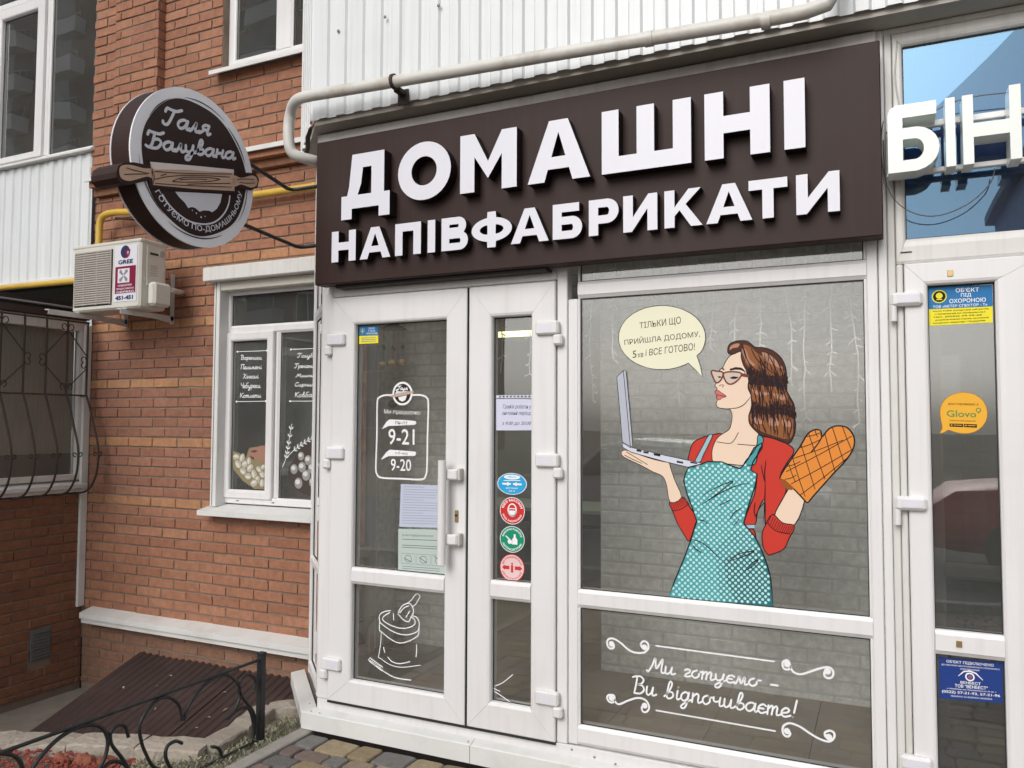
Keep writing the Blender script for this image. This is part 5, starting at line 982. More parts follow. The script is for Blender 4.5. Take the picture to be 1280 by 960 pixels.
QUAD={'b1':[(-1006,2113),(-815,2132),(-814,2093),(-1004,2080)],'b2':[(-1079,2043),(-731,2068),(-729,2032),(-1076,2008)],'b3':[(-1038,1984),(-1020,1986),(-1020,1953),(-1038,1951)],'b3a':[(-1015,1971),(-988,1974),(-988,1955),(-1015,1953)],'b3b':[(-976,1989),(-753,2011),(-753,1978),(-978,1958)],'mg':[(-976,607),(-411,602),(-412,543),(-977,543)],'vv':[(-1049,514),(-346,504),(-347,435),(-1050,439)],'h1':[(-2400,1722),(-2175,1715),(-2175,1685),(-2400,1693)],'h2':[(-2372,1618),(-2210,1617),(-2209,1535),(-2371,1535)],'h3':[(-2355,1461),(-2229,1460),(-2228,1399),(-2355,1397)],'br1t':[(-2330,1659),(-2252,1655),(-2252,1641),(-2330,1643)],'br2t':[(-2328,1499),(-2250,1497),(-2250,1482),(-2328,1483)],'logo':[(-2349,1856),(-2224,1852),(-2222,1748),(-2348,1751)],'paper1':[(-2291,1330),(-2009,1332),(-2012,1118),(-2298,1108)],'paper2':[(-2304,1098),(-2007,1109),(-2009,884),(-2302,881)],'flagb':[(-2568,2171),(-2448,2169),(-2445,2119),(-2567,2123)],'flagy':[(-2569,2120),(-2444,2118),(-2443,2076),(-2568,2076)],'note':[(-1737,1770),(-1538,1767),(-1538,1616),(-1736,1614)],'notestrip':[(-1737,1788),(-1538,1787),(-1538,1774),(-1737,1774)],'st1':[(-1729,1407),(-1569,1410),(-1569,1306),(-1729,1301)],'st2':[(-1714,1289),(-1580,1293),(-1580,1163),(-1714,1157)],'st3':[(-1713,1149),(-1580,1157),(-1580,1031),(-1713,1021)],'st4':[(-1713,1014),(-1580,1022),(-1579,891),(-1712,881)],'secb':[(169,2195),(389,2189),(389,2106),(168,2106)],'secy':[(168,2106),(389,2105),(387,2043),(168,2040)],'gl1':[(230,1735),(333,1732),(332,1723),(230,1726)],'gl2':[(225,1707),(325,1704),(325,1678),(225,1681)],'gl3':[(234,1670),(324,1667),(324,1661),(234,1664)],'gl4':[(234,1655),(280,1654),(280,1641),(234,1643)],'gl5':[(283,1654),(326,1652),(326,1639),(283,1641)],'venb':[(179,774),(391,779),(387,629),(178,617)],'wl0':[(-4267,2142),(-4065,2136),(-4065,2104),(-4267,2109)],'wl1':[(-4266,2074),(-4064,2070),(-4063,2035),(-4265,2039)],'wl2':[(-4239,2003),(-4092,2001),(-4091,1969),(-4238,1970)],'wl3':[(-4262,1939),(-4072,1937),(-4071,1899),(-4261,1900)],'wl4':[(-4268,1865),(-4066,1864),(-4065,1829),(-4267,1830)],'wr0':[(-3739,2138),(-3556,2135),(-3555,2104),(-3739,2107)],'wr1':[(-3763,2065),(-3537,2062),(-3537,2031),(-3762,2034)],'wr2':[(-3751,1994),(-3567,1993),(-3567,1968),(-3750,1969)],'wr3':[(-3760,1932),(-3552,1931),(-3552,1903),(-3759,1904)],'wr4':[(-3759,1864),(-3520,1864),(-3519,1828),(-3758,1828)],'du0':[(-4321,1419),(-4259,1420),(-4258,1373),(-4320,1372)],'du1':[(-4265,1414),(-4200,1415),(-4199,1366),(-4264,1364)],'du2':[(-4304,1371),(-4235,1372),(-4234,1320),(-4303,1318)],'du3':[(-4237,1372),(-4168,1374),(-4167,1322),(-4236,1320)],'du4':[(-4194,1391),(-4137,1392),(-4136,1349),(-4192,1347)],'du5':[(-4253,1320),(-4188,1321),(-4187,1272),(-4252,1270)],'du6':[(-4189,1345),(-4121,1346),(-4119,1295),(-4187,1293)],'du7':[(-4150,1302),(-4082,1304),(-4081,1253),(-4148,1251)],'du8':[(-4204,1285),(-4140,1287),(-4138,1238),(-4203,1236)],'du9':[(-4120,1260),(-4053,1262),(-4052,1211),(-4119,1208)],'du10':[(-4071,1302),(-4011,1303),(-4010,1258),(-4070,1256)],'du11':[(-4148,1238),(-4080,1240),(-4079,1188),(-4147,1186)],'du12':[(-4069,1237),(-4010,1239),(-4009,1194),(-4068,1192)],'du13':[(-4098,1335),(-4042,1337),(-4041,1294),(-4097,1292)],'du14':[(-4055,1346),(-4010,1348),(-4010,1313),(-4054,1312)],'ju0':[(-3783,1353),(-3719,1354),(-3718,1294),(-3782,1292)],'ju1':[(-3714,1370),(-3647,1372),(-3646,1309),(-3713,1307)],'ju2':[(-3719,1442),(-3663,1443),(-3662,1390),(-3718,1388)],'ju3':[(-3660,1418),(-3597,1420),(-3596,1360),(-3659,1358)],'ju4':[(-3745,1259),(-3675,1262),(-3673,1195),(-3744,1192)],'ju5':[(-3679,1317),(-3609,1319),(-3608,1253),(-3678,1250)],'ju6':[(-3628,1367),(-3558,1369),(-3557,1303),(-3626,1301)],'ju7':[(-3617,1270),(-3548,1273),(-3547,1207),(-3616,1204)],'galya':[(-931,3106),(-637,3158),(-653,3066),(-933,3027)],'baluv':[(-1026,2965),(-480,3069),(-482,2998),(-1017,2891)]}
# ================================================================== shop vestibule
YG = .022          # glass plane (front face); prints lie just in front of it
sf_ = thing('shop_front', 'white plastic-framed glazed shop entrance under the brown sign', 'shopfront')
# posts and head
def post(x0, x1, z0, z1, nm='post', y0=0.0, y1=.07, m='upvc'): return MB().box(x0, x1, y0, y1, z0, z1, .004).build(nm, m, sf_)
post(-2.80, -2.728, .165, 3.24)
post(-1.404, -1.352, .165, 3.24); post(-1.349, -1.30, .17, 2.24, y0=.004)
post(-.052, -.010, .17, 3.24, y0=.004); post(-.007, .026, .10, 3.26)
MB().box(-2.728, -1.404, .0, .07, 2.338, 3.24, .004).build('door_head', 'upvc', sf_)
MB().box(-1.352, -.052, .0, .06, 3.0, 3.24, .004).build('upper_panel', 'upvc', sf_)
MB().box(-2.84, .0, -.02, .03, 3.175, 3.255, .003).build('head_trim', 'upvc_old', sf_)
MB().box(-2.84, .0, -.028, -.02, 3.20, 3.206, .001).build('trim_groove', 'soffit', sf_)
rail('transom', -1.30, -.052, 2.242, 2.322, .001, .065, sf_)
rail('transom', -1.30, -.052, .795, .880, .001, .065, sf_)
rail('bottom_rail', -1.30, -.052, .17, .262, .001, .065, sf_)
# beads up the sides of the window
for (z0, z1) in ((.262, .795), (.88, 2.242), (2.322, 3.0)):
    for (x0, x1) in ((-1.30, -1.290), (-.062, -.052)):
        MB().box(x0, x1, .006, .022, z0, z1, .003).build('glazing_bead', 'upvc', sf_)
pane(-1.29, -.062, .88, 2.242, YG, sf_); pane(-1.29, -.062, .262, .795, YG, sf_); pane(-1.29, -.062, 2.322, 3.0, YG, sf_)
MB().box(-2.80, .026, .002, .10, .10, .163, .002).build('threshold', 'upvc', sf_)
for (x_, z_) in ((-1.33, .145), (-1.22, .13), (-1.12, .118), (-.6, .13)): MB().box(x_ - .005, x_ + .005, -.002, .004, z_ - .004, z_ + .004, .001).build('screw', 'steel', sf_)
# plinth of white sheet metal
def plinth(name, pts, zb, zt, inner, parent):
    mb = MB()
    # pts outer plan polyline, inner plan polyline
    n = len(pts)
    vs = [(p[0], p[1], zb) for p in pts] + [(p[0], p[1], zt - .004) for p in pts] + [(p[0] + q[0], p[1] + q[1], zt) for p, q in zip(pts, [(.004, .004)] * n)] + [(p[0], p[1], zt + .012) for p in inner]
    fs = []
    for l in range(3): fs += [(l * n + i, l * n + i + 1, (l + 1) * n + i + 1, (l + 1) * n + i) for i in range(n - 1)]
    mb.add(vs, fs); o = mb.build(name, 'whitem', parent)
    s_ = o.modifiers.new('thickness', 'SOLIDIFY'); s_.thickness = .002
    return o
pl = thing('entrance_plinth', 'white sheet-metal plinth step below the shop doors and big window', 'plinth')
plinth('plinth_cladding', [(-2.86, -.055), (-1.835, -.055)], .012, .10, [(-2.81, .0), (-1.835, .0)], pl)
plinth('plinth_cladding', [(-1.832, -.056), (-.60, -.056)], .012, .10, [(-1.832, .0), (-.60, .0)], pl)
plinth('plinth_cladding', [(-.598, -.055), (1.4, -.055)], .012, .10, [(-.598, .0), (1.4, .0)], pl)
plinth('plinth_cladding', [(-3.36, .445), (-2.862, -.053)], .03, .10, [(-3.30, .50), (-2.80, .0)], pl)
MB().box(-2.83, 1.4, -.03, .3, -.04, .012).build('plinth_base', 'signside', pl)  # near-black base puts the contact shadow under the cladding into its colour
MB().box(-3.15, -2.9, .45, .82, -.45, .09).build('plinth_base', 'conc', pl)
mb = MB(); mb.prism([(-2.84, -.03), (-2.6, .3), (-3.1, .6), (-3.33, .44)], lambda a, b: (a, b, -.45), lambda a, b: (a, b, .095)); mb.build('plinth_base', 'conc', pl)
for (x_, y_) in ((-2.80, -.045), (-2.74, -.05), (-1.85, -.04), (-2.88, .04)): MB().ell((x_, y_, .108), .004, .004, .003, 7, 4).build('rivet', 'steel', pl)

# angled and side glazed panels; built flat, then turned
def turned(parent_name, label, x0, ang, origin, width, cols):
    t = thing(parent_name, label, 'glazed panel')
    return t
def side_panel(t, origin, ang, width):
    mt = Matrix.Translation(Vector((origin[0], origin[1], 0))) @ Matrix.Rotation(ang, 4, 'Z')
    parts = []
    P = lambda o: parts.append(o)
    P(MB().box(0, .05, 0, .06, .165, 3.20, .004).build('post', 'upvc', t)); P(MB().box(width - .05, width, 0, .06, .165, 3.20, .004).build('post', 'upvc', t))
    P(rail('rail', .05, width - .05, 2.26, 2.33, .001, .055, t)); P(rail('rail', .05, width - .05, .795, .86, .001, .055, t)); P(rail('rail', .05, width - .05, .165, .24, .001, .055, t))
    P(MB().box(.05, width - .05, .01, .05, 2.62, 3.20, .003).build('upper_panel', 'upvc', t))
    for (z0, z1) in ((.24, .795), (.86, 2.26), (2.33, 2.62)): 
        p = pane(.052, width - .052, z0, z1, .018, t); P(p)
    for o in parts:
        o.data.transform(mt)
        for c in [k for k in bpy.data.objects if k.parent == o]: c.data.transform(mt)
ap = thing('angled_side_panel', 'narrow white-framed glass panel set at an angle at the left corner of the shopfront', 'glazed panel')
side_panel(ap, (-3.145, .345), R(-45), .483)
lp_ = thing('return_side_panel', 'white-framed glass side panel between the angled panel and the brick wall, seen through the door', 'glazed panel')
side_panel(lp_, (-3.03, .80), R(-104.2), .469)

# inside of the vestibule
FZ = .19
tl = tag(link('vestibule_floor', None), kind='structure')
def clipped(x0, x1, y0, y1):
    """rectangle cut back to the angled corner of the vestibule"""
    P = [(x0, y0), (x1, y0), (x1, y1), (x0, y1)]; c = -2.715; out = []
    for i in range(4):
        p_, q_ = P[i], P[(i + 1) % 4]; dp, dq = p_[0] + p_[1] - c, q_[0] + q_[1] - c
        if dp >= 0: out.append(p_)
        if (dp < 0) != (dq < 0):
            t_ = dp / (dp - dq); out.append((p_[0] + (q_[0] - p_[0]) * t_, p_[1] + (q_[1] - p_[1]) * t_))
    return out
mb = MB(); mb.prism(clipped(-3.10, 1.4, .085, 1.055), lambda a, b: (a, b, .05), lambda a, b: (a, b, FZ - .004)); fixn(mb.build('grout_bed', 'grout', tl))
for i in range(11):
    for j in range(3):
        x0 = -1.245 + (i - 4) * .4615; y0 = -.04 + j * .46
        xa, xb = max(x0 + .002, -3.10), min(x0 + .4595, 1.39); ya, yb = max(y0 + .002, .09), min(y0 + .458, 1.05)
        if xb - xa > .03 and yb - ya > .02:
            P = clipped(xa, xb, ya, yb)
            if len(P) > 2:
                mb = MB(); h_ = FZ + random.uniform(-.0008, .0008); mb.prism(P, lambda a, b: (a, b, FZ - .003), lambda a, b: (a, b, h_)); fixn(mb.build('floor_tile', 'tile', tl))
iw = thing('painted_brick_wall', 'grey-painted brick wall inside the vestibule behind the big window', 'brick wall')
IH = [(-2.53, -1.545, .1, 2.33)]
mb = MB(); wallpieces(mb, -3.12, 1.4, .0, 3.2, IH, 1.0560, 1.25); mb.build('mortar_bed', 'mortarw', iw)
lay(iw, -3.12, .45, FZ, 2.66, 1.05, lambda s: 'bw', IH, zref=.0, limit=300, depth=.03, jit=.0015)
ci = MB(); ci.prism(clipped(-3.12, 1.4, .07, 1.056), lambda a, b: (a, b, 2.66), lambda a, b: (a, b, 2.70))
tag(ci.build('vestibule_ceiling', 'ceil'), kind='structure')
# shop room behind the opening
sr = MB(); sr.box(-4.6, 1.2, 4.4, 4.45, .1, 3.0); sr.box(-4.65, -4.6, 1.25, 4.45, .1, 3.0); sr.box(1.2, 1.25, 1.25, 4.45, .1, 3.0); sr.box(-4.6, 1.2, 1.25, 4.4, 2.80, 2.86)
tag(sr.build('shop_room_shell', 'green'), kind='structure')
tag(MB().box(-4.6, 1.2, 1.06, 4.4, .1, FZ - .003).build('shop_floor', 'tile'), kind='structure')
lf = thing('ceiling_lamp', 'lit yellowish tube ceiling lamp seen through the narrow right door leaf', 'lamp')
MB().box(-3.05, -2.40, 2.44, 2.56, 2.38, 2.415, .01).build('diffuser', 'lamp', lf)
MB().box(-3.06, -2.39, 2.42, 2.58, 2.415, 2.80, .005).build('housing', 'ceil', lf)
ll = bpy.data.lights.new('lamp_light', 'AREA'); ll.energy = 6; ll.size = .6; ll.size_y = .1; ll.shape = 'RECTANGLE'; ll.color = (1, .93, .7)
llo = link('lamp_light', ll, lf, (-2.72, 2.5, 2.37))
dc = thing('red_brown_door', 'dark red-brown inner door deep inside the shop behind the right leaf', 'door')
MB().box(-3.05, -2.2, 4.30, 4.39, .19, 2.5, .01).build('door_panel', mat('red_brown_wood', (.10, .035, .025), .5), dc)
ct = thing('display_counter', 'low dark shop counter with a pale top seen through the right leaf', 'counter')
MB().box(-3.3, -1.5, 2.6, 3.2, .19, .92, .01).build('counter_body', 'darkint', ct)
MB().box(-3.35, -1.45, 2.55, 3.25, .92, .955, .006).build('counter_top', 'green', ct)
# outer faces of opening
tag(MB().box(-2.60, -2.53, 1.03, 1.26, FZ, 2.33, .004).build('opening_jamb', 'green'), kind='structure')

# ================================================================== the double door
def hinge(x, z, side, parent):
    """chunky plastic hinge: arm on the leaf, drop barrel on the frame"""
    s_ = 1 if side == 'L' else -1
    h = MB().box(x, x + s_ * .118, -.040, -.004, z - .032, z + .032, .008).build('hinge', 'upvc', parent)
    MB().box(x - s_ * .018, x + s_ * .030, -.038, -.002, z - .085, z - .033, .009).build('hinge_barrel', 'upvc', h)
    MB().box(x + s_ * .03, x + s_ * .10, -.0405, -.039, z - .018, z + .018, .0006).build('hinge_cover', 'acryl', h)
YL = -.016
d1 = thing('left_door_leaf', 'wider left leaf of the white glazed entrance door, with opening hours printed on the glass', 'door')
frame('frame', -2.722, -1.883, .168, 2.332, .148, YL, .06, d1, wr=.125, wb=.125, wt=.153)
rail('mid_rail', -2.574, -2.008, .795, .882, YL + .001, .055, d1)
pane(-2.574, -2.008, .882, 2.179, YG, d1); pane(-2.574, -2.008, .293, .795, YG, d1)
for z in (2.10, 1.485, .365): hinge(-2.745, z, 'L', d1)
hd = MB().tube([(-1.982, -.085, .955), (-1.982, -.085, 1.465)], .021, 14).build('pull_handle', 'upvc', d1)
for z in (1.395, 1.075):
    MB().box(-1.995, -1.905, -.072, -.052, z - .026, z + .026, .007).build('handle_arm', 'upvc', hd)
    MB().box(-1.935, -1.897, -.06, YL - .0005, z - .030, z + .030, .004).build('handle_foot', 'acbody', hd)
lk = MB().box(-1.945, -1.925, YL - .006, YL + .001, 1.155, 1.215, .002).build('lock_plate', 'brass', d1)
MB().tube([(-1.935, YL - .009, 1.19), (-1.935, YL - .003, 1.19)], .007, 10).build('keyhole', 'seal', lk)
MB().box(-1.880, -1.877, YL - .004, .05, .17, 2.33).build('meeting_seal', 'seal', d1)
d2 = thing('right_door_leaf', 'narrow right leaf of the white glazed entrance door, with four round stickers', 'door')
frame('frame', -1.874, -1.408, .168, 2.332, .127, YL, .06, d2, wb=.135, wt=.158)
rail('mid_rail', -1.747, -1.535, .795, .885, YL + .001, .055, d2)
pane(-1.747, -1.535, .885, 2.174, YG, d2); pane(-1.747, -1.535, .303, .795, YG, d2)
for z in (2.105, 1.475, .37): hinge(-1.385, z, 'R', d2)
# draught strip under the doors
MB().box(-2.722, -1.408, -.012, .01, .156, .166).build('rubber_strip', 'seal', sf_)

# ================================================================== neighbour's door on the right
nd = thing('neighbour_shop_front', 'white frame of the neighbouring shop with a blue-filmed transom window', 'shopfront')
MB().box(.028, .056, .004, .07, .10, 3.26, .004).build('post', 'upvc_old', nd)
frame('transom_frame', .058, 1.32, 2.292, 3.235, .045, -.002, .06, nd, m='upvc_old', wb=.098, wl=.037, wt=.055)
pane(.095, 1.275, 2.39, 3.18, YG, nd, 'glassb')
MB().box(.075, .115, -.006, 0, 2.335, 2.339).build('drain_slot', 'seal', nd)
MB().box(.058, .082, .0, .07, .165, 2.290, .004).build('jamb', 'upvc_old', nd)
MB().box(.026, 1.4, .0, .08, 3.236, 3.26, .003).build('head_trim', 'upvc_old', nd)
MB().box(.026, 1.4, .002, .10, .10, .163, .002).build('threshold', 'upvc_old', nd)
n2 = thing('neighbour_door', 'white glazed door at the right edge with a round orange sticker', 'door')
frame('frame', .085, .47 + .085, .168, 2.288, .082, YL, .06, n2, wt=.09, wb=.12, wr=.16)
rail('mid_rail', .167, .395, .770, .862, YL + .001, .055, n2)
pane(.167, .395, .862, 2.198, YG, n2, 'glassr'); pane(.167, .395, .288, .770, YG, n2, 'glassd')
for z in (2.145, 1.343, .352):
    h = MB().box(.035, .148, -.042, -.004, z - .027, z + .027, .010).build('hinge', 'upvc', n2)
    MB().tube([(.045, -.022, z - .085), (.045, -.022, z - .02)], .013, 10).build('hinge_barrel', 'upvc', h)
    MB().box(.06, .135, -.044, -.0415, z - .016, z + .016, .001).build('hinge_cover', 'acryl', h)
for z in (2.238, .818): MB().box(.236, .256, YL - .004, YL, z - .012, z + .012, .001).build('mounting_tab', 'brass', n2)
MB().box(.556, 1.32, .0, .06, .168, 2.288, .004).build('side_leaf', 'upvc', nd)
# inner vestibule of the neighbour
nv = thing('inner_glazed_door', 'dark inner glazed door behind the glass of the neighbouring door', 'door')
frame('frame', .17, 1.1, FZ, 2.6, .085, .78, .84, nv, m='soffit')  # white frame given a grey that paints in the dimness of the vestibule
rail('mid_rail', .255, 1.02, .925, 1.0, .781, .835, nv, m='soffit')
MB().box(.255, 1.02, .80, .806, 1.0, 2.5).build('pane', 'glassd', nv); MB().box(.255, 1.02, .80, .806, FZ + .08, .925).build('pane', 'glassd', nv)
tag(MB().box(.02, .06, .075, 1.05, .1, 3.2).build('party_wall', 'green'), kind='structure')
cu = MB()
for i in range(26):
    x0 = .10 + i * .045; cu.add([(x0, .16 + .02 * (i % 2), 2.30), (x0 + .045, .16 + .02 * ((i + 1) % 2), 2.30), (x0 + .045, .16 + .02 * ((i + 1) % 2), 3.2), (x0, .16 + .02 * (i % 2), 3.2)], [(0, 1, 2, 3)])
cu_o = cu.build('blue_curtain', mat('blue_curtain_cloth', (.05, .36, .55), .8)); cu_o.modifiers.new('thickness', 'SOLIDIFY').thickness = .002
tag(cu_o, 'blue pleated curtain hanging behind the blue transom window', 'curtain')

# ================================================================== white gas pipe on the cladding
wp = thing('white_gas_pipe', 'cream-painted gas pipe running along the ribbed cladding above the sign', 'pipe')
path = [(-.13, -.26, 5.2), (-.13, -.26, 3.42), (-.135, -.26, 3.34), (-.17, -.26, 3.285), (-.25, -.26, 3.272), (-.36, -.26, 3.273), (-1.37, -.26, 3.315), (-2.19, -.26, 3.345), (-2.58, -.26, 3.36)]
el1 = [(-2.58, -.26, 3.36), (-2.74, -.255, 3.367), (-2.82, -.235, 3.36), (-2.872, -.205, 3.32), (-2.888, -.20, 3.26), (-2.886, -.20, 3.17), (-2.872, -.19, 3.11), (-2.83, -.16, 3.085), (-2.79, -.09, 3.08), (-2.80, .01, 3.08)]
full = path[:-1] + smooth(el1, 4)
MB().tube(full, .0295, 16).build('pipe', 'pipew', wp)
for x_ in (-.86, -.38): MB().tube([(x_, -.26, 3.293 if x_ < -.5 else 3.267), (x_ - .035, -.26, 3.2945 if x_ < -.5 else 3.268)], .033, 16).build('weld_collar', 'pipew', wp)
MB().tube([(-2.20 + .035 * math.cos(a), -.26 + .039 * math.cos(a) * 0 + .0, 3.345) for a in (0, 1)], .038, 14).build('clamp', 'rust', wp)
bk = MB(); bk.box(-2.20, -2.165, -.225, -.15, 3.31, 3.335, .003); bk.box(-2.215, -2.15, -.165, -.155, 3.265, 3.345, .003); bk.build('bracket', 'rust', wp)

# ================================================================== yellow gas pipe on the bricks
yp = thing('yellow_gas_pipe', 'yellow gas pipe along the brick wall and across the balcony panels', 'pipe')
p1 = [(-3.15, .78, 3.265), (-4.4, .755, 3.272), (-5.20, .72, 3.268)]
p2 = [(-5.20, .72, 3.268), (-5.42, .715, 3.285), (-5.53, .71, 3.27), (-5.572, .71, 3.215), (-5.578, .71, 3.10)]
MB().tube(p1[:-1] + smooth(p2, 4) + [(-5.58, .71, 2.90)], .026, 12).build('pipe', 'pipey', yp)
MB().tube(smooth([(-5.58, .71, 2.90), (-5.60, .71, 2.80), (-5.68, .712, 2.775), (-5.85, .715, 2.776)], 4) + [(-6.8, .72, 2.788), (-9.0, .72, 2.80)], .024, 12).build('pipe', 'pipey', yp)
MB().tube([(-5.42, .73, 3.245), (-5.30, .74, 3.225), (-5.24, .82, 3.23)], .009, 6).build('bracket', 'rust', yp)
MB().tube([(-5.20, .72, 3.268), (-5.17, .72, 3.269)], .030, 12).build('weld_collar', 'pipey', yp)
MB().tube([(-3.52, .772, 3.267), (-3.49, .775, 3.267)], .030, 12).build('weld_collar', 'pipey', yp)

# ================================================================== air conditioner
ac = thing('air_conditioner', 'cream outdoor air conditioner unit on brackets beside the round sign', 'air conditioner')
ax0, ax1, ay0, ay1, az0, az1 = -5.435, -4.725, .395, .625, 2.455, 2.945
MB().box(ax0, ax1, ay0, ay1, az0, az1, .014).build('body', 'acbody', ac)
MB().box(ax0 - .004, ax1 + .004, ay0 - .004, ay1 + .004, az1 - .022, az1 + .004, .006).build('top_cover', 'acbody', ac)
MB().box(ax0 + .03, -5.005, ay0 - .005, ay0 + .002, az0 + .035, az1 - .05, .012).build('fan_recess', 'seal', ac)
for i in range(24):
    z = az0 + .045 + i * .0166
    MB().box(ax0 + .034, -5.01, ay0 - .011, ay0 - .004, z, z + .0125, .002).build('grille_slat', 'acgrille', ac)
for x_ in (ax0 + .036, -5.16, -5.30, -5.014): MB().box(x_ - .003, x_ + .003, ay0 - .0125, ay0 - .005, az0 + .04, az1 - .055, .001).build('grille_rib', 'acgrille', ac)
# side plate with vents and pipe cover
sp = MB().box(ax1 - .002, ax1 + .006, ay0 + .05, ay1 - .03, az0 + .16, az1 - .04, .004).build('side_cover', 'acbody', ac)
MB().box(ax1 + .005, ax1 + .009, ay0 + .075, ay0 + .145, az1 - .10, az1 - .085, .001).build('side_slot', 'seal', sp)
for i in range(5): MB().box(ax1 + .005, ax1 + .0075, ay0 + .08, ay0 + .14, az0 + .24 + i * .017, az0 + .245 + i * .017).build('side_slot', 'acgrille', sp)
MB().tube([(ax1 + .006, ay1 - .055, az1 - .08), (ax1 + .014, ay1 - .055, az1 - .08)], .022, 14).build('side_knob', 'acgrille', sp)
MB().box(ax1 - .001, ax1 + .075, ay0 + .06, ay1 - .015, az0 + .02, az0 + .19, .018).build('valve_cover', 'acbody', ac)
MB().tube([(ax1 + .06, ay1 - .02, az0 + .15), (ax1 + .03, ay1 + .05, az0 + .155), (ax1 - .06, B - .0, az0 + .17)], .02, 8).build('insulated_hose', 'acbody', ac)
fn = PY(ay0 - .012)
mb = MB(); mb.fill([(-4.985, az0 + .05), (-4.755, az0 + .05), (-4.755, az1 - .035), (-4.985, az1 - .035)], PY(ay0 - .0025)); mb.build('label_panel', 'acryl', ac)
lb_ = MB()
fn = PY(ay0 - .0045); fn2 = PY(ay0 - .0055)
MG, NV = flat('magenta_print', (.22, .012, .045)), flat('navy_print', (.03, .035, .10))
cx, cz = -4.87, 2.862
lb_.disc((cx - .006, cz), .046, fn, 24, 0)
lb_.fill([(cx + .0, cz + .015), (cx + .045, cz + .015), (cx + .04, cz - .02), (cx + .02, cz - .043), (cx - .012, cz - .045), (cx + .003, cz - .03)], fn2, 1)
lb_.ribbon([(cx + .018, cz - .012), (cx + .022, cz + .002), (cx + .03, cz), (cx + .026, cz - .02)], .005, PY(ay0 - .0065), mi=2)
text_quad(lb_, 'GREE', rect(-4.945, -4.795, 2.775, 2.805), fn, bold=.03, mi=0)
lb_.fill([(-4.972, 2.565), (-4.765, 2.565), (-4.765, 2.758), (-4.972, 2.758)], fn, 1)
lb_.fill([(-4.945, 2.640), (-4.825, 2.640), (-4.825, 2.742), (-4.945, 2.742)], fn2, 2)
for a in (45, 135, 225, 315):
    ca, sa = math.cos(R(a)), math.sin(R(a)); f_ = lambda u, w: (-4.885 + u * ca - w * sa, 2.691 + u * sa + w * ca)
    lb_.fill([f_(.006, -.004), f_(.05, -.014), f_(.056, .002), f_(.045, .014), f_(.006, .006)], PY(ay0 - .0065), 3)
text_quad(lb_, 'КОНДИЦІОНЕРИ', rect(-4.94, -4.80, 2.612, 2.628), fn2, bold=.03, mi=2)
text_quad(lb_, 'ПРОДАЖ, МОНТАЖ', rect(-4.955, -4.775, 2.588, 2.604), fn2, bold=.03, mi=2)
text_quad(lb_, 'СЕРВІС', rect(-4.955, -4.775, 2.568, 2.581), fn2, bold=.03, mi=2)
text_quad(lb_, '451-451', rect(-4.965, -4.785, 2.518, 2.548), fn, bold=.04, mi=0)
lb_.build('label_print', [NV, MG, 'acryl', flat('grey_print', (.25, .24, .25))], ac)
for bx, y0 in ((-4.89, .36), (-5.39, .17)):
    br = thing('bracket_tmp', '', '') if False else None
    b = MB()
    b.box(bx - .02, bx + .02, B - .006, B + .0, 2.39, 2.77, .001); b.box(bx + .016, bx + .02, B - .035, B - .006, 2.39, 2.77, .001)
    b.box(bx - .02, bx + .02, y0, B - .006, 2.445, 2.452, .001); b.box(bx + .016, bx + .02, y0, B - .006, 2.415, 2.447, .001)
    b.tube([(bx + .012, y0 + .12, 2.43), (bx + .012, B - .02, 2.415)], .008, 6)
    mb = MB(); mb.prism([(y0 + .06, 2.444), (B - .008, 2.444), (B - .008, 2.395)], lambda a, c: (bx + .010, a, c), lambda a, c: (bx + .015, a, c))
    q = b.build('wall_bracket', 'whitem', ac); mb.build('gusset', 'whitem', q)

# ================================================================== round blade sign
ds = thing('round_blade_sign', 'round dark brown hanging sign with a rolling pin and white handwriting', 'sign')
DX = -3.0; DC = (-.722, 2.878); DR = .376
fx = lambda x: Plane('x', x, 1)
N_ = 96
circ = lambda r: [(DC[0] + r * math.cos(2 * math.pi * i / N_), DC[1] + r * math.sin(2 * math.pi * i / N_)) for i in range(N_)]
m_ = MB(); m_.prism(circ(DR), fx(DX), fx(DX - .125)); o = m_.build('drum', 'sign', ds); 
m_ = MB(); P_ = circ(DR + .003); m_.prism(P_, fx(DX - .118), fx(DX - .126)); m_.build('rear_rim', 'acryl', ds)
m_ = MB(); P_ = circ(DR + .002); m_.prism(P_, fx(DX + .004), fx(DX - .004)); m_.build('white_face', mat('brightened_face_acrylic', (.86, .86, .90), .35), ds)  # whiter than the letters' acrylic: brightness painted in for this dim side
m_ = MB()
P_ = []
for i in range(N_):
    a = 2 * math.pi * i / N_; r = .322 + .004 * math.sin(a * 3 + 1) + .003 * math.sin(a * 7)
    P_.append((DC[0] + r * math.cos(a), DC[1] + r * math.sin(a)))
m_.fill(P_, fx(DX + .0055)); m_.build('brown_field', 'sign', ds)
m_ = MB()
f6 = fx(DX + .0056 + .0006)
for (a0, a1, r0, w0) in ((60, 105, .338, .005), (20, 55, .335, .007), (-35, 15, .336, .004), (185, 235, .334, .005), (240, 300, .339, .006), (120, 150, .331, .004)):
    pts = [(DC[0] + (r0 - .006 * k / 16) * math.cos(R(a0 + (a1 - a0) * k / 16)), DC[1] + (r0 - .006 * k / 16) * math.sin(R(a0 + (a1 - a0) * k / 16))) for k in range(17)]
    m_.ribbon(pts, [w0 * math.sin(math.pi * (k + .3) / 17.3) + .0005 for k in range(17)], f6)
m_.build('brush_strokes', 'sign', ds)
mm = lambda L: [(a / 1000, b / 1000) for a, b in L]
A = lambda n: mm(ART[n]); QD = lambda n: mm(QUAD[n])
m_ = MB(); script(m_, 'Галя', QD('galya'), f6, .0145, k=6); script(m_, 'Балувана', QD('baluv'), f6, .0145, k=6); m_.build('handwritten_name', 'acryl', ds)
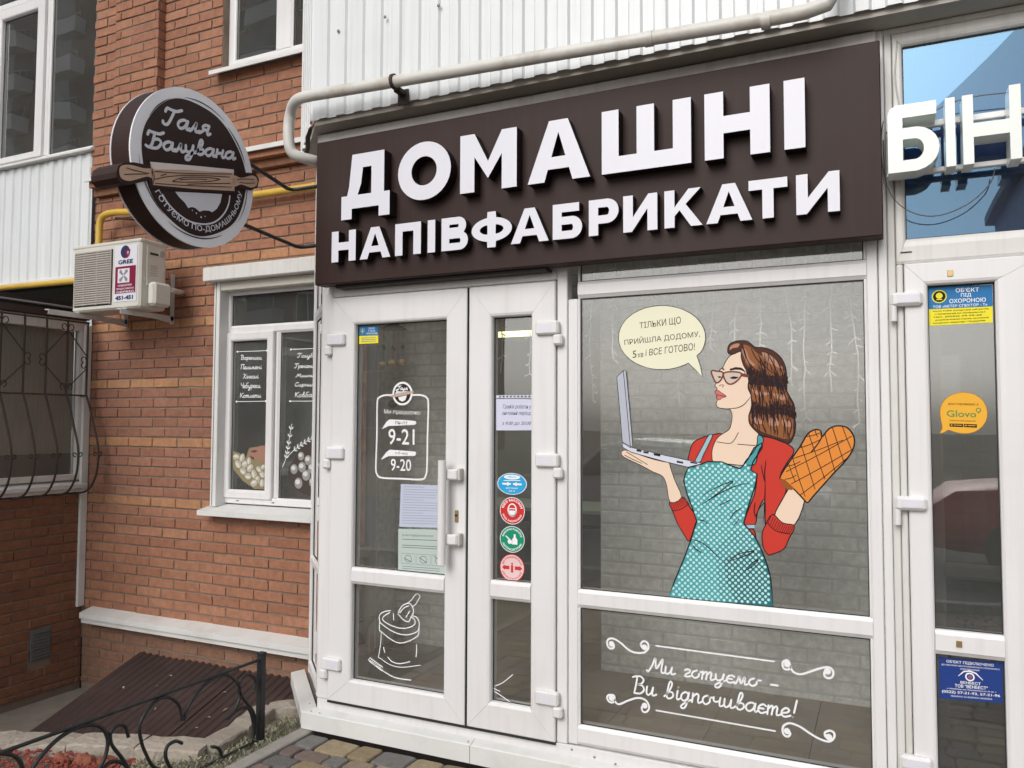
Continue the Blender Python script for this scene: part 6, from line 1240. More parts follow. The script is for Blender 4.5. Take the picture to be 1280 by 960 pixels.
m_ = MB(); m_.fill(A('bowl'), f6); 
for (dy, dz, r) in ((0, 0, .004), (.03, -.012, .005), (-.025, .008, .003), (.055, -.002, .003)): m_.disc((DC[0] + .0 + dy, 2.66 + dz), r, f6, 8)
m_.ribbon(smooth(A('arc_in'), 5), .008, f6)
m_.build('white_bowl', 'acryl', ds)
m_ = MB(); text_arc(m_, 'ГОТУЄМО ПО-ДОМАШНЬОМУ', DC, .306, 216, 353, .034, f6, bold=.014, top=False)
m_.build('motto', 'acryl', ds)
pb = MB(); pb.prism(A('pin_board'), fx(DX + .012), fx(DX - .150)); pn = pb.build('rolling_pin', 'sign', ds)
m_ = MB(); f7 = fx(DX + .0135); f8 = fx(DX + .0145); f9 = fx(DX + .0155)
for n in ('pin_body', 'pin_hl', 'pin_hr'): m_.fill(smooth(A(n), 3, True) if n != 'pin_body' else A(n), f7, 0)
m_.fill(A('pin_hi'), f8, 1)
for i in range(12): m_.ribbon(smooth(A('p%d' % i), 5), .0035, f9, mi=2)
m_.build('wood_print', [flat('pin_tan', (.58, .39, .29)), flat('pin_pale', (.76, .68, .65)), K_], pn)
br = thing('sign_bracket', 'black iron bracket bars holding the round sign to the shopfront', 'bracket')
for (y0, z0, y1, z1) in ((-.34, 3.045, .02, 2.985), (-.34, 2.70, .10, 2.668)):
    MB().tube([(-3.06, y0, z0), (-3.06, y1 - .03, z1), (-3.05, y1, z1), (-3.02, y1 + .015, z1 + .002), (-2.84, y1 + .02, z1 + .004)], .011, 8).build('bar', 'blackiron', br)

# ================================================================== main sign board and letters
sb_ = thing('main_sign_board', 'long dark brown sign board with raised white capital letters', 'sign')
MB().box(-2.762, .014, -.12, -.03, 2.388, 3.168, .004).build('board', 'sign', sb_)
MB().box(-2.66, -1.43, -.075, -.002, 2.372, 2.388, .002).build('under_shadow_batten', 'signside', sb_)  # batten coloured near-black to paint in the shadow strip below the board
MB().box(-2.4, -.2, -.03, .0, 2.6, 3.0).build('rear_batten', 'signside', sb_)
def el(cx, cy, rx, ry, n=36, a0=0, a1=360): return [(cx + rx * math.cos(R(a0 + (a1 - a0) * i / n)), cy + ry * math.sin(R(a0 + (a1 - a0) * i / n))) for i in range(n + (0 if abs(a1 - a0) == 360 else 1))]
def glyph(c, w, h, t):
    """outlines (first solid, then holes) of a bold grotesque capital; t is the stem width"""
    T = t * .94
    if c == 'І': return [[(0, 0), (w, 0), (w, h), (0, h)]]
    if c == 'Н': return [[(0, 0), (t, 0), (t, h / 2 - T / 2), (w - t, h / 2 - T / 2), (w - t, 0), (w, 0), (w, h), (w - t, h), (w - t, h / 2 + T / 2), (t, h / 2 + T / 2), (t, h), (0, h)]]
    if c == 'П': return [[(0, 0), (t, 0), (t, h - T), (w - t, h - T), (w - t, 0), (w, 0), (w, h), (0, h)]]
    if c == 'Т': return [[(w / 2 - t / 2, 0), (w / 2 + t / 2, 0), (w / 2 + t / 2, h - T), (w, h - T), (w, h), (0, h), (0, h - T), (w / 2 - t / 2, h - T)]]
    if c == 'Ш': return [[(0, 0), (w, 0), (w, h), (w - t, h), (w - t, T), (w / 2 + t / 2, T), (w / 2 + t / 2, h), (w / 2 - t / 2, h), (w / 2 - t / 2, T), (t, T), (t, h), (0, h)]]
    if c == 'И': return [[(0, 0), (t * .9, 0), (w - t, h * .60), (w - t, 0), (w, 0), (w, h), (w - t * .9, h), (t, h * .40), (t, h), (0, h)]]
    if c == 'М': return [[(0, 0), (t, 0), (t, h * .60), (w / 2 - .002, h * .22), (w / 2 + .002, h * .22), (w - t, h * .60), (w - t, 0), (w, 0), (w, h), (w - t * 1.0, h), (w / 2, h * .50), (t * 1.0, h), (0, h)]]
    if c == 'А':
        k = t * 1.08; m = w / 2; za, zb = h * .20, h * .40
        sl = (m - k * .52) / h
        fL = lambda z: k + (m - .0 - k) * z / (h * .80) 
        out = [(0, 0), (k, 0), (fL(za) , za), (w - fL(za), za), (w - k, 0), (w, 0), (m + k * .55, h), (m - k * .55, h)]
        return [out, [(fL(zb) , zb), (m, h * .80), (w - fL(zb), zb)]]
    if c == 'О': return [el(w / 2, h / 2, w / 2, h / 2 * 1.03), el(w / 2, h / 2, w / 2 - t * 1.02, h / 2 * 1.03 - T)]
    if c == 'Д':
        f = .19 * h; t2 = t
        o = [(0, -f), (t2 * .85, -f), (t2 * .85, 0), (w - t2 * .85, 0), (w - t2 * .85, -f), (w, -f), (w, T * .95), (w - t2 * .45, T * .95), (w - t2 * .45, h), (w * .22, h), (w * .16, T * 1.6), (w * .12, T * .95), (0, T * .95)]
        return [o, [(w * .12 + t * .85, T * .95), (w * .165 + t * .95, h * .45), (w * .20 + t * .95, h - T), (w - t2 * 1.45, h - T), (w - t2 * 1.45, T * .95)]]
    if c == 'В':
        r1 = h * .265; r2 = h * .285; x = w - r2
        o = [(0, 0)] + [(x, 0)] + el(x, r2, r2, r2, 10, -90, 40) + [(w * .84, h * .53)] + el(w * .93 - r1, h - r1, r1, r1, 10, -35, 90) + [(0, h)]
        k = T * .85
        return [o, [(t, k), (x - .002, k)] + el(x, r2 - .0, r2 - t * .95, r2 - k, 8, -80, 80) + [(t, h * .57 - k * .0 - .0 if False else 2 * r2 - k)], [(t, h - 2 * r1 + k), (w * .93 - r1, h - 2 * r1 + k)] + el(w * .93 - r1, h - r1, r1 - t * .95, r1 - k, 8, -80, 80) + [(t, h - k)]]
    if c == 'Р':
        r = h * .34; x = w - r
        o = [(0, 0), (t, 0), (t, h - 2 * r)] + [(x, h - 2 * r)] + el(x, h - r, r, r, 14, -85, 85) + [(x, h), (0, h)]
        k = T * .9
        return [o, [(t, h - 2 * r + k), (x, h - 2 * r + k)] + el(x, h - r, r - t, r - k, 10, -80, 80) + [(x, h - k), (t, h - k)]]
    if c == 'Б':
        r = h * .315; x = w - r
        o = [(0, 0), (x, 0)] + el(x, r, r, r, 14, -85, 85) + [(x, 2 * r), (t, 2 * r), (t, h - T * .95), (w * .90, h - T * .95), (w * .90, h), (0, h)]
        k = T * .88
        return [o, [(t, k), (x, k)] + el(x, r, r - t, r - k, 10, -80, 80) + [(x, 2 * r - k), (t, 2 * r - k)]]
    if c == 'К': return [[(0, 0), (t, 0), (t, h * .30), (w * .40, h * .45), (w * .70, 0), (w, 0), (w * .56, h * .60), (w * .96, h), (w * .64, h), (t, h * .54), (t, h), (0, h)]]
    if c == 'Ф':
        m = w / 2; o = []
        ry = h * .36; cy = h * .5
        a = el(m, cy, w / 2, ry, 40, -90 + 13, 90 - 13)
        b = el(m, cy, w / 2, ry, 40, 90 + 13, 270 - 13)
        o = [(m - t / 2, -h * .03), (m + t / 2, -h * .03)] + a + [(m + t / 2, h * 1.03), (m - t / 2, h * 1.03)] + b
        k = T * .8
        hr = [(m + t / 2, cy - ry + k * 1.1)] + el(m, cy, w / 2 - t, ry - k, 16, -62, 62) + [(m + t / 2, cy + ry - k * 1.1)]
        hl = [(w - p[0], p[1]) for p in hr]
        return [o, hr, hl]
def raised(name, outs, x0, z0, yb, yf, mats, parent, bev=0.0):
    mb = MB()
    flat_all = [[Vector((p[0], p[1], 0)) for p in o] for o in outs]
    tri = tessellate_polygon(flat_all)
    pts = [p for o in outs for p in o]
    mb.add([(x0 + p[0], yf, z0 + p[1]) for p in pts], tri, 0); mb.add([(x0 + p[0], yb, z0 + p[1]) for p in pts], [t_[::-1] for t_ in tri], 1)
    for o in outs:
        n = len(o)
        mb.add([(x0 + p[0], yf, z0 + p[1]) for p in o] + [(x0 + p[0], yb, z0 + p[1]) for p in o], [(i, (i + 1) % n, n + (i + 1) % n, n + i) for i in range(n)], 1)
        mb.ribbon([(x0 + p[0], z0 + p[1]) for p in o], .003, PY(yf - .0006), closed=True, mi=2) if bev else None
    return fixn(mb.build(name, mats, parent))
L1 = [('Д', -2.542, -2.242), ('О', -2.193, -1.888), ('М', -1.836, -1.534), ('А', -1.478, -1.171), ('Ш', -1.116, -.718), ('Н', -.661, -.397), ('І', -.342, -.262)]
L2 = [('Н', -2.611, -2.457), ('А', -2.431, -2.243), ('П', -2.215, -2.063), ('І', -2.024, -1.981), ('В', -1.945, -1.798), ('Ф', -1.778, -1.564), ('А', -1.569, -1.377), ('Б', -1.357, -1.214), ('Р', -1.182, -1.043), ('И', -1.022, -.869), ('К', -.838, -.675), ('А', -.660, -.472), ('Т', -.486, -.334), ('И', -.301, -.139)]
for c, x0, x1 in L1: raised('letter', glyph(c, x1 - x0, .284, .078), x0, 2.757, -.1195, -.185, ['acryl', 'signside'], sb_)
for c, x0, x1 in L2: raised('letter', glyph(c, x1 - x0, .162, .044), x0, 2.489, -.1195, -.172, ['acryl', 'signside'], sb_)

# neighbour's letters on a rail
nl = thing('neighbour_letter_sign', 'glossy white three-dimensional letters on a rail across the blue window', 'sign')
def BI(): 
    w, h, t = .176, .262, .052; r = .085
    o = [(0, .0), (.1, 0)] + el(w - r, r, r, r, 10, -80, 80) + [(.1, 2 * r - .0), (t, 2 * r), (t, h - t), (w * .95, h - t), (w * .95, h), (.03, h), (.008, h - .012), (0, h - .035)]
    return [o, [(t, t * .85)] + el(w - r, r, r - t, r - t * .85, 8, -80, 80) + [(t, 2 * r - t * .85)]]
WL = mat('white_letter_enamel', (.80, .84, .80), .22, var=.02)
ylt, ylb = -.16, -.055
raised('letter', BI(), .035, 2.617, ylb, ylt, [WL, WL], nl)
raised('letter', [[(0, 0), (.032, 0), (.032, .262), (0, .262)]], .232, 2.617, ylb, ylt, [WL, WL], nl)
raised('letter', [[(0, 0), (.035, 0), (.035, .10), (.150, .10), (.150, 0), (.186, 0), (.186, .275), (.150, .275), (.150, .152), (.035, .152), (.035, .262), (0, .262)]], .288, 2.617, ylb, ylt, [WL, WL], nl)
for (z0, z1) in ((2.815, 2.84), (2.632, 2.652)): MB().box(.03, 1.2, -.054, -.028, z0, z1, .003).build('mounting_rail', 'upvc', nl)
for x_ in (.06, .62): MB().box(x_, x_ + .02, -.028, -.001, 2.63, 2.84, .002).build('mounting_foot', 'upvc', nl)
for j, pts in enumerate(([(.02, -.01, 2.80), (.03, -.06, 2.60), (.09, -.06, 2.50), (.19, -.05, 2.46), (.30, -.05, 2.49), (.38, -.05, 2.56), (.40, -.05, 2.62)], [(.20, -.06, 2.87), (.27, -.05, 2.90), (.36, -.06, 2.905), (.46, -.06, 2.90)], [(.022, -.03, 2.87), (.012, -.04, 2.8), (.014, -.04, 2.7), (.03, -.05, 2.6)])):
    MB().tube(smooth(pts, 5), .0022, 5).build('cable', 'cable', nl)
tag(MB().tube(smooth([(.078, .0 - .004, 3.20), (.068, -.008, 3.05), (.082, -.008, 2.92), (.070, -.008, 2.84)], 5), .0028, 5).build('hanging_cable', 'cablel'), 'thin white cable dangling down the frame beside the blue window', 'cable')

# ================================================================== railing in front of the cover
rl_ = thing('wrought_iron_railing', 'low black wrought-iron railing with scrolls in front of the brown cover', 'railing')
FX = -3.03
MB().box(FX - .018, FX + .018, -.195, -.160, -.10, .415, .003).build('post', 'blackiron', rl_)
MB().box(FX - .020, FX + .020, -.197, -.158, .415, .423, .002).build('post_cap', 'blackiron', rl_)
(ra, rb2) = A('rail')
MB().tube([(FX, -2.6, ra[1] + (ra[1] - rb2[1]) * .9), (FX, ra[0], ra[1]), (FX, rb2[0], rb2[1])], .0085, 4).build('top_rail', 'blackiron', rl_)
for i in range(10): MB().tube([(FX, a, b) for a, b in smooth(A('fs%d' % i), 5)], .0085, 6).build('scroll', 'blackiron' , rl_)
MB().tube([(FX, -2.6, -.02), (FX, -1.2, -.03), (FX, -.17, -.03)], .007, 6).build('bottom_rail', 'blackiron', rl_)

# ================================================================== things hanging inside
wc = thing('wind_chime', 'brown wooden wind chime with shells hanging inside behind the door glass', 'wind chime')
wx, wy = -2.50, .25
MB().tube([(wx, wy, 2.66), (wx, wy, 2.28)], .0015, 5).build('cord', 'cable', wc)
MB().ell((wx, wy, 2.265), .018, .018, .022).build('finial', 'wood', wc)
mb = MB(); mb.tube([(wx, wy, 2.235), (wx, wy, 2.205), (wx, wy, 2.185), (wx, wy, 2.178)], [.010, .030, .072, .076], 14); mb.build('canopy', 'wood', wc)
for i in range(6):
    a = i * 1.05; x_, y_ = wx + .062 * math.cos(a), wy + .062 * math.sin(a)
    MB().tube([(x_, y_, 2.18), (x_, y_, 2.0)], .0008, 4).build('thread', 'cable', wc)
    MB().ell((x_, y_, 2.075 + .006 * math.sin(i * 2)), .008, .008, .012, 8, 5).build('bead', 'wood', wc)
    MB().ell((x_, y_, 1.985 + .008 * math.cos(i)), .024, .024, .017, 10, 6).build('shell', 'shell', wc)
MB().tube([(wx, wy, 2.18), (wx, wy, 1.77)], .0008, 4).build('thread', 'cable', wc)
MB().ell((wx, wy, 1.90), .008, .008, .01).build('bead', 'wood', wc); MB().ell((wx, wy, 1.755), .028, .028, .022).build('bell', 'wood', wc)
il = thing('icicle_string_lights', 'clear icicle fairy lights hanging inside behind the big window', 'string lights')
ri = random.Random(21); 
MB().tube([(-2.0 + i * .1, .28, 2.47 + .008 * math.sin(i * 1.3)) for i in range(21)], .002, 5).build('main_wire', 'string', il)
for (x_, z1) in ((-1.93, 1.93), (-1.84, 1.95), (-1.66, 1.95), (-1.56, 1.88), (-1.31, 1.80), (-1.20, 1.98), (-1.02, 2.02), (-.90, 1.78), (-.80, 1.92), (-.70, 2.05), (-.61, 2.03), (-.51, 1.98), (-.40, 1.84), (-.30, 1.72), (-.19, 1.80), (-.12, 1.68)):
    z = 2.47; pts = [(x_, .28, z)]; s_ = MB(); xx = x_
    while z > z1:
        z -= ri.uniform(.03, .06); xx += ri.uniform(-.008, .008); pts.append((xx, .28 + ri.uniform(-.004, .004), z))
    s_.tube(pts, .0028, 5)
    for p in pts[1:]:
        for _ in range(ri.choice([0, 1, 1, 2])):
            a = ri.uniform(-1, 1); sg = ri.choice([-1, 1]); l = ri.uniform(.02, .04)
            s_.tube([p, (p[0] + sg * l * .7, p[1] + a * .01, p[2] - l * ri.uniform(.2, .8))], [.0024, .004], 5)
    s_.build('strand', 'string', il)
# ================================================================== prints on the glass (flat vinyl, 0.3 mm a layer)
GY = YG - .001
def lay_y(k): return PY(GY - .0003 * k)
SK = flat('print_skin', (.80, .62, .48), .45); HB = flat('print_hair_brown', (.075, .025, .015), .45); HT = flat('print_hair_tan', (.44, .23, .15), .45); HD = flat('print_hair_black', (.02, .008, .01), .45)
RDp = flat('print_red', (.56, .045, .03), .45); TE = flat('print_teal', (.075, .34, .37), .45); TE2 = flat('print_teal_mid', (.055, .26, .29), .45); TE3 = flat('print_teal_dark', (.03, .15, .175), .45)
DT = flat('print_dot', (.48, .76, .74), .45); MI = flat('print_mitt_orange', (.72, .25, .045), .45); LI = flat('print_lip', (.62, .16, .14), .45); LAV = flat('print_laptop_grey', (.46, .48, .56), .45); LAV2 = flat('print_laptop_light', (.62, .65, .74), .45)
BU = flat('print_bubble_cream', (.80, .79, .60), .45); SPE = flat('print_spectacle', (.16, .045, .03), .45); LEN = flat('print_lens', (.62, .50, .42), .45); STR = flat('print_strap', (.33, .50, .58), .45)
wd = thing('woman_decal', 'printed vinyl picture of a brown-haired woman in a teal dotted apron on the big window', 'window decal')
def shape(name, key, k, mats, parent, outline=.0045, sm=True, closed=True, olk=None, smk=3, omat=None):
    P = A(key); P = smooth(P, smk, True) if sm else P
    mb = MB(); mb.fill(P, lay_y(k), 0)
    if outline: mb.ribbon(P, outline, lay_y(k + .5 if olk is None else olk), closed=True, mi=1)
    return mb.build(name, [mats, omat or K_], parent)
def line(mb, key, w, k, mi=0, taper=False):
    P = smooth(A(key), 6); n = len(P)
    mb.ribbon(P, [w * (math.sin(math.pi * (i + .6) / (n + .2)) ** .5 if taper else 1) for i in range(n)] if taper else w, lay_y(k), mi=mi)
shape('hair', 'hair', 1, HB, wd)
h = MB()
for kk in ('hair_m1', 'hair_m2', 'hair_m3'): h.fill(smooth(A(kk), 3, True), lay_y(2), 0)
for i in range(8): h.fill(smooth(A('hair_l%d' % i), 3, True), lay_y(3), 1)
for i in range(17): line(h, 'hs%d' % i, .0045, 4, 2, True)
rs_ = random.Random(8)
for kk in ('dark1', 'dark2'):
    P = smooth(A(kk), 5, True)
    for i in range(0, 3 * len(P)):
        c = P[i % len(P)]; c = (c[0] + rs_.uniform(-.01, .01), c[1] + rs_.uniform(-.01, .01)); up_ = rs_.choice([-1, 1]); l = rs_.uniform(.012, .045)
        q = [c, (c[0] + rs_.uniform(-.003, .003), c[1] + up_ * l * .5), (c[0] + rs_.uniform(-.008, .004), c[1] + up_ * l)]
        if inpoly(q[2][0], q[2][1], A('hair')): h.ribbon(q, [.005, .0035, .0004], lay_y(3.8), mi=2)
h.build('hair_shine', [flat('print_hair_mid', (.27, .10, .035), .45), HT, HD], wd)
# fine combed hair hatching
h = MB(); rh = random.Random(4)
hp = smooth(A('hair'), 2, True)
zmin = min(p[1] for p in hp); zmax = max(p[1] for p in hp)
for i in range(900):
    x_ = rh.uniform(-.64, -.30); z_ = rh.uniform(zmin, zmax)
    band = (z_ - zmin) / (zmax - zmin)
    if rh.random() > .25 + .75 * max(0, 1 - min(abs(band - .62), abs(band - .33), abs(band - .98), abs(band - .05)) / .11): continue
    l = rh.uniform(.015, .045); dx = rh.uniform(.0, .010)
    q = [(x_, z_ + l), (x_ + dx, z_), (x_ + dx * 1.5, z_ - l)]
    if all(inpoly(a, b, hp) for a, b in q): h.ribbon(q, [.0005, .0042, .0005], lay_y(4.2))
h.build('hair_hatching', [HD], wd)
shape('cardigan', 'sw_body', 1.5, RDp, wd); shape('cardigan', 'sw_sh', 1.6, RDp, wd); shape('cardigan', 'sw_w', 1.7, RDp, wd)
shape('face', 'face', 5, SK, wd, outline=.0035)
shape('sleeve', 'sw_sl', 2, RDp, wd)
shape('forearm', 'armR', 6, SK, wd); shape('sleeve', 'sw_cuffR', 7, RDp, wd)
shape('hand', 'handL', 6, SK, wd, outline=.0035)
shape('apron_strap', 'strapL', 7.5, STR, wd, outline=.0035)
shape('apron_strap', 'strapR', 7.5, TE, wd, outline=.004)
shape('waist_tie', 'waist', 7, STR, wd, outline=.003, sm=False)
shape('apron', 'apron', 8, TE, wd, outline=.0055, sm=False, olk=11)
m_ = MB(); m_.fill(A('apron_md'), lay_y(8.5), 0); m_.fill(A('apron_dk'), lay_y(9), 1); m_.build('apron_tone', [TE2, TE3], wd)
m_ = MB()
for (a, b) in ART['dots']: m_.disc((a / 1000, b / 1000), .0062, lay_y(10), 10)
m_.build('apron_dots', DT, wd)['kind'] = 'stuff'
m_ = MB()
for i in range(10): line(m_, 'fold%d' % i, .0045, 11.5, 0, True)
for i in range(5): line(m_, 'sf%d' % i, .004, 9.5, 0, True)
for i in range(9): line(m_, 'cuA%d' % i, .0022, 3)
for i in range(12): line(m_, 'cuB%d' % i, .0022, 8)
line(m_, 'cuAl', .0035, 3); line(m_, 'cuBl', .0035, 8)
line(m_, 'jaw', .0035, 6.5, 0, True); line(m_, 'coll1', .003, 6.5); line(m_, 'coll2', .003, 6.5); line(m_, 'lipline', .002, 8); line(m_, 'nose', .0025, 6.5); line(m_, 'hl1', .003, 7); line(m_, 'hl2', .003, 7)
m_.fill(A('brow'), lay_y(6.5)); m_.fill(A('brow2'), lay_y(6.5)); m_.fill(A('eye'), lay_y(8.5)); m_.fill(A('eye2'), lay_y(8.5))
m_.build('ink_lines', K_, wd)
shape('lips', 'lips', 6, LI, wd, outline=.002)
m_ = MB()
for kk in ('lens1', 'lens2'):
    P = smooth(A(kk), 3, True); m_.fill(P, lay_y(7), 1); m_.ribbon(P, .0065, lay_y(9), closed=True, mi=0)
m_.fill(A('temple'), lay_y(9), 0)
m_.build('spectacles', [SPE, LEN], wd)
gl = shape('oven_mitt', 'mitt', 9, MI, wd, outline=.006)
m_ = MB()
for i in range(16): line(m_, 'mg%d' % i, .0032, 10)
line(m_, 'thumb', .005, 10.5); m_.fill(A('mittin'), lay_y(9.6), 1); m_.build('quilting', [K_, flat('print_mitt_dark', (.30, .09, .02))], gl)
lp = shape('laptop', 'lap_s', 9, LAV, wd, outline=.003, sm=False)
m_ = MB(); m_.fill(A('lap_b'), lay_y(9.3), 1); m_.ribbon(A('lap_b'), .003, lay_y(9.8), closed=True, mi=0); line(m_, 'lap_sl', .003, 9.7)
for i in range(5): m_.fill(A('port%d' % i), lay_y(10), 0)
m_.build('laptop_base', [K_, LAV2], lp)
# speech bubble
sbb = thing('speech_bubble_decal', 'cream speech bubble decal with three lines of text on the big window', 'window decal')
P = A('bubble'); m_ = MB(); m_.fill(P, lay_y(2), 0); m_.ribbon(P, .006, lay_y(1.5), closed=True, mi=1)
m_.build('bubble', [BU, K_], sbb)
m_ = MB(); f_ = lay_y(3)
text_quad(m_, 'ТІЛЬКИ ЩО', QD('b1'), f_, 0); text_quad(m_, 'ПРИЙШЛА ДОДОМУ,', QD('b2'), f_, 0); text_quad(m_, '5', QD('b3'), f_, 0); text_quad(m_, 'хв', QD('b3a'), f_, 0); text_quad(m_, 'і ВСЕ ГОТОВО!', QD('b3b'), f_, 0)
m_.build('bubble_text', flat('print_dark_brown', (.05, .03, .025)), sbb)
# slogan
sg = thing('slogan_decal', 'white handwritten slogan with scroll ornaments on the lower pane of the big window', 'window decal')
def script_words(words, key, w, parent, name):
    tot = sum(HW[c][0] for c in ' '.join(words)); x = 0
    for wd_ in words:
        wl = sum(HW[c][0] for c in wd_)
        m_ = MB(); script(m_, wd_, sub(QD(key), x / tot, (x + wl) / tot, 0, 1), lay_y(2), w, k=6); m_.build(name, VW, parent)
        x += wl + HW[' '][0]
script_words(['Ми', 'готуємо', '-'], 'mg', .0078, sg, 'slogan_word')
script_words(['Ви', 'відпочиваєте!'], 'vv', .0078, sg, 'slogan_word')
for kk in ('sA', 'sB', 'sC', 'sD'):
    m_ = MB(); P = smooth(A(kk), 5); m_.ribbon(P, .0085, lay_y(2)); 
    for e in (P[0], P[-1]): m_.disc(e, .013, lay_y(4), 14)
    m_.build('scroll_ornament', VW, sg)
for kk in ('l1', 'l2'): m_ = MB(); m_.ribbon(A(kk), .0065, lay_y(2)); m_.build('line_ornament', VW, sg)
# hours
hrs = thing('opening_hours_decal', 'white opening hours in a rounded frame on the left door leaf glass', 'window decal')
m_ = MB(); m_.ribbon(smooth(A('hours_frame'), 4), .009, lay_y(2)); m_.build('frame_line', VW, hrs)
for s_, k_ in (('Ми працюємо:', 'h1'), ('9-21', 'h2'), ('9-20', 'h3')): m_ = MB(); text_quad(m_, s_, QD(k_), lay_y(2), 0 if k_ == 'h1' else .008); m_.build('hours_text', VW, hrs)
m_ = MB(); m_.fill(A('br1'), lay_y(2), 0); m_.fill(A('br2'), lay_y(2), 0); text_quad(m_, 'пн-пт', QD('br1t'), lay_y(3), .01, mi=1); text_quad(m_, 'сб-нд', QD('br2t'), lay_y(3), .01, mi=1); m_.build('brush_labels', [VW, flat('grey_ink', (.22, .23, .22))], hrs)
q = QD('logo'); cx = (q[0][0] + q[1][0]) / 2; cz = (q[0][1] + q[3][1]) / 2; rr = (q[1][0] - q[0][0]) / 2
m_ = MB(); m_.disc((cx, cz), rr, lay_y(3), 28, 0); m_.disc((cx, cz), rr * .82, lay_y(4), 28, 1)
script(m_, 'Галя', [(cx - rr * .5, cz + rr * .65), (cx + rr * .5, cz + rr * .62), (cx + rr * .5, cz + rr * .3), (cx - rr * .5, cz + rr * .33)], lay_y(5), .0045)
script(m_, 'Балувана', [(cx - rr * .68, cz + rr * .33), (cx + rr * .68, cz + rr * .3), (cx + rr * .68, cz - rr * .0), (cx - rr * .68, cz + rr * .03)], lay_y(5), .0045)
m_.ribbon([(cx - rr * 1.15, cz - rr * .22), (cx - rr * .6, cz - rr * .14), (cx + rr * .6, cz + rr * .05), (cx + rr * 1.1, cz + rr * .14)], [rr * .13, rr * .26, rr * .26, rr * .13], lay_y(5.5), mi=2)
m_.fill([(cx - rr * .4, cz - rr * .3), (cx + rr * .45, cz - rr * .15), (cx + rr * .3, cz - rr * .55), (cx - .0, cz - rr * .68), (cx - rr * .3, cz - rr * .55)], lay_y(5.2), 0)
m_.build('logo', [VW, 'sign', flat('pin_tan2', (.5, .38, .3))], hrs)
# papers
def paper(name, key, label, colr, lines, base=1.0):
    t = thing(name, label, 'paper notice'); q = QD(key)
    m_ = MB(); m_.add([(p[0], GY + .0065, p[1]) for p in q] , [(0, 1, 2, 3)]) if False else None
    f0 = lay_y(base); f1 = lay_y(base + .7)
    m_ = MB(); m_.add([f0(*p) for p in q], [(0, 1, 2, 3)]); o = m_.build('sheet', colr, t)
    lines(MB(), q, f1, t)
    return t
def l_p1(m_, q, f, t):
    r = random.Random(2)
    for i in range(15):
        w = .05 + i * .061; s_ = sub(q, .06, r.uniform(.75, .93) if i % 5 else .5, w, w + .014); m_.add([f(*p) for p in s_], [(0, 1, 2, 3)])
    m_.build('print_lines', flat('faint_ink', (.32, .34, .42)), t)
def l_p2(m_, q, f, t):
    text_quad(m_, 'ДО УВАГИ ВІДВІДУВАЧІВ МАГАЗИНУ', sub(q, .08, .72, .13, .18), f, .02)
    for i, w in enumerate((.24, .38, .43)):
        s_ = sub(q, .08, .9 - .1 * (i % 2), w, w + .015); m_.add([f(*p) for p in s_], [(0, 1, 2, 3)])
    for i in range(3):
        s_ = sub(q, .07 + i * .31, .35 + i * .31, .58, .82)
        m_.ribbon(s_, .002, f, closed=True)
        c = ((s_[0][0] + s_[2][0]) / 2, (s_[0][1] + s_[2][1]) / 2)
        m_.ribbon(el(c[0], c[1], .02, .018, 14), .003, f, closed=True); m_.ribbon([(c[0] - .025, c[1] + .01 * i), (c[0] + .022, c[1] - .015)], .004, f)
    for w in (.88, .93): s_ = sub(q, .08, .85, w, w + .012); m_.add([f(*p) for p in s_], [(0, 1, 2, 3)])
    m_.build('print_lines', flat('grey_ink2', (.16, .18, .17)), t)
def l_note(m_, q, f, t):
    for s_, a in (('Графік роботи у', (.18, .96, .17, .34)), ('зимовий період', (.16, .94, .38, .54)), ('з 9:00 до 20:00', (.16, .95, .72, .85))):
        m_ = MB(); text_quad(m_, s_, sub(q, *a), f, .004, .25); m_.build('print_line', flat('navy_ink', (.06, .06, .12)), t)

paper('bluish_notice', 'paper1', 'upper bluish paper sheet of small print taped inside the left door glass beside the handle', flat('paper_blue_white', (.50, .54, .66), .8), l_p1, -30 if False else .5)
paper('greenish_notice', 'paper2', 'lower greenish notice with three small drawings taped inside the left door glass', flat('paper_green_white', (.47, .55, .52), .8), l_p2, .5)
tn = paper('winter_hours_note', 'note', 'white paper with winter opening hours inside the narrow right door leaf', flat('paper_lilac', (.62, .63, .76), .8), l_note, .5)
m_ = MB(); q = QD('notestrip'); m_.add([lay_y(.5)(*p) for p in q], [(0, 1, 2, 3)], 0)
for i in range(9): s_ = sub(q, .08 + i * .1, .13 + i * .1, .25, .75); m_.add([lay_y(1.2)(*p) for p in s_], [(0, 1, 2, 3)], 1)
m_.build('punched_strip', [flat('paper_lilac', (.6, .6, .7)), 'seal'], tn)
# national colours sticker on door
def trident(m_, c, s, f, mi):
    m_.ribbon([(c[0], c[1] + s), (c[0], c[1] - s * .8)], s * .22, f, mi=mi)
    for d in (-1, 1): m_.ribbon([(c[0] + d * s * .7, c[1] + s * .9), (c[0] + d * s * .7, c[1] - s * .35), (c[0], c[1] - s * .35)], s * .16, f, mi=mi)
BLp, YEp = flat('print_blue', (.03, .18, .42)), flat('print_yellow', (.82, .72, .04))
st = thing('blue_yellow_sticker', 'small blue and yellow sticker in the top corner of the left door leaf glass', 'sticker')
m_ = MB(); q = QD('flagb'); m_.add([lay_y(1)(*p) for p in q], [(0, 1, 2, 3)], 0); q2 = QD('flagy'); m_.add([lay_y(1)(*p) for p in q2], [(0, 1, 2, 3)], 1)
trident(m_, ((q[0][0] * .82 + q[1][0] * .18), (q[0][1] + q[3][1]) / 2), .014, lay_y(2), 1)
for i, s_ in enumerate(('ОБ\'ЄКТ', 'ПІД', 'ОХОРОНОЮ')): text_quad(m_, s_, sub(q, .5 if i < 2 else .38, .85 if i < 2 else .97, .14 + i * .28, .33 + i * .28), lay_y(2), .012, mi=2)
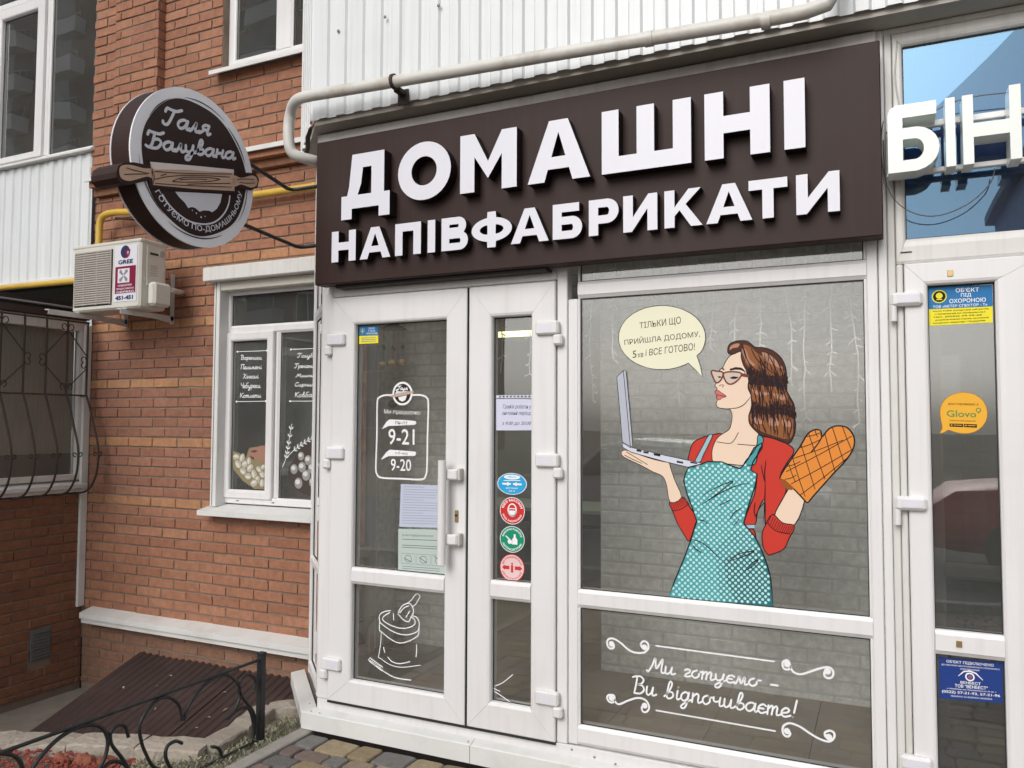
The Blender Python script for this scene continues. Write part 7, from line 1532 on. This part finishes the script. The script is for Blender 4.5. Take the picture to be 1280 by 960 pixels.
for i in range(3): s_ = sub(q2, .12, .88, .25 + i * .22, .31 + i * .22); m_.add([lay_y(2)(*p) for p in s_], [(0, 1, 2, 3)], 0)
m_.build('sticker_print', [BLp, YEp, VW], st)
# four round stickers
def rsticker(key, name, label, cols, draw):
    q = QD(key); t = thing(name, label, 'sticker', 'round stickers on the narrow door leaf')
    cx = (q[0][0] + q[1][0]) / 2; cz = (q[0][1] + q[3][1]) / 2; rx = (q[1][0] - q[0][0]) / 2; rz = (q[0][1] - q[3][1]) / 2
    m_ = MB(); m_.disc((cx, cz), rx, lay_y(1), 32, 1, rz); m_.disc((cx, cz), rx * .95, lay_y(2), 32, 0, rz * .95)
    draw(m_, cx, cz, rx, rz); m_.build('sticker_print', cols, t)
def s1(m_, cx, cz, rx, rz):
    f = lay_y(3)
    m_.disc((cx, cz + rz * .62), rx * .55, f, 20, 1, rz * .22); m_.add([f(cx + a, cz + b) for a, b in ((-rx * .62, rz * .25), (rx * .62, rz * .3), (rx * .5, rz * .36), (-rx * .5, rz * .32))], [(0, 1, 2, 3)], 1)
    for s_ in (-1, 1): m_.ribbon([(cx + s_ * rx * .62, cz - rz * .02), (cx + s_ * rx * .12, cz - rz * .02)], rz * .16, f, mi=1); m_.ribbon([(cx + s_ * rx * .3, cz + rz * .12), (cx + s_ * rx * .12, cz - rz * .02), (cx + s_ * rx * .3, cz - rz * .16)], rz * .08, f, mi=1)
    text_quad(m_, 'ДИСТАНЦІЯ', rect(cx - rx * .4, cx + rx * .4, cz - rz * .48, cz - rz * .34), f, .02, mi=1); text_quad(m_, '1,5 м', rect(cx - rx * .2, cx + rx * .2, cz - rz * .74, cz - rz * .58), f, .02, mi=1)
    text_quad(m_, 'УВАГА', rect(cx - rx * .3, cx + rx * .3, cz + rz * .56, cz + rz * .7), lay_y(4), .02, mi=0)
def ringtext(m_, cx, cz, rx, rz, a, b, mi):
    text_arc(m_, a, (cx, cz), rx * .70, 165, 15, rx * .18, lay_y(3), .03, True, mi, ry=rz * .70)
    text_arc(m_, b, (cx, cz), rx * .86, 200, 340, rx * .16, lay_y(3), .03, False, mi, ry=rz * .86)
def s2(m_, cx, cz, rx, rz):
    ringtext(m_, cx, cz, rx, rz, 'БЕЗ МАСКИ', 'ВХІД ЗАБОРОНЕНО', 1); f = lay_y(3); f2 = lay_y(4)
    m_.disc((cx, cz + rz * .05), rx * .38, f, 20, 1, rz * .5); m_.fill([(cx - rx * .34, cz + rz * .0), (cx + rx * .34, cz + rz * .0), (cx + rx * .26, cz - rz * .32), (cx, cz - rz * .42), (cx - rx * .26, cz - rz * .32)], f, 1)
    m_.disc((cx, cz + rz * .12), rx * .27, f2, 16, 0, rz * .34); m_.fill([(cx - rx * .3, cz + rz * .02), (cx + rx * .3, cz + rz * .02), (cx + rx * .22, cz - rz * .28), (cx, cz - rz * .36), (cx - rx * .22, cz - rz * .28)], lay_y(5), 1)
    m_.ribbon([(cx - rx * .22, cz + rz * .16), (cx + rx * .22, cz + rz * .16)], rz * .07, lay_y(5), mi=1)
def s3(m_, cx, cz, rx, rz):
    ringtext(m_, cx, cz, rx, rz, 'ВИКОРИСТОВУЙТЕ', 'АНТИСЕПТИК', 1); f = lay_y(3)
    m_.fill([(cx + rx * .0, cz - rz * .38), (cx + rx * .42, cz - rz * .38), (cx + rx * .42, cz), (cx + rx * .28, cz + rz * .18), (cx + rx * .28, cz + rz * .4), (cx + rx * .12, cz + rz * .4), (cx + rx * .12, cz + rz * .18), (cx, cz)], f, 1)
    for i in range(4): m_.ribbon([(cx - rx * (.5 - .1 * i), cz + rz * (.22 - .08 * i)), (cx - rx * .05, cz - rz * .15 - rz * .05 * i)], rz * .09, f, mi=1)
    m_.disc((cx - rx * .2, cz - rz * .18), rx * .17, f, 12, 1)
def s4(m_, cx, cz, rx, rz):
    ringtext(m_, cx, cz, rx, rz, 'ДОТРИМУЙТЕСЬ', 'ДИСТАНЦІЇ', 1); f = lay_y(3)
    m_.ribbon(el(cx, cz, rx * .97, rz * .97, 32), rx * .05, f, closed=True, mi=1)
    m_.disc((cx, cz + rz * .30), rx * .08, f, 10, 1); m_.box(cx - rx * .09, cx + rx * .09, GY - .0011, GY - .0009, cz - rz * .34, cz + rz * .20, 0, 1)
    for s_ in (-1, 1): m_.fill([(cx + s_ * rx * .22, cz - rz * .13), (cx + s_ * rx * .22, cz + rz * .13), (cx + s_ * rx * .6, cz + rz * .13), (cx + s_ * rx * .6, cz + rz * .2), (cx + s_ * rx * .82, cz), (cx + s_ * rx * .6, cz - rz * .2), (cx + s_ * rx * .6, cz - rz * .13)], f, 1)
rsticker('st1', 'oval_sticker', 'light blue oval sticker, topmost of the four on the narrow door leaf', [flat('sticker_blue', (.03, .36, .68)), VW], s1)
rsticker('st2', 'round_sticker', 'red round sticker with a masked face, below the light blue oval one', [flat('sticker_red', (.58, .035, .035)), VW], s2)
rsticker('st3', 'round_sticker', 'green round sticker with a bottle and hands, below the red one', [flat('sticker_green', (.01, .27, .15)), VW], s3)
rsticker('st4', 'round_sticker', 'pale pink round sticker with a red figure and arrows, lowest of the four', [flat('sticker_pink', (.74, .55, .55)), flat('sticker_red', (.58, .03, .03))], s4)
# security sticker, delivery sticker, alarm sticker on the neighbour's door
t = thing('security_sticker', 'blue and yellow security sticker at the top of the right-hand door glass', 'sticker')
m_ = MB(); q = QD('secb'); m_.add([lay_y(1)(*p) for p in q], [(0, 1, 2, 3)], 0); q2 = QD('secy'); m_.add([lay_y(1)(*p) for p in q2], [(0, 1, 2, 3)], 1)
c = (q[0][0] * .82 + q[1][0] * .18, (q[0][1] * .55 + q[3][1] * .45)); m_.disc(c, .026, lay_y(2), 24, 1); m_.disc(c, .022, lay_y(3), 24, 3); m_.disc((c[0], c[1] + .003), .012, lay_y(4), 14, 1); m_.ribbon([(c[0] - .008, c[1] - .012), (c[0] + .008, c[1] - .012)], .004, lay_y(5), mi=1)
for i, s_ in enumerate(('ОБ\'ЄКТ', 'ПІД', 'ОХОРОНОЮ')): text_quad(m_, s_, sub(q, (.44, .52, .34)[i], (.80, .68, .90)[i], .10 + i * .24, .29 + i * .24), lay_y(2), .015, mi=2)
text_quad(m_, 'ТОВ «МІТЕР СПЕКТОР - Т»', sub(q, .08, .92, .84, .96), lay_y(2), .012, mi=2)
for i, s_ in enumerate(('пультова охорона об\'єктів', 'м. Кропивницький, вул. Преображенська, 6', 'тел. (0522) 24-55-66', 'цілодобова фізична охорона, сигналізація', 'охорона квартир і будинків')): text_quad(m_, s_, sub(q2, .08 + .03 * (i % 2), .94 - .05 * (i % 3), .08 + i * .18, .19 + i * .18), lay_y(2), .02, mi=3)
m_.build('sticker_print', [BLp, YEp, VW, K_], t)
t = thing('orange_delivery_sticker', 'round orange delivery-service speech-bubble sticker on the right-hand door glass', 'sticker')
m_ = MB(); P = smooth(A('glovo'), 2, True); m_.fill(P, lay_y(1), 0); m_.ribbon(P, .002, lay_y(1.3), closed=True, mi=3)
GG = flat('print_green', (.10, .26, .08)); 
text_quad(m_, 'ДОСТАВЛЯЄМО З', QD('gl1'), lay_y(2), .012, mi=2); text_quad(m_, 'Glovo', QD('gl2'), lay_y(2), .012, mi=1); text_quad(m_, 'ЗАВАНТАЖУЙ ДОДАТОК', QD('gl3'), lay_y(2), .02, mi=2)
for k in ('gl4', 'gl5'):
    q = QD(k); m_.add([lay_y(2)(*p) for p in q], [(0, 1, 2, 3)], 2); m_.add([lay_y(3)(*p) for p in sub(q, .3, .9, .35, .55)], [(0, 1, 2, 3)], 0); m_.disc(((q[0][0] * .85 + q[1][0] * .15), (q[0][1] + q[3][1]) / 2), .003, lay_y(3), 8, 0)
P = A('glpin'); cx = sum(p[0] for p in P) / 4; cz = sum(p[1] for p in P) / 4
m_.ribbon(el(cx, cz, .0075, .0075, 16), .0035, lay_y(2), closed=True, mi=1); m_.fill([(cx - .004, cz - .007), (cx + .004, cz - .007), (cx, cz - .015)], lay_y(2.2), 1)
m_.build('sticker_print', [flat('sticker_amber', (.80, .42, .045)), GG, K_, flat('amber_edge', (.45, .2, .02))], t)
t = thing('alarm_sticker', 'dark blue alarm-company sticker with an eye on the lower glass of the right-hand door', 'sticker')
m_ = MB(); q = [(a, b - .022) for a, b in QD('venb')]; m_.add([lay_y(1)(*p) for p in q], [(0, 1, 2, 3)], 0)
f = lay_y(2)
text_quad(m_, 'ОБ\'ЄКТ ПІДКЛЮЧЕНО', sub(q, .12, .86, .05, .13), f, .014, mi=1)
text_quad(m_, 'ДО СИСТЕМИ ЦЕНТРАЛІЗОВАНОГО ПОЖЕЖНОГО', sub(q, .04, .95, .155, .195), f, .012, mi=1); text_quad(m_, 'СПОСТЕРЕЖЕННЯ', sub(q, .34, .64, .225, .26), f, .012, mi=1)
c = tuple(sum(sub(q, .49, .49, .42, .42)[0][i] for _ in (0,)) for i in (0, 1))
m_.ribbon([(c[0] - .038, c[1] - .001), (c[0] - .02, c[1] + .018), (c[0], c[1] + .022), (c[0] + .02, c[1] + .016), (c[0] + .042, c[1] - .006)], [.002, .005, .006, .005, .002], f, mi=1)
m_.disc(c, .016, f, 20, 1); m_.disc(c, .011, lay_y(3), 16, 0); m_.disc(c, .007, lay_y(4), 12, 2)
text_quad(m_, 'ВЕНБЕСТ', sub(q, .34, .66, .535, .60), f, .015, mi=1); text_quad(m_, 'ТОВ "ВЕНБЕСТ"', sub(q, .25, .77, .62, .70), f, .015, mi=1); text_quad(m_, 'м. Кіровоград, вул. Преображенська, 79, оф. 7', sub(q, .12, .90, .725, .76), f, .02, mi=1)
text_quad(m_, '(0522) 57-21-93, 57-21-96', sub(q, .04, .96, .79, .87), f, .015, mi=1); text_quad(m_, 'ТЕХНІЧНА ТА ФІЗИЧНА ОХОРОНА', sub(q, .18, .84, .90, .94), f, .012, mi=1)
m_.build('sticker_print', [flat('sticker_navy', (.02, .05, .22)), VW, flat('eye_red', (.3, .1, .15))], t)
# sack drawing
t = thing('flour_sack_decal', 'white line drawing of a flour sack with a scoop, low on the left door', 'window decal')
m_ = MB()
for i in range(13):
    P = smooth(A('k%d' % i), 5); m_.ribbon(P, .0052 if i not in (3, 4) else .004, lay_y(2))
m_.build('sack_lines', VW, t)
m_ = MB(); P = A('k6')
for i in range(8):
    a = (P[0][0] + (P[2][0] - P[0][0]) * i / 11, P[0][1] + (P[2][1] - P[0][1]) * i / 11)
    for d in (-1, 1): m_.ribbon([a, (a[0] + .012, a[1] + d * .012), (a[0] + .022, a[1] + d * .004)], [.002, .006, .002], lay_y(2))
m_.build('wheat_ear', VW, t)
t = thing('sprig_decal', 'thin white sprig lines on the lower pane of the narrow door leaf', 'window decal')
m_ = MB()
for i in range(3): m_.ribbon(smooth(A('m%d' % i), 4), .004, lay_y(2))
m_.build('sprig_lines', VW, t)
# prints on the brick-wall window
WYF = .9015
lw = lambda k: PY(WYF - .0003 * k)
for nm, lab, pre, words, la, lb2 in (('food_list_decal', 'white handwritten list of five foods on the narrow left pane of the brick-wall window', 'wl', ['Вареники', 'Пельмені', 'Хінкалі', 'Чебуреки', 'Котлети'], 'wla', 'wlb'), ('food_list_decal', 'white handwritten list of five foods on the right pane, half hidden by the shopfront', 'wr', ['Голубці', 'Гречаники', 'Млинці', 'Сирники', 'Ковбаски'], 'wra', 'wrb')):
    t = thing(nm, lab, 'window decal', 'food lists on the brick-wall window')
    for i, w in enumerate(words):
        m_ = MB(); script(m_, w, QD('%s%d' % (pre, i)), lw(2), .0045, k=4); m_.build('word', VW, t)
    for kk in (la, lb2):
        m_ = MB(); P = A(kk); m_.ribbon(P, .0045, lw(2)); m_.disc(P[0], .008, lw(2), 8); m_.disc(P[-1], .008, lw(2), 8); m_.build('line_ornament', VW, t)
t = thing('dumplings_photo_decal', 'printed picture of dumplings and a hand in the corner of the left pane', 'window decal')
m_ = MB(); m_.fill(A('dump_bg'), lw(1), 0)
for i in range(15):
    q = QD('du%d' % i); cx = (q[0][0] + q[1][0]) / 2; cz = (q[0][1] + q[3][1]) / 2; r = (q[1][0] - q[0][0]) / 2
    k = 2 + i * .25; ang = R((i * 67) % 180); E_ = lambda u, w: (cx + r * (u * math.cos(ang) - w * math.sin(ang)), cz + r * (u * math.sin(ang) + w * math.cos(ang)))
    for sc2, dk, mi_ in ((1.18, 0, 1), (1.02, .08, 2)): m_.fill([E_(sc2 * math.cos(t / 14 * 6.283), sc2 * (.72 + .07 * math.sin(t * 2.1)) * math.sin(t / 14 * 6.283)) for t in range(14)], lw(k + dk), mi_)
    m_.fill([E_(.7 * math.cos(t / 10 * 6.283), .22 * math.sin(t / 10 * 6.283) + .22) for t in range(10)], lw(k + .16), 3)
    m_.ribbon([E_(-.9, -.2), E_(-.3, -.5), E_(.4, -.48), E_(.9, -.15)], .002, lw(k + .14), mi=1)
m_.fill(smooth(A('hand'), 3, True), lw(6.5), 4); m_.fill(A('handd'), lw(7), 5); m_.fill(A('handd2'), lw(7), 5)
m_.build('picture', [flat('print_board', (.26, .215, .12)), flat('print_dump_shade', (.20, .17, .12)), flat('print_dump', (.48, .455, .37)), flat('print_dump_hi', (.66, .64, .56)), flat('print_hand', (.34, .19, .14)), flat('print_hand_dark', (.12, .06, .05))], t)
t = thing('bowl_photo_decal', 'dark printed picture of glossy dumplings in a bowl on the right pane', 'window decal')
m_ = MB(); m_.fill(smooth(A('jar_bg'), 3, True), lw(1), 0)
for i in range(8):
    q = QD('ju%d' % i); cx = (q[0][0] + q[1][0]) / 2; cz = (q[0][1] + q[3][1]) / 2; r = (q[1][0] - q[0][0]) / 2
    m_.disc((cx, cz), r, lw(2), 14, 1, r * 1.1); m_.disc((cx - r * .2, cz + r * .25), r * .6, lw(2.4), 12, 2, r * .5)
m_.build('picture', [flat('print_bowl', (.07, .055, .05)), flat('print_bowl_grey', (.30, .29, .28)), flat('print_bowl_hi', (.62, .62, .62))], t)
t = thing('wheat_decal', 'white wheat ears printed on the right pane of the brick-wall window', 'window decal')
for kk in ('wh1', 'wh2'):
    P = smooth(A(kk), 6); m_ = MB(); m_.ribbon(P, .004, lw(4))
    for i in range(6, len(P) - 1, 2):
        a = Vector(P[i]); d = (Vector(P[min(i + 1, len(P) - 1)]) - a).normalized(); n_ = Vector((-d.y, d.x))
        for s_ in (-1, 1):
            b = a + d * .022 + n_ * s_ * .018; m_.ribbon([tuple(a), tuple((a + b) / 2 + n_ * s_ * .004), tuple(b)], [.003, .009, .002], lw(4))
    m_.build('wheat_ear', VW, t)

# ================================================================== street behind the camera (seen in the glass)
def car(name, label, cat, x0, yc, colr, sgn=1):
    """saloon car parked along x; x0 is its rear end"""
    t = thing(name, label, cat)
    prof = [(0, .35, .62), (.05, .75, .70), (.25, .92, .76), (.95, .98, .80), (1.35, 1.36, .62), (1.9, 1.46, .58), (2.6, 1.43, .58), (3.2, 1.02, .78), (3.9, .92, .78), (4.25, .78, .72), (4.35, .45, .64)]
    mb = MB(); ring_ = []
    for (x, zt, hw) in prof:
        zb = .28; belt = min(zt, .93); hb = .86 if 0.2 < x < 4.2 else .74
        ring_.append([(x, -hb, zb), (x, -hb - .02, .55), (x, -hb, belt * .97), (x, -hw if zt > belt else -hw, zt - .03), (x, -hw + .12, zt), (x, hw - .12, zt), (x, hw, zt - .03), (x, hb, belt * .97), (x, hb + .02, .55), (x, hb, zb)])
    n = 10; vs = [(x0 + sgn * v[0], yc + v[1], v[2]) for r_ in ring_ for v in r_]; fs = []
    for j in range(len(prof) - 1):
        for k in range(n): fs.append((j * n + k, j * n + (k + 1) % n, (j + 1) * n + (k + 1) % n, (j + 1) * n + k))
    fs += [tuple(range(n)), tuple(range((len(prof) - 1) * n, len(prof) * n))]
    mb.add(vs, fs, 0, True); b = fixn(mb.build('body', colr, t))
    gm_ = MB()
    for s_ in (-1, 1):
        ys = yc + s_ * .86
        for P in ([(1.08, .97), (1.42, 1.30), (1.95, 1.38), (1.95, .97)], [(2.0, .97), (2.0, 1.38), (2.55, 1.34), (3.02, .97)]):
            q = [(x0 + sgn * a, yc + s_ * (.845 + .035 - (z_ - .95) * .55), z_) for a, z_ in P]
            gm_.add(q, [(0, 1, 2, 3)])
    gm_.build('side_windows', 'seal', t)
    for a in (.80, 3.45):
        for s_ in (-1, 1):
            w = MB().tube([(x0 + sgn * a, yc + s_ * .70, .31), (x0 + sgn * a, yc + s_ * .89, .31)], .31, 20).build('wheel', 'seal', t)
            MB().tube([(x0 + sgn * a, yc + s_ * .88, .31), (x0 + sgn * a, yc + s_ * .90, .31)], .19, 14).build('rim', 'steel', w)
    for s_ in (-1, 1): MB().ell((x0 + sgn * 4.25, yc + s_ * .6, .68), .08, .14, .07).build('headlight', 'acryl', t)
    return t
car('silver_car', 'silver car parked on the road, mirrored in the big window', 'car', -4.9, -7.4, mat('silver_paint', (.75, .77, .78), .3, metal=.2))
car('red_car', 'dark red car parked on the road, mirrored in the right-hand door', 'car', .45, -7.3, mat('red_paint', (.55, .02, .025), .25))
def block(name, label, x0, x1, y0, y1, h, colr, nx, nz, bal=True):
    t = thing(name, label, 'apartment block')
    MB().box(x0, x1, y0, y1, 0, h).build('wall', colr, t)
    MB().box(x0 - .3, x1 + .3, y0 - .3, y1 + .3, h, h + .3, .02).build('roof', 'soffit', t)
    for i in range(nx):
        for j in range(nz):
            cx = x0 + (i + .5) * (x1 - x0) / nx; cz = 2.0 + j * 3.0
            w = MB().box(cx - .85, cx + .85, y1, y1 + .05, cz - .75, cz + .75, .01).build('window', 'upvc_old', t)
            MB().box(cx - .77, cx - .04, y1 + .04, y1 + .056, cz - .67, cz + .67).build('pane', 'seal', w); MB().box(cx + .04, cx + .77, y1 + .04, y1 + .056, cz - .67, cz + .67).build('pane', 'seal', w)
            if bal and i % 2 == 0 and j > 0:
                bb = MB().box(cx - 1.2, cx + 1.2, y1 + .05, y1 + 1.1, cz - 1.15, cz - .1, .02).build('balcony', 'corr', t)
                MB().box(cx - 1.2, cx + 1.2, y1 + .05, y1 + 1.1, cz - .1, cz + 1.2, .02).build('balcony_glazing', 'glassd', bb)
    return t
fb = bpy.data.materials.new('far_brick'); fb.use_nodes = True; nt_ = fb.node_tree; bt = nt_.nodes.new('ShaderNodeTexBrick')
bt.inputs['Color1'].default_value = (.24, .11, .07, 1); bt.inputs['Color2'].default_value = (.30, .14, .09, 1); bt.inputs['Mortar'].default_value = (.22, .17, .13, 1); bt.inputs['Scale'].default_value = 1; bt.inputs['Brick Width'].default_value = .26; bt.inputs['Row Height'].default_value = .075; bt.inputs['Mortar Size'].default_value = .008
g_ = nt_.nodes.new('ShaderNodeNewGeometry'); sx = nt_.nodes.new('ShaderNodeSeparateXYZ'); cxn = nt_.nodes.new('ShaderNodeCombineXYZ')
nt_.links.new(g_.outputs['Position'], sx.inputs[0]); ad = nt_.nodes.new('ShaderNodeMath'); nt_.links.new(sx.outputs[0], ad.inputs[0]); nt_.links.new(sx.outputs[1], ad.inputs[1]); nt_.links.new(ad.outputs[0], cxn.inputs[0]); nt_.links.new(sx.outputs[2], cxn.inputs[1]); nt_.links.new(cxn.outputs[0], bt.inputs['Vector'])
nt_.links.new(bt.outputs[0], nt_.nodes['Principled BSDF'].inputs['Base Color']); nt_.nodes['Principled BSDF'].inputs['Roughness'].default_value = .9; M['farbrick'] = fb
block('brick_apartment_block', 'brick apartment block with white balconies across the street, mirrored in the left windows', -80, -22, -42, -30, 33.4, 'farbrick', 20, 11)
block('grey_apartment_block', 'lower grey block across the street, mirrored in the right-hand glass', 4.2, 26, -32, -22, 9.4, 'soffit', 7, 3)

# ------------------------------------------------------------------ finish: put each empty at the base of its thing
kids = {}
for o in bpy.data.objects:
    if o.parent: kids.setdefault(o.parent, []).append(o)
for o in list(bpy.data.objects):
    if o.get('_base'):
        del o['_base']; rebase(o)
